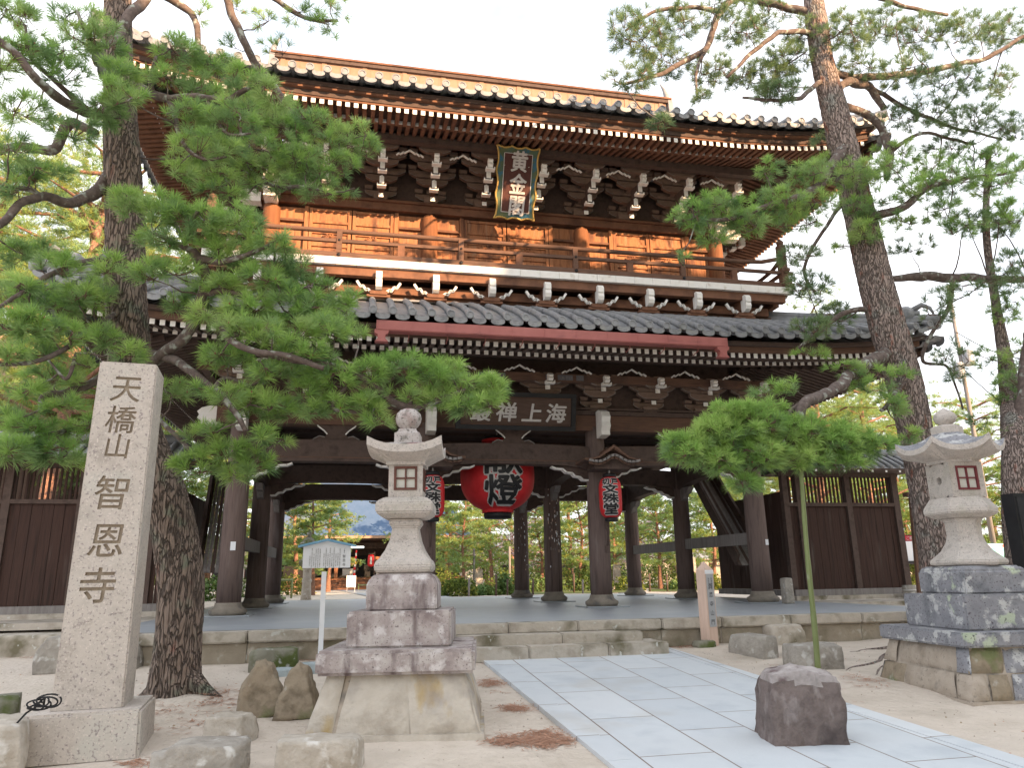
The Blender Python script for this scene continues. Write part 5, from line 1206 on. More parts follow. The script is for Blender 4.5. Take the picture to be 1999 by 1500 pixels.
class Pine:
    def __init__(s,name,label,loc,needle=('needle','needle_b'),N=56,L=.150,w=.0052,group=None):
        s.root=root(name,label,'pine tree',tuple(loc),group); s.sk=[]; s.P=[]; s.D=[]; s.mi=[]; s.tw=MB(); s.needle=needle; s.N=N; s.L=L; s.w=w; s.cones=[]
    def branch(s,P,R,mat='twig',seed=0,n=12):
        Q=smooth(P,7); RR=[]
        for i in range(len(P)-1): RR+=[R[i]+(R[i+1]-R[i])*j/7 for j in range(7)]
        RR.append(R[-1]); J=[q+Vector((noise.noise(q*3+Vector((seed,0,0))),noise.noise(q*3+Vector((0,seed,9))),noise.noise(q*3+Vector((5,0,seed)))))*min(.05,RR[i]*1.0) for i,q in enumerate(Q)]; J[0]=Q[0]
        mb=MB(); mb.tube(J,RR,mat,n=n,rfn=lambda i,t,p:1+.16*noise.noise(Vector((math.cos(t)*2,math.sin(t)*2,i*.5+seed)))+.10*noise.noise(p*22))
        s.sk+=J; return put(mb,'branch',s.root)
    def pxbranch(s,pts,Y,**k):
        P,R=px2(pts,Y); return s.branch(P,R,**k)
    def pad(s,c,r,n,up=.9,fresh=.35,tw=.011,node=7):
        # c centre, r (rx,ry,rz) extents, n tufts; nodes joined to the nearest skeleton point
        c=Vector(c); k=max(1,int(n/node)); nodes=[]
        near=min(s.sk,key=lambda q:(q-c).length_squared)
        for _ in range(k):
            while True:
                v=Vector((random.uniform(-1,1),random.uniform(-1,1),random.uniform(-1,.6)))
                if v.length<1: break
            q=c+Vector((v.x*r[0]*.75,v.y*r[1]*.75,v.z*r[2]*.6-r[2]*.15)); nr=min(s.sk+nodes,key=lambda t:(t-q).length_squared*(1 if t.z<q.z+.1 else 1.4))
            m=nr.lerp(q,.5)+Vector((random.uniform(-.05,.05),random.uniform(-.05,.05),-.06*(q-nr).length)); L=(q-nr).length; r0=min(.03,tw*(.7+L*.8))
            s.tw.tube([nr,nr.lerp(m,.5)+Vector((random.uniform(-1,1),random.uniform(-1,1),random.uniform(-1,1)))*.025*min(1,L*2),m,m.lerp(q,.5)+Vector((random.uniform(-1,1),random.uniform(-1,1),random.uniform(-1,1)))*.025*min(1,L*2),q],[r0,r0*.85,r0*.75,r0*.6,r0*.45],'twig',n=6,cap=False); nodes.append(q)
        for _ in range(n):
            q=random.choice(nodes)
            while True:
                v=Vector((random.uniform(-1,1),random.uniform(-1,1),random.uniform(-1,1)))
                if v.length<1: break
            t=c+Vector((v.x*r[0],v.y*r[1],v.z*r[2])); q=min(nodes,key=lambda g:(g-t).length_squared)
            d=(t-q); L=d.length; mx=s.L*2.4
            if L>mx: t=q+d*(mx/L); d=t-q
            dd=(d.normalized()*.55+Vector((0,0,up))+(t-c).normalized()*.45) if L>1e-3 else Vector((0,0,1))
            dd=dd.normalized(); m=q.lerp(t,.55)-Vector((0,0,.02))
            s.tw.tube([q,m,t],[tw*.42,tw*.32,tw*.22],'stem',n=4,cap=False)
            s.P.append(t); s.D.append(dd); s.mi.append(1 if random.random()<fresh*(1.1+.9*v.z) else 0)
            if random.random()<.12: s.cones.append(t+dd*.01)
    def pxpads(s,L,Y,dens=250,thick=.5,**k):
        for q in L:
            px,py,rx,ry=q[:4]; y=Y+(q[4] if len(q)>4 else 0); f=q[5] if len(q)>5 else 1; c=AT(px,py,y); d=(c-CAM).dot(FW); m=d/FPX
            n=max(4,int(PI*rx*ry/dens*f*DM)); s.pad(c,(max(.05,rx-8)*m,max(rx,ry)*m*thick*1.3,max(8,ry-7)*m),n,**k)
    def finish(s,cone=.011,kindname='foliage',split=1):
        P=np.array([tuple(p) for p in s.P]); D=np.array([tuple(p) for p in s.D]); mi=np.array(s.mi)
        me=needles(P,D,s.N,s.L,s.w,'needles',list(s.needle),mi); put(me,'needles',s.root)
        put(s.tw,'twigs',s.root)
        if s.cones:
            mb=MB()
            for c in s.cones: mb.lathe([(.002,-cone),(cone*.8,-cone*.5),(cone*.7,cone*.5),(.002,cone*1.2)],c,'cone',n=6)
            put(mb,'buds',s.root,kind='stuff')
DM=1.15
# ---- left pine
random.seed(21)
b0=ATG(338,1365); LY=-7.35; b0=Vector((b0.x,LY,gfn(b0.x,LY)-.1))
PT=Pine('pine_tree','big old pine with curved reddish grey trunk behind the carved stone pillar',b0)
tr=[(334,1395,140),(340,1330,110),(350,1230,97),(353,1130,94),(338,1030,92),(308,930,88),(272,840,86),(256,760,86,.0),(252,680,88,0),(246,560,84,0),(243,430,80,.05),(238,300,76,.1),(233,170,66,.15),(230,40,62,.2),(231,-120,56,.3),(240,-330,44,.5)]
P,R=px2(tr,LY); mb,Q=trunkmesh(P,R,mat='bark_low',flare=-.05,seed=1,n=120,k=26,amp=.05)
PT.sk+=[q for q in Q[100:]]; put(mb,'trunk',PT.root)
for (pts) in ([(330,1330,60),(290,1362,42),(262,1380,22),(240,1392,8)],[(370,1330,56,-.1),(400,1352,36,-.2),(428,1366,18,-.3),(455,1374,6,-.35)]):
    P,R=px2(pts,LY); mb,_=trunkmesh(P,R,mat='bark_low',n=20,k=8,seed=4); put(mb,'root',PT.root)
BR=[ # right side limbs (px,py,width,dY)
 ([(255,160,20),(300,186,20,-.3),(360,188,17,-.5),(430,196,15,-.6),(470,180,11,-.7),(510,160,8,-.8)],LY),
 ([(300,186,14,-.3),(296,150,12,-.35),(305,110,8,-.4)],LY),
 ([(330,195,12,-.4),(345,240,11,-.6),(362,285,9,-.75),(400,310,7,-.8),(440,305,5,-.8)],LY),
 ([(405,195,10,-.55),(425,235,9,-.7),(445,262,7,-.8),(490,260,5,-.8)],LY),
 ([(235,60,26),(300,-10,22,.3),(370,20,16,.5),(385,75,13,.5),(395,120,8,.5)],LY),
 ([(300,-10,20,.3),(430,-20,20,.7),(452,30,18,.8),(480,90,17,.9),(520,150,15,1.0),(575,220,15,1.0),(620,262,12,1.0),(680,275,8,.9)],LY),
 ([(430,-20,18,.7),(520,-10,13,.8),(600,35,9,.8),(660,40,6,.8)],LY),
 ([(240,60,18),(200,90,16,-.4),(170,70,12,-.6),(150,20,8,-.7)],LY),
 ([(520,150,12,1.0),(500,220,12,.8),(480,300,11,.6),(520,360,9,.5),(600,365,7,.5)],LY),
 ([(270,720,26,-.1),(330,690,24,-.4),(372,640,22,-.6),(400,555,21,-.7),(385,500,18,-.8),(350,480,12,-.9),(300,455,8,-1.0)],LY),
 ([(385,500,16,-.8),(430,508,14,-.9),(480,500,10,-1.0),(540,470,7,-1.0)],LY),
 ([(358,485,11,-.85),(375,430,9,-1.0),(395,400,6,-1.1)],LY),
 ([(400,570,16,-.7),(440,570,13,-.8),(500,580,10,-.9),(560,575,7,-.9),(600,560,4,-.9)],LY),
 ([(380,600,20,-.6),(410,620,18,-.9),(450,665,15,-1.1),(500,690,13,-1.2),(560,695,12,-1.2),(630,720,11,-1.2)],LY),
 ([(290,690,20,-.1),(360,715,18,-.6),(420,760,16,-.9),(455,800,13,-1.0),(480,840,9,-1.0)],LY),
 ([(420,760,12,-.9),(445,740,10,-.8),(500,760,8,-.8)],LY),
 ([(500,690,12,-1.2),(600,705,14,-1.1),(680,725,15,-1.0),(745,765,16,-.9),(790,795,16,-.85),(850,780,13,-.8),(900,765,11,-.8),(950,752,7,-.8)],LY),
 ([(700,735,10,-1.0),(650,790,9,-.9),(690,805,8,-.9),(730,815,6,-.9)],LY),
 ([(800,790,9,-.85),(812,760,8,-.9),(820,730,5,-.9)],LY),
 ([(285,790,10,-.1),(345,850,9,-.4),(375,880,11,-.6),(420,905,9,-.7),(480,900,6,-.7)],LY),
 # left side limbs
 ([(225,210,26),(180,225,24,-.5),(120,190,22,-.9),(70,150,20,-1.2),(0,80,18,-1.4),(-60,40,14,-1.6)],LY),
 ([(180,225,16,-.5),(110,160,12,-.8),(60,110,9,-1.0),(50,50,6,-1.0)],LY),
 ([(225,330,34,.1),(190,370,30,-.1),(140,395,24,-.3),(70,385,20,-.6),(0,440,18,-.9),(-60,480,14,-1.)],LY),
 ([(80,390,14,-.55),(60,370,12,-.6),(0,365,10,-.8)],LY),
 ([(190,260,14,.2),(140,240,26,.3),(100,290,24,.3),(30,290,20,.2),(-40,320,14,.1)],LY),
 ([(230,500,16,.0),(170,510,15,-.5),(110,530,13,-.9),(60,560,11,-1.2),(0,600,9,-1.4)],LY),
 ([(235,610,14,-.1),(180,640,13,-.6),(130,680,12,-1.0),(60,705,11,-1.3),(-20,715,9,-1.5)],LY),
 ([(240,700,20,-.1),(200,735,18,-.3),(140,765,20,-.5),(90,770,14,-.6),(80,800,10,-.65)],LY),
 ([(150,690,9,-1),(130,740,8,-1),(90,700,5,-1)],LY),
 ([(225,800,12,.2),(150,835,11,-.2),(90,850,9,-.6),(20,880,7,-1.)],LY),
]
for i,(pts,Y) in enumerate(BR): PT.pxbranch(pts,Y,seed=i,n=14 if pts[0][2]>14 else 9)
PT.pxpads([(150,30,60,35,-.6,.6),(60,40,50,35,-1.,.5),(210,75,45,45,-.7,.8),(225,150,52,42,-.8),(205,215,55,35,-.8),(60,100,60,40,-1.1,.6),(130,150,50,40,-.9,.6),(50,215,60,38,-1.2,.7),(150,255,60,26,-.8,.7),(25,290,50,35,-1.2,.7),(90,330,60,26,-.8,.45),(20,370,40,28,-.9,.45),(240,185,50,40,-1.0,.8)],LY)
PT.pxpads([(350,100,55,40,-.4),(320,145,45,32,-.5,.8),(420,125,55,35,-.3),(480,160,55,40,-.7),(535,180,45,40,-.8,.8),(395,165,55,28,-.4),(370,225,65,32,-.7,1),(450,235,70,36,-.8),(540,250,70,35,.7,1),(620,245,60,35,.9),(695,270,48,42,.9),(405,290,80,35,-.8,1),(500,300,80,35,.4,1),(590,320,75,35,.6,1),(660,320,60,30,.8,.8),(350,340,50,24,-.7,.8),(440,350,80,24,.3,1),(540,360,60,22,.5,1),(610,375,60,16,.5,.8),(690,370,30,20,.8,.5),(720,290,30,30,.9,.8)],LY)
PT.pxpads([(520,40,40,30,.8,.4),(600,25,70,30,.8,.5),(640,55,50,30,.8,.45),(665,15,40,30,.8,.5),(400,30,30,30,.5,.35),(540,90,40,30,.8,.4),(475,15,40,20,.8,.3),(450,85,40,25,.8,.3)],LY)
PT.pxpads([(255,400,50,34,-.9,1),(320,410,62,42,-1.0,1),(395,430,70,44,-1.0,1.1),(465,440,70,44,-1.0,1.1),(530,475,50,36,-1.0,1),(330,470,70,32,-.9,.7),(430,490,60,28,-.9,.7),(290,530,45,30,-1,.8),(345,525,50,28,-.9,.8),(210,520,40,30,-1,.7),(430,560,60,26,-.8,.9),(510,545,62,34,-.9,1),(570,580,62,34,-.9,1),(480,600,66,34,-.9,1.1),(615,600,52,34,-.9,1),(400,610,40,28,-1,.7)],LY,fresh=.5)
PT.pxpads([(545,650,80,34,-1.15,1.1),(640,640,60,34,-1.1,1.1),(460,640,56,28,-1.1,.8),(670,585,40,28,-.9,.7),(600,690,70,26,-1.1,1),(520,725,62,26,-1.,.9),(430,690,50,26,-.9,.6),(395,760,40,20,-.9,.5),(450,775,60,30,-.9,.8),(520,785,62,30,-.9,1),(590,760,50,26,-.9,.7)],LY,fresh=.45)
PT.pxpads([(655,735,60,28,-1.0,1.1),(725,725,55,32,-.95,1.2),(790,718,60,34,-.9,1.25),(845,735,50,32,-.85,1.1),(905,750,52,28,-.8,1.1),(955,752,42,24,-.8,1.1),(660,790,56,26,-.9,1),(725,790,60,26,-.9,1),(735,822,42,18,-.9,.9),(850,775,60,24,-.8,.9),(925,785,62,22,-.8,1),(790,770,60,24,-.85,.7),(610,800,40,22,-.9,.8),(900,795,50,22,-.8,1),(950,785,44,24,-.8,1.1),(975,765,34,26,-.8,1),(870,720,50,24,-.8,.9)],LY,fresh=.6,dens=230)
PT.pxpads([(385,905,52,36,-.7,.9),(440,880,56,32,-.7,1),(500,900,50,30,-.7,1.1),(470,925,44,24,-.7,1),(520,850,36,22,-.9,.7),(370,850,30,22,-.5,.5),(420,840,50,22,-.8,.6)],LY,fresh=.5)
PT.pxpads([(60,560,60,30,-1.2,.7),(120,520,55,28,-1,.7),(150,575,50,30,-.9,.8),(40,630,60,34,-1.4,1.1),(120,650,55,30,-1.1,1.1),(200,660,50,28,-.7,1),(180,590,40,26,-.7,.8),(255,690,42,24,-.9,.7),(20,690,45,26,-1.4,.8),(170,710,40,20,-.9,.6),(40,760,50,26,-1,.6),(120,790,50,26,-.9,.7),(160,830,40,24,-.4,.6),(50,830,60,26,-.8,.8),(20,880,50,34,-1.,1.2),(100,880,60,34,-.7,1.2),(150,900,34,22,-.4,.9),(150,745,34,20,-.6,.5)],LY,fresh=.45)
PT.pxpads([(450,200,70,40,.2,1),(380,300,70,40,.3,1),(520,210,60,40,.5,1),(590,230,50,34,.9,1),(660,290,60,40,.9,1),(470,330,80,36,.5,1.1),(560,300,80,36,.6,1),(620,350,60,30,.8,1),(430,380,60,26,.2,.8),
 (470,500,70,34,-.4,1),(560,520,70,36,-.2,1),(610,560,60,34,-.1,1),(660,610,50,34,-.1,1),(400,560,60,34,-.4,.9),(350,590,50,30,-.3,.8),(520,640,70,34,-.3,1),(600,630,60,30,-.3,1),(690,650,30,30,-.3,.8),(440,700,60,30,-.5,.9),(560,720,60,30,-.5,1),(350,760,50,30,-.4,.7),(500,800,70,30,-.5,1),(580,800,60,26,-.5,.9),(540,860,40,24,-.5,.7),
 (180,560,50,34,-.4,.9),(100,600,60,30,-.6,.9),(30,580,50,30,-.8,.9),(70,680,60,30,-.8,.9),(100,740,60,34,-.4,.9),(30,820,50,30,-.4,1),(120,850,60,30,-.2,1),(10,120,40,60,-1.2,.8),(100,100,60,40,-.8,.8),(10,20,50,40,-1,.8),(150,80,50,40,-.6,.7),(40,340,60,30,-.6,.7),(20,490,50,36,-.7,.8),(80,490,50,30,-.5,.7)],LY,fresh=.4)
PT.finish()
# ---- right pine
random.seed(33); DM=1.9
RY=-5.4; rb=AT(1838,1215,RY); rb=Vector((rb.x,RY,gfn(rb.x,RY)-.1))
PR2=Pine('pine_tree','tall leaning pine with scaly grey red trunk behind the right stone lantern',rb,L=.150,w=.0062,N=46)
tr=[(1850,1250,96),(1835,1150,74),(1822,1050,70),(1803,930,70),(1782,820,72),(1757,720,74),(1733,640,73),(1712,560,71),(1690,470,66),(1668,380,62),(1645,280,60),(1625,200,55),(1606,120,48),(1594,40,48),(1585,-40,40),(1570,-200,28)]
P,R=px2(tr,RY); mb,Q=trunkmesh(P,R,flare=.1,seed=9,n=96,k=22,amp=.045); PR2.sk+=Q[30:]; put(mb,'trunk',PR2.root)
for pts in ([(1830,1190,60),(1780,1222,34,-.5),(1740,1260,22,-1.),(1690,1300,12,-1.6),(1650,1330,6,-2.1)],[(1830,1200,50),(1790,1240,30,-.8),(1740,1300,22,-1.7),(1680,1362,12,-2.8)],[(1845,1200,50),(1800,1232,20,-.3),(1700,1240,14,-.5),(1650,1250,6,-.6)]):
    P,R=px2(pts,RY); 
    for p,r_ in zip(P,R): p.z=gfn(p.x,p.y)-r_*.15
    P=smooth(P,3); R=[R[0]*.5+(.004-R[0]*.5)*(i/(len(P)-1))**.6 for i in range(len(P))]
    P=[p+Vector((.05*math.sin(i*1.7),.05*math.cos(i*1.1),0)) for i,p in enumerate(P)]
    mb,_=trunkmesh(P,R,n=16,k=8,seed=4); put(mb,'root',PR2.root)
BR=[([(1735,690,30),(1700,705,28,-.5),(1660,735,26,-1.0),(1620,768,22,-1.5),(1575,785,22,-2.0),(1562,820,19,-2.1),(1550,860,16,-2.15),(1500,875,13,-2.2),(1430,880,10,-2.2),(1360,890,6,-2.2)],RY),
 ([(1575,785,14,-2.),(1545,800,12,-1.9),(1530,840,8,-1.9)],RY),([(1550,860,14,-2.15),(1600,880,12,-2.1),(1660,870,9,-2.1),(1720,850,6,-2.1)],RY),
 ([(1500,875,9,-2.2),(1480,910,8,-2.2),(1455,940,5,-2.2)],RY),
 ([(1645,290,26,-.1),(1600,360,20,-.6),(1560,385,16,-.9),(1500,400,12,-1.1),(1430,425,9,-1.2),(1360,430,6,-1.2)],RY),
 ([(1680,420,24,-.1),(1720,420,20,-.4),(1770,400,17,-.6),(1810,370,13,-.8),(1880,350,9,-.9),(1960,340,6,-.9)],RY),
 ([(1700,500,20,0),(1720,540,8,.1),(1800,540,22,.2),(1900,545,20,.2),(2000,545,16,.1),(2060,540,12,0)],RY),
 ([(1628,205,20),(1680,215,18,.2),(1720,250,17,.3),(1735,300,18,.3),(1732,350,13,.2)],RY),
 ([(1628,190,16),(1655,160,20,.1),(1700,170,18,.3),(1725,210,14,.3)],RY),
 ([(1610,140,18),(1680,150,17,.2),(1760,145,15,.3),(1850,130,13,.3),(1930,110,11,.2),(1990,75,9,.1),(2050,40,7,0)],RY),
 ([(1596,30,20),(1500,5,17,.2),(1440,-5,15,.3),(1400,30,15,.3),(1380,90,13,.3),(1330,125,11,.2),(1270,150,9,.1),(1215,165,6,0)],RY),
 ([(1600,70,14),(1540,60,12,-.2),(1480,90,10,-.3),(1420,150,7,-.4)],RY),([(1610,150,12),(1560,190,10,-.3),(1500,195,7,-.4),(1450,190,5,-.4)],RY),
 ([(1408,20,12,.3),(1350,15,10,.3),(1280,20,8,.3),(1220,60,5,.3)],RY),([(1380,90,9,.3),(1360,140,7,.2),(1360,190,5,.2)],RY),
 ([(1590,0,14),(1660,-20,12,.2),(1760,10,10,.3),(1850,30,8,.3)],RY),([(1700,170,11,.3),(1790,220,9,.4),(1870,250,7,.4),(1950,270,5,.4)],RY),
 ([(1735,300,10,.3),(1800,260,8,.3),(1900,280,6,.3)],RY),([(1860,545,12,.2),(1850,600,10,.2),(1800,700,8,.2),(1850,720,6,.2),(1880,800,4,.2)],RY),
 ([(1720,600,14,0),(1650,610,11,.1),(1600,650,9,.1),(1560,680,6,.1)],RY),([(1668,370,10,0),(1620,430,8,.2),(1570,520,7,.2),(1590,570,5,.2)],RY),
 ([(1765,745,14,-.1),(1740,780,10,-.7),(1720,800,8,-1.)],RY)]
for i,(pts,Y) in enumerate(BR): PR2.pxbranch(pts,Y,seed=i+40,n=14 if pts[0][2]>14 else 9,mat='twig')
PR2.pxpads([(1340,880,56,38,-2.2,1.3),(1400,850,62,46,-2.2,1.4),(1470,830,70,46,-2.2,1.5),(1400,900,60,30,-2.2,1.3),(1480,885,70,40,-2.2,1.5),(1555,845,72,46,-2.1,1.5),(1630,860,70,42,-2.1,1.4),(1560,895,74,30,-2.1,1.4),(1700,865,56,30,-2.1,1.1),(1650,900,60,24,-2.1,1),(1455,945,40,24,-2.2,1),(1430,800,50,26,-2.2,1.1),(1500,795,40,22,-2.1,.9),(1310,860,34,22,-2.2,1)],RY,fresh=.75,dens=190)
PR2.pxpads([(1535,755,50,22,-1.6,.6),(1480,770,30,16,-1.9,.5),(1700,740,60,36,-1.0,.7),(1740,790,50,30,-1.0,.7),(1650,720,50,22,-1.0,.5),(1760,730,34,22,-.5,.6),(1590,690,60,20,.1,.4),(1770,850,40,22,-.9,.6)],RY,fresh=.5)
PR2.pxpads([(1350,420,50,38,-1.2,1.1),(1400,405,60,36,-1.2,1.2),(1455,430,62,40,-1.1,1.2),(1520,395,66,40,-1.,1.1),(1500,330,44,26,-1.,.8),(1580,345,60,34,-.8,1),(1590,400,70,30,-.7,1),(1560,430,60,28,-.6,.8),(1660,340,66,36,-.6,1.1),(1720,330,62,34,-.6,1),(1700,400,66,32,-.5,1),(1790,370,60,34,-.7,1),(1860,350,62,36,-.9,1),(1935,360,56,36,-.9,1),(1985,330,40,34,-.9,.9),(1840,410,60,26,-.6,.8),(1690,450,50,34,-.4,.9),(1390,465,40,22,-1.2,.8),(1330,500,20,10,-1.1,.8),(1760,430,60,24,-.4,.7),(1640,480,40,20,.1,.5),(1620,330,60,34,.2,1),(1750,300,60,34,.3,1),(1830,330,70,40,.2,1),(1920,310,60,40,.2,1),(1970,420,50,40,-.4,1),(1880,440,60,30,-.4,.8)],RY,fresh=.4,dens=260)
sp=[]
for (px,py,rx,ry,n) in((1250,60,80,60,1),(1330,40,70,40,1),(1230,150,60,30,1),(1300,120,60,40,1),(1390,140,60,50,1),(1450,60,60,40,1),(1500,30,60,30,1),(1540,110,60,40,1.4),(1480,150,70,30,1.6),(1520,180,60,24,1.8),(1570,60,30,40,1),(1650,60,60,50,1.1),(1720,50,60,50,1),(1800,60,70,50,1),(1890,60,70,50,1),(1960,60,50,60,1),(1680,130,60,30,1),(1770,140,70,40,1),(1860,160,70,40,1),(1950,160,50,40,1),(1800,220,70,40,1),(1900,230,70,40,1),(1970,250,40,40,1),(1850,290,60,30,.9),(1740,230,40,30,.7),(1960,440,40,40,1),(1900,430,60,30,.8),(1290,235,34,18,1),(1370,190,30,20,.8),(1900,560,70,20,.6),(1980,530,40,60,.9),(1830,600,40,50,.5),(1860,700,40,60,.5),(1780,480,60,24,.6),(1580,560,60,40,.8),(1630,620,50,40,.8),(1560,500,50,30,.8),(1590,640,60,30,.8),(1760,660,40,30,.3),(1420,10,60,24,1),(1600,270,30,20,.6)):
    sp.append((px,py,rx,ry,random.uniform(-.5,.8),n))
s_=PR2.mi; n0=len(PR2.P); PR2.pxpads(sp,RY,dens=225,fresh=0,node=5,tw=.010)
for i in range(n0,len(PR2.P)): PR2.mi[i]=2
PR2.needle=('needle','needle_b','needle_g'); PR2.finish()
# ---- dense leaf clump tree used behind the gate
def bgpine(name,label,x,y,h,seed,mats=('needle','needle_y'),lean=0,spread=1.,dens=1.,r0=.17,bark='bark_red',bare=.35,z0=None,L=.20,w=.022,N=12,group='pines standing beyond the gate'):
    random.seed(seed); z=z0 if z0 is not None else -.15; R_=root(name,label,'pine tree',(x,y,z),group)
    n=7; P=[Vector((x+lean*h*(i/n)**1.3+.25*math.sin(i*1.3+seed)*(i/n),y+.2*math.cos(i+seed)*(i/n),z+h*i/n)) for i in range(n+1)]; RR=[r0*(1-.75*i/n)+(.08 if i==0 else 0) for i in range(n+1)]
    Q=smooth(P,4); rr=[]
    for i in range(n): rr+=[RR[i]+(RR[i+1]-RR[i])*j/4 for j in range(4)]
    rr.append(RR[-1]); mb=MB(); mb.tube(Q,rr,bark,n=12,cap=False); put(mb,'trunk',R_)
    br=MB(); TP=[];TD=[]; nb=int(15*dens+h*.8)
    for b in range(nb):
        t=bare+(1-bare)*(b+random.random())/nb; q=Q[min(len(Q)-1,int(t*(len(Q)-1)))]; a=b*2.4+random.uniform(-.5,.5); l=spread*(1.6+.8*random.random())*(1-.55*max(0,t-.5))*h/7
        e=q+Vector((math.cos(a)*l,math.sin(a)*l,random.uniform(-.25,.45)*l*.6)); m=q.lerp(e,.5)+Vector((random.uniform(-.2,.2),random.uniform(-.2,.2),.12*l)); br.tube([q,m,e],[r0*.34,r0*.2,r0*.07],bark,n=6,cap=False)
        for k in range(int(13*dens)):
            c=q.lerp(e,random.uniform(.35,1.08))+Vector((random.gauss(0,.22),random.gauss(0,.22),random.gauss(.08,.09)))*l*.8
            for _ in range(9): TP.append(c+Vector((random.gauss(0,.15),random.gauss(0,.15),random.gauss(0,.07)))*1.3); TD.append(Vector((random.gauss(0,.5),random.gauss(0,.5),1)))
    put(br,'limbs',R_); mi=(RNG.uniform(size=len(TP))<.45).astype(int)
    put(needles(np.array([tuple(p) for p in TP]),np.array([tuple(p) for p in TD]),N,L,w,'crown',list(mats),mi,spread=(.2,1.5)),'crown',R_); return R_
BG2=[bgpine('pine_tree','tall sunlit pine',0,60,17,s,lean=l,dens=1.5,bare=.3,L=.26,w=.016,N=14,r0=.3) for s,l in((11,.05),(12,-.04))]
bp=[bgpine('pine_tree','sunlit pine with reddish trunk standing in the grounds beyond the gate',0,30,8,s,lean=l,dens=1.1,bare=.22) for s,l in((1,.08),(2,-.06),(3,.02))]
spots=[]
def bgx(px,Y): return AT(px,1140,Y).x
LBL='sunlit pine with reddish trunk standing in the grounds beyond the gate'
for i,(px,Y,s,rz) in enumerate(((430,24,.95,0),(610,27,.75,1),(575,36,1.,3),(400,38,1.3,.3),(700,58,1.,5),(905,24,.62,1.4),(880,34,1.0,2),(960,30,.8,.8),(1000,45,1.2,4),(1060,26,.62,2.2),(1110,36,1.1,3.),(1135,24,.7,5.2),(1200,30,.85,1),(1240,42,1.2,2),(1290,25,.75,4),(1330,34,1.,.4),(1395,27,.8,2.6),(1420,40,1.2,1.1),(1470,30,1.,5),(1790,30,1.1,.2),(1850,26,.9,3.),(1930,34,1.1,2),(1990,28,1.,1),(1560,38,1.7,2.1),(1660,34,1.6,.9),(1740,42,1.9,4.4),(285,30,1.35,2.),(1250,58,1.3,.7),(950,60,1.1,2.7),(1060,58,1.3,5.7),(820,44,1.0,.5),(640,40,.9,2.),(460,34,1.,4.))):
    src=bp[i%3]; x=bgx(px,Y)
    if i<3: c=src; c.location=(x,Y,-.15); c.rotation_euler=(0,0,rz); c.scale=(s,)*3
    else: c=dup(src,loc=(x,Y,-.15),rz=rz,sc=s)
    side='left of' if px<330 else 'right of' if px>1520 else None
    if side: c['label']='tall sunlit pine rising behind the wall %s the gate'%side; c['group']='tall pines %s the gate'%side

for i,(px,Y,s_,rz) in enumerate(((60,13,1.05,.9),(-120,16,1.1,2.2),(190,20,1.1,4.),(130,34,1.4,1.),(20,28,1.1,3.),(-40,40,1.3,5.),(250,26,.9,2.4),(1620,17,.80,1.9),(1720,24,.85,.5),(1960,30,.8,4.9),(1580,30,.95,3.3),(1690,36,1.0,5.2),(1830,44,.9,.2))):
    x=bgx(px,Y)
    if i<2: c=BG2[i]; c.location=(x,Y,-.15); c.rotation_euler=(0,0,rz); c.scale=(s_,)*3
    else: c=dup(BG2[i%2],loc=(x,Y,-.15),rz=rz,sc=s_)
    side='left' if px<330 else 'right'
    c['label']='tall sunlit pine rising behind the wall %s of the gate'%side; c['group']='tall pines %s of the gate'%side
# ================================================================ beyond the gate
HY=52; hx0=bgx(500,HY); hx1=bgx(905,HY); hc=(hx0+hx1)/2
MH=root('main_hall','temple main hall with big bluish roof seen through the left opening of the gate','temple hall',(hc,HY,-.1))
ze=AT(720,1046,HY-3).z; 
mb=MB(); xa,xb=hx0-1,hx1+1; zr_=ze+8.5; n=16
def hr(t): return ze+(zr_-ze)*(t**1.25)
for i in range(n):
    t0,t1=i/n,(i+1)/n; a0,a1=xa+4.5*t0,xa+4.5*t1; c0,c1=xb-4.5*t0,xb-4.5*t1; y0,y1=HY-3+9*t0,HY-3+9*t1; w0,w1=HY+15-9*t0,HY+15-9*t1
    mb.add([(a0,y0,hr(t0)),(c0,y0,hr(t0)),(c1,y1,hr(t1)),(a1,y1,hr(t1))],[(0,1,2,3)],'copper',True); mb.add([(a0,w0,hr(t0)),(c0,w0,hr(t0)),(c1,w1,hr(t1)),(a1,w1,hr(t1))],[(3,2,1,0)],'copper',True)
    mb.add([(a0,y0,hr(t0)),(a1,y1,hr(t1)),(a1,w1,hr(t1)),(a0,w0,hr(t0))],[(0,1,2,3)],'copper',True); mb.add([(c0,y0,hr(t0)),(c1,y1,hr(t1)),(c1,w1,hr(t1)),(c0,w0,hr(t0))],[(3,2,1,0)],'copper',True)
mb.box(((xa+xb)/2,HY-2.95,ze-.12),(xb-xa,.12,.22),'brownroof'); mb.box(((xa+xb)/2,HY+6,ze-.25),(xb-xa-.4,17,.10),'wood_dark'); put(mb,'roof',MH)
mb=MB(); mb.box((hc,HY+6,.45),(hx1-hx0-.5,14,.9),'wood_up'); mb.box((hc,HY-1.3,.75),(hx1-hx0-1,.9,.08),'door'); 
for k in range(5): mb.box((hc,HY-2.-.32*k,.62-.16*k),(hx1-hx0-5,.34,.14),'wood_up')
put(mb,'veranda',MH)
mb=MB(); mb.box((hc,HY+7,(ze+.9)/2),(hx1-hx0-1.2,8,ze-1),'wood_dark'); mb.box((hc,HY+2.9,1.9),(hx1-hx0-1.4,.1,1.9),'black'); mb.box((hc,HY-.2,ze-.75),(hx1-hx0-1,.25,.5),'wood_dark'); put(mb,'wall',MH)  # black sheet and dark timber stand in for shade under the eaves
for px in(600,655,765,800,870):
    mb=MB(); x=bgx(px,HY-1); mb.box((x,HY-1.2,(ze+.3)/2),(.30,.30,ze-.3),'door'); mb.box((x,HY-1.2,.2),(.34,.34,.5),'plaster'); put(mb,'pillar',MH)
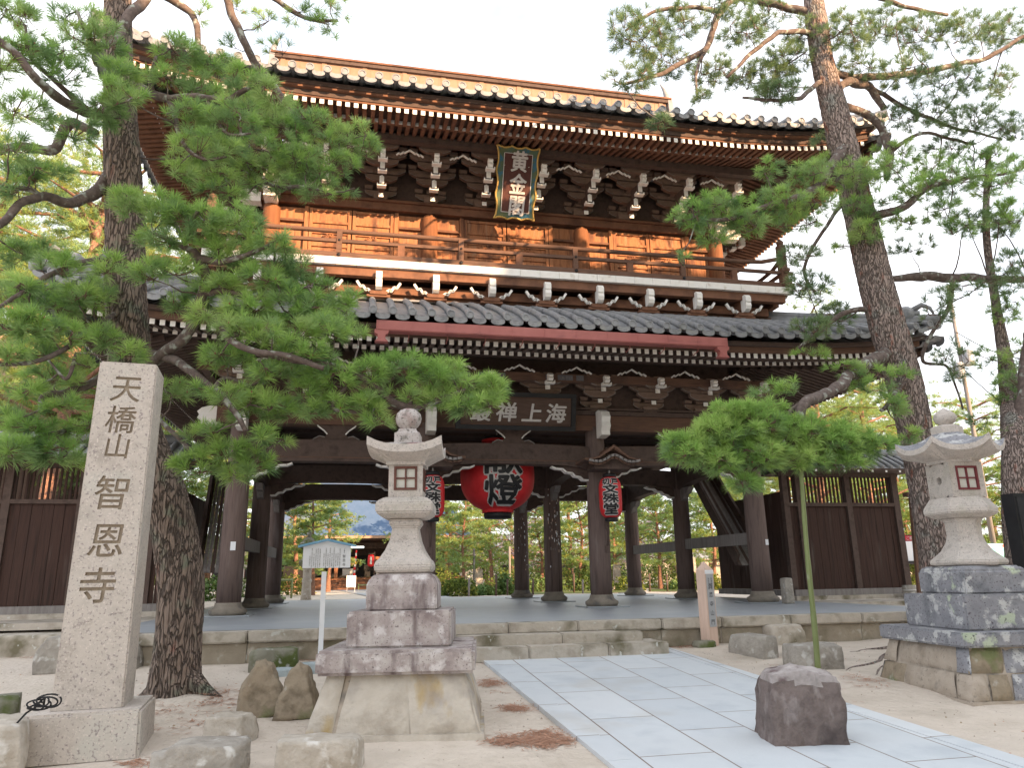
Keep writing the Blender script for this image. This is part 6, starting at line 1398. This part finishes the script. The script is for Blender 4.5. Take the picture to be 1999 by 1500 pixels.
for px,w in((678,.9),(745,1.0),(780,.7)):
    mb=MB(); x=bgx(px,HY-.3); mb.box((x,HY-.3,1.35),(w,.06,.55),'plaster'); mb.box((x,HY-.34,2.3),(w*1.2,.05,.7),'door'); put(mb,'screen',MH)
mb=MB(); p=AT(696,1075,HY-2.2); q=AT(691,1125,HY-2.2)
for k in range(9):
    a=p.lerp(q,k/9); b=p.lerp(q,(k+1)/9); mb.tube([a,b],.07+.012*k/3,'red' if k%2==0 else 'letter',n=8)
put(mb,'bell_rope',label='red and white bell rope hanging in the main hall front',cat='rope',origin=tuple(q))
mb=MB(); p=AT(693,1069,HY-2.3); mb.tube([p-Vector((.75,0,0)),p+Vector((.75,0,0))],.07,'sign',n=8); lm=M['sign'].copy(); lm.name='lit_tube'; lm.node_tree.nodes['Principled BSDF'].inputs['Emission Color'].default_value=(.9,1,.95,1); lm.node_tree.nodes['Principled BSDF'].inputs['Emission Strength'].default_value=1.5; M['lit']=lm
mb=MB(); mb.tube([p-Vector((.75,0,0)),p+Vector((.75,0,0))],.07,'lit',n=8); put(mb,'tube_light',label='white fluorescent tube glowing under the main hall eaves',cat='lamp',origin=tuple(p))
p=AT(724,1095,HY-3.5); mb=MB(); mb.lathe([(.12,-.5),(.24,-.42),(.28,0),(.24,.42),(.12,.5)],p,'red',n=16); mb.box(p+Vector((0,-.26,0)),(.16,.05,.6),'letter'); mb.box(p+Vector((0,0,.56)),(.5,.5,.06),'wood_dark'); mb.box(p+Vector((.3,0,-.6)),(.08,.08,2.6),'wood_dark'); put(mb,'post_lantern',label='small red lantern on a post before the main hall steps',cat='lantern',origin=(p.x,p.y,0))
# path behind
pathb=[AT(690,1150,30),AT(790,1150,30)]
V=[(AT(718,1170,0).x*0+AT(655,1150,45).x,47,-.09),(AT(735,1150,45).x,47,-.09),(AT(900,1166,16).x,12.3,-.09),(AT(760,1166,16).x,12.3,-.09)]
put(npmesh('path_beyond',V,np.array([(3,2,1,0)]),['floor']),'path_beyond',kind='structure')
# background stone lantern
c=AT(597,1173,15.); c.z=-.12; BL=root('stone_lantern','weathered round stone lantern on sunlit ground left behind the notice board','stone lantern',tuple(c)); k=(CAM-c).length/FPX
def H_(py): return AT(597,py,15.).z-c.z
for nm,prof,mt,sd_ in(('shaft',[(.22,0),(.20,H_(1165)),(.17,H_(1140)),(.20,H_(1135)),(.17,H_(1130)),(.16,H_(1115)),(.21,H_(1108))],'rock_pale',0),('capital',[(.22,H_(1108)),(.33,H_(1103)),(.34,H_(1097)),(.25,H_(1092))],'rock_moss',6),('fire_box',[(.20,H_(1092)),(.20,H_(1072))],'rock_pale',6),('lantern_roof',[(.24,H_(1073)),(.38,H_(1068)),(.34,H_(1063)),(.12,H_(1050))],'rock_moss',6),('jewel_finial',[(.10,H_(1050)),(.07,H_(1047)),(.11,H_(1043)),(.02,H_(1033))],'rock_moss',0)):
    mb=MB(); mb.lathe(prof,c,mt,n=18,sides=sd_ or None); put(mb,nm,BL)
# white standing sign
c=AT(685,1150,36); c.z=-.1; mb=MB(); WS=root('standing_sign','narrow white standing sign beside the path to the main hall','sign',tuple(c)); ztp=AT(685,1126,36).z
mb.box(c+Vector((0,0,(ztp+.35)/2+.05)),(.62,.06,ztp-.15),'sign'); put(mb,'panel',WS); mb=MB()
for s in(-1,1): mb.box(c+Vector((s*.25,.02,.15)),(.05,.05,.5),'metal')
put(mb,'leg_frame',WS)
t=[textmesh('\n'.join('本堂入口'),.17,'ink',ext=.001)]; t[0].transform(frame(c+Vector((0,-.035,(ztp+.35)/2+.05)),(1,0,0),(0,-1,0))); put(merge(t,'writing'),'writing',WS)
# low bamboo fences, posts, shrubs beyond
def fence(px0,px1,Y,label,py=1088):
    a=AT(px0,py,Y); b=AT(px1,py,Y); b.z=a.z; mb=MB(); FR=root('low_fence',label,'fence',((a.x+b.x)/2,Y,-.12)); mb.tube([a,b],.06,'bamboo',n=8); put(mb,'rail',FR); n=max(2,int((b-a).length/1.3))
    for i in range(n+1):
        p=a.lerp(b,i/n); mb=MB(); mb.tube([(p.x,p.y+.05,-.15),(p.x,p.y+.05,p.z+.1)],.05,'bamboo',n=8); put(mb,'post',FR)
fence(395,570,22,'low pale bamboo rail fence left of the white notice board',1136); fence(700,835,47,'low bamboo rail in front of the hall steps',1143)
random.seed(5); 
for px,Y,h in((915,17,.75),(968,17.5,.9),(990,18,.7),(1040,18,.7),(1137,18,.62),(1120,20,.9),(1268,19,.85),(1302,19,.8),(925,24,2.3),(995,24,2.4),(1118,26,2.3)):
    x=bgx(px,Y); mb=MB(); mb.tube([(x,Y,-.2),(x+.02,Y,-.1+h)],.045 if h<2 else .06,'plank_grey' if px%2 else 'wood_dark',n=8); put(mb,'garden_stake',label='short wooden stake in the garden beyond the gate floor' if h<2 else 'tall thin wooden pole in the garden beyond the gate',cat='stake',group='garden stakes' if h<2 else 'tall garden poles',origin=(x,Y,-.12))
def shrub(name,label,px,Y,rx,rz_,mats,n=900,seed=0,cat='shrub',group=None,z=-.15,L=.10,w=.05):
    random.seed(seed); x=bgx(px,Y) ; P=[];D=[]
    for _ in range(n):
        a=random.uniform(0,2*PI); e=math.asin(random.random()); r=random.uniform(.55,1.03)*(1+.15*noise.noise(Vector((math.cos(a)*2,math.sin(a)*2,e*2+seed))))
        d=Vector((math.cos(a)*math.cos(e),math.sin(a)*math.cos(e),math.sin(e))); P.append((x+d.x*rx*r,Y+d.y*rx*.8*r,z+d.z*rz_*r)); D.append(tuple(d))
    me=needles(np.array(P),np.array(D)+1e-6,5,L,w,name,mats,(RNG.uniform(size=n)<.5).astype(int),spread=(.2,1.4)); o=put(me,name,label=label,cat=cat,group=group,origin=(x,Y,z))
    return o
shrub('azalea_bush','rounded orange green bush on sand beyond the gate floor',895,18.5,1.0,.85,['bushg','needle_y'],seed=1); shrub('azalea_bush','low green bush right of the rounded orange bush',945,18.8,.9,.5,['bushg','needle'],seed=2)
shrub('garden_shrub','blue green young shrub between the gate columns',985,19,.55,1.1,['needle','bushg'],seed=3,n=600)
for i,(px,Y,r_,h_,m_) in enumerate(((1000,26,1.6,1.3,'needle_y'),(1065,24,1.2,1.0,'needle'),(1095,30,2.2,1.8,'needle_y'),(1185,31,2.0,1.6,'needle'),(1225,23,1.0,.8,'needle_y'),(1300,29,1.8,1.7,'needle_y'),(1330,22,.9,.7,'needle'),(1430,30,2.2,1.9,'needle_y'),(860,30,1.8,1.5,'needle_y'),(560,30,1.6,1.2,'needle_y'),(505,26,1.2,1.3,'needle'),(1265,34,2.4,2.2,'needle'),(1150,36,2.6,2.4,'needle_y'),(1040,36,2.6,2.2,'needle'),(970,38,2.6,2.,'needle_y'))):
    shrub('clipped_bush','clipped green bush in the garden seen between the gate columns',px,Y,r_,h_,['bushg',m_],seed=20+i,n=int(500*r_),group='clipped bushes beyond the gate')
shrub('garden_shrub','green shrub behind the right hand bays of the gate',1150,24,1.2,1.5,['bushg','needle'],seed=4,n=1200)
shrub('garden_shrub','green shrub left of the leaning pine trunks in the right bay',1375,22,1.1,1.0,['bushg','needle_y'],seed=6,n=1000); shrub('garden_shrub','bright green shrub behind the right stone lantern',1930,14,1.9,2.3,['bushg','needle_b'],seed=8,n=2600)
shrub('garden_shrub','yellow green shrub between plank wall and leaning pine',1790,16,1.3,2.6,['bushg','needle_y'],seed=9,n=2400); shrub('garden_shrub','dark green shrub behind the left outer column',420,19,1.2,1.1,['bushg','needle'],seed=12,n=1000)
for i,(px,Y,h,r) in enumerate(((1020,40,5.5,3.),(1290,48,6,3.4),(1190,44,4.6,2.6),(930,50,5,3))):
    x=bgx(px,Y); R_=root('cherry_tree','pale pink blossoming cherry tree far beyond the gate','cherry tree',(x,Y,-.1),'cherry trees in the grounds'); mb=MB(); mb.tube([(x,Y,-.2),(x+.2,Y,h*.4),(x-.1,Y,h*.8)],[.18,.13,.05],'bark',n=8); random.seed(i)
    TP=[];TD=[]
    for b in range(26):
        a=random.uniform(0,2*PI); e=Vector((x+math.cos(a)*r*random.random(),Y+math.sin(a)*r*random.random(),h*random.uniform(.35,1))); mb.tube([(x+.1,Y,h*.4),e],[.05,.01],'bark',n=5,cap=False)
        for _ in range(26): TP.append(tuple(e+Vector((random.gauss(0,.4),random.gauss(0,.4),random.gauss(0,.25))))); TD.append((random.gauss(0,1),random.gauss(0,1),.5))
    put(mb,'trunk',R_); put(needles(np.array(TP),np.array(TD),6,.14,.07,'crown',['blossom']),'blossom',R_)
# grass strips and grave-like stone monuments beyond the gate
def patchsheet(name,px0,px1,Y_0,Y_1):
    a,b=bgx(px0,Y_0),bgx(px1,Y_0); c_,d=bgx(px0,Y_1),bgx(px1,Y_1); V=[];F=[];n=24
    for i in range(n+1):
        t=i/n; w=.4*noise.noise(Vector((i*.4,Y_0,0))); V+=[(a+(b-a)*t,Y_0+w,-.10),(c_+(d-c_)*t,Y_1+w,-.095)]
    F=[(2*i,2*i+2,2*i+3,2*i+1) for i in range(n)]; put(npmesh(name,V,np.array(F),['grass']),name,kind='structure')
patchsheet('grass',900,1230,18.2,24); patchsheet('grass',1265,1480,18.6,26); patchsheet('grass',500,560,19,24); patchsheet('grass',980,1500,28,40)
for i,(px,Y,w,h) in enumerate(((1352,24,.55,1.5),(1378,25,.5,1.25),(1338,27,.5,1.7),(1405,27,.6,1.1),(1232,26,.4,1.0),(1205,27,.45,1.2),(935,30,.5,1.1))):
    x=bgx(px,Y); mb=MB(); mb.box((x,Y,-.02),(w*1.5,.6,.26),'rock_grey'); mb.box((x,Y,.11+h/2),(w,.28,h),'rock_grey',taper=.86); put(mb,'stone_monument',label='grey upright stone monument on a plinth in the garden beyond the gate',cat='monument',group='stone monuments beyond the gate',origin=(x,Y,-.15),bevel=.03)
# shop buildings glimpsed far behind
def house(label,px0,px1,Y,h,roofm='tile',wall='plaster'):
    a=bgx(px0,Y); b=bgx(px1,Y); c=(a+b)/2; R_=root('house',label,'building',(c,Y,-.1)); mb=MB(); mb.box((c,Y+3,h/2-.1),(b-a,6,h),wall); w_=put(mb,'wall',R_)
    mb=MB(); mb.prism([(Y-.8,h-.1),(Y+3,h+1.7),(Y+6.8,h-.1),(Y+6.8,h-.25),(Y-.8,h-.25)],a-.5,b+.5,roofm,ax='x'); put(mb,'roof',R_)
    n=max(1,int((b-a)/2.4))
    for i in range(n): 
        x=a+(b-a)*(i+.5)/n; mb=MB(); mb.box((x,Y-.02,1.3),(1.3,.06,1.5),'frame_brown'); wd=sub(mb,'window',w_) if 0 else put(mb,'window',R_); mb=MB()
        for s in(-1,1): mb.box((x+s*.3,Y-.06,1.3),(.54,.03,1.34),'wire')
        sub(mb,'pane',wd)
house('white walled low house far behind the centre bay pines',860,1010,66,3.2); house('long pale house far behind the right bays',1040,1480,74,2.7,roofm='tile',wall='rock_grey'); house('dark roofed low building behind the right plank wall',1560,1800,50,3.6)
house('pale house behind the left outer column',330,520,62,3.2,roofm='brownroof')
# neighbouring hall at the left
c=AT(60,770,24); SH=root('side_hall','hall with wide brown sunlit roof and red eaves behind the left wall','temple hall',(c.x-1,26,-.1)); ze2=AT(100,778,22).z; xl,xr=AT(-420,770,24).x,AT(215,770,24).x
mb=MB(); n=10
for i in range(n):
    t0,t1=i/n,(i+1)/n; f=lambda t:ze2+5.2*t**1.3
    mb.add([(xl,22+7*t0,f(t0)),(xr-5.5*t0,22+7*t0,f(t0)),(xr-5.5*t1,22+7*t1,f(t1)),(xl,22+7*t1,f(t1))],[(0,1,2,3)],'brownroof',True); mb.add([(xr-5.5*t0,22+7*t0,f(t0)),(xr-5.5*t0,36-7*t0,f(t0)),(xr-5.5*t1,36-7*t1,f(t1)),(xr-5.5*t1,22+7*t1,f(t1))],[(0,1,2,3)],'brownroof',True)
put(mb,'roof',SH); mb=MB(); mb.box(((xl+xr)/2,22.6,ze2-.18),(xr-xl-.6,1.2,.16),'vermilion')
for i in range(int((xr-xl)/.5)): mb.box((xl+.4+.5*i,22.05,ze2-.32),(.16,.1,.16),'letter')
put(mb,'eaves',SH); mb=MB(); mb.box(((xl+xr)/2-.5,29,ze2/2-.2),(xr-xl-3.5,11,ze2-.2),'wood_dark'); put(mb,'wall',SH)
mb=MB()
for i in range(10): mb.box((xl+1+i*(xr-xl-4)/9,23.4,ze2/2-.2),(.3,.2,ze2-.25),'wood_dark')
put(mb,'pillars',SH)
# right edge: signs, speaker board, pole
c=AT(1810,1180,-2.5); 
x=AT(1783,1150,6).x; SB=root('notice_stand','dark framed notice board with red header beside the plank wall','notice board',(x,6,-.12)); zt_=AT(1790,1045,6).z; zb_=AT(1790,1100,6).z
mb=MB(); mb.box((x+.15,6,(zt_+zb_)/2),(.95,.06,zt_-zb_),'black'); mb.box((x+.15,6,zb_+.02),(1.2,.4,.1),'black')
for s in(-1,1): mb.box((x+.15+s*.4,6.02,(zt_+0)/2),(.08,.06,zt_+.1),'black')
put(mb,'frame',SB); mb=MB(); mb.box((x+.15,5.96,(zt_+zb_)/2-.08),(.84,.02,zt_-zb_-.26),'sign'); put(mb,'poster',SB); mb=MB(); mb.box((x+.15,5.96,zt_-.11),(.84,.02,.17),'signred'); put(mb,'header',SB)
t=textmesh('ご案内',.13,'letter',ext=.001); t.transform(frame((x+.15,5.945,zt_-.11),(1,0,0),(0,-1,0))); put(t,'writing',SB)
Y=8; a=AT(1918,1062,Y); b=AT(1985,1110,Y); x=(a.x+b.x)/2+.6; MBD=root('map_board','turquoise sightseeing map board behind the right stone lantern','map board',(x,Y,-.12)); w=(b.x-a.x)*1.9
mb=MB(); mb.box((x,Y,(a.z+b.z)/2),(w,.06,a.z-b.z),'turq'); put(mb,'panel',MBD); mb=MB(); mb.box((x,Y-.035,a.z-.09),(w*.96,.01,.14),'sign'); put(mb,'header',MBD)
t=textmesh('天橋立観光案内',.12,'signred',ext=.001); t.transform(frame((x-.2,Y-.045,a.z-.09),(1,0,0),(0,-1,0))); put(t,'writing',MBD); mb=MB()
for s in(-1,1): mb.box((x+s*w*.42,Y+.02,.5),(.1,.08,1.3),'wood_dark')
put(mb,'legs',MBD)
p=AT(1795,1172,-1.2); p.z=gfn(p.x,p.y); q=AT(1778,968,-1.2); mb=MB(); mb.beam(p,q,.07,.09,'wood_h'); mb.box(q+Vector((0,0,.02)),(.30,.16,.10),'wood_h'); put(mb,'lamp_post',label='thin wooden post with small box top beside the leaning pine',cat='post',origin=tuple(p))
p=AT(1778,1165,.5); p.z=gfn(p.x,p.y); mb=MB(); mb.tube([p,p+Vector((0,0,.42))],.17,'rock_grey',n=14); mb.tube([p+Vector((.172*math.cos(t),.172*math.sin(t),.30)) for t in [2*PI*i/16 for i in range(17)]],.02,'letter',n=6); put(mb,'bollard',label='short round stone bollard with rope by the end of the plank wall',cat='bollard',origin=tuple(p))
Y=-7.0; a=AT(1966,965,Y); b=AT(1990,1150,Y); mb=MB(); mb.box(((a.x)+.30,Y,(a.z+b.z)/2+.10),(.62,.22,a.z-b.z-.2),'black'); mb.box((a.x+.30,Y-.115,(a.z+b.z)/2+.1),(.54,.012,a.z-b.z-.3),'wire'); put(mb,'black_panel',label='black upright panel box on the dark trunk at the right edge',cat='panel',origin=(a.x+.3,Y,b.z))
# dark trunk at right edge
EP=Pine('pine_tree','dark shaded pine trunk cut off by the right edge',Vector((AT(2010,1230,-6.).x,-6.,gfn(6,-6)-.1)),L=.13,w=.008,N=30); P,R=px2([(2030,1300,90),(2005,1150,80),(1990,1000,74),(1985,850,66),(1962,700,30,1.),(1945,600,20,1.),(1925,450,16,1.),(1930,300,12,1.)],-6.); mb,Q=trunkmesh(P,R,seed=13,n=40,k=12); EP.sk+=Q[25:]; put(mb,'trunk',EP.root)
EP.pxbranch([(1985,860,40),(2000,760,30),(2010,650,24)],-6.,seed=3)
EP.pxpads([(1970,760,40,50,.3,1),(1985,860,30,50,0,1),(1960,600,50,50,.8,.7),(1930,700,50,40,.8,.5),(1985,690,30,40,.5,.9),(1900,820,50,30,.8,.3),(1980,950,30,40,0,.6)],-6.,fresh=.2); EP.finish()
# utility pole with transformer and wires
Y=9.; a=AT(1955,1150,Y); b=AT(1885,560,Y); a.z=-.12; UPn=root('utility_pole','thin pale utility pole with transformer cans right of the gate','utility pole',tuple(a)); b.x=a.x
mb=MB(); mb.tube([a,b],[.11,.07],'plank_grey',n=12); put(mb,'pole',UPn)
for px,py in((1893,725),(1907,700)):
    c=AT(px,py,Y-.2); c.x=a.x-.35 if px<1900 else a.x+.2; mb=MB(); mb.lathe([(.18,-.32),(.2,-.28),(.2,.28),(.15,.34)],c,'metal',n=14); put(mb,'transformer',UPn)
for (x0,y0,x1,y1,l) in((1895,650,2100,700,'upper'),(1895,720,2100,850,'lower')):
    p=AT(x0,y0,Y); q=AT(x1,y1,Y-8); p.x=a.x; mb=MB(); mb.tube([p.lerp(q,i/10)-Vector((0,0,.5*math.sin(PI*i/10))) for i in range(11)],.018,'wire',n=5); put(mb,'wire',label='%s black overhead wire running from the utility pole to the right'%l,cat='wire',origin=tuple(p))
p=AT(1840,840,Y); q=AT(2100,880,Y-4); mb=MB(); mb.tube([p,q],.015,'wire',n=5)
# far wood
def wood(name,label,x0,x1,y,h,n,seed,z=-.3):
    random.seed(seed); P=[];D=[]
    for _ in range(n):
        x=random.uniform(x0,x1); hh=h*(.75+.35*noise.noise(Vector((x*.09,seed,0)))+.22*noise.noise(Vector((x*.35,seed,5)))); zz_=z+hh*random.random()**.7; P.append((x,y+random.uniform(-4,4),zz_)); D.append((random.gauss(0,.6),random.gauss(0,.6)-.4,1))
    put(needles(np.array(P),np.array(D),6,1.0,.16,name,['needle','needle_y'],(RNG.uniform(size=n)<.5).astype(int),spread=(.2,1.5)),name,label=label,cat='wood',kind='stuff')
wood('far_wood','mass of distant green pines behind everything',-70,120,95,7.5,16000,3)
# tall trees behind the photographer shade the forecourt
def shade(x,y,h,seed,w):
    random.seed(seed); R_=root('cedar_tree','tall dense cedar standing behind the photographer','cedar tree',(x,y,-1.2),'tall cedars behind the photographer'); mb=MB(); mb.tube([(x,y,-1.3),(x,y,h*.5),(x,y,h*.95)],[.55,.35,.08],'bark_red',n=12); put(mb,'trunk',R_); n=2600
    z=RNG.uniform(.05,1,n); rr=w*(1-z**3*.55)*np.sqrt(RNG.uniform(.05,1,n))*(1+.2*np.sin(z*17+seed)); a=RNG.uniform(0,2*PI,n)
    P=np.stack([x+rr*np.cos(a),y+rr*np.sin(a),z*h],1); D=RNG.normal(size=(n,3)); put(needles(P,D,5,1.1,.9,'crown',['needle'],spread=(.3,1.5)),'crown',R_)
for i in range(11):
    p_=-20+3.4*i; D_=32+(i%2)*1.5; x=.545*D_+.839*p_; y=-.839*D_+.545*p_
    shade(x,y,16.3+.7*math.sin(i*2.1),i+50,3.0)
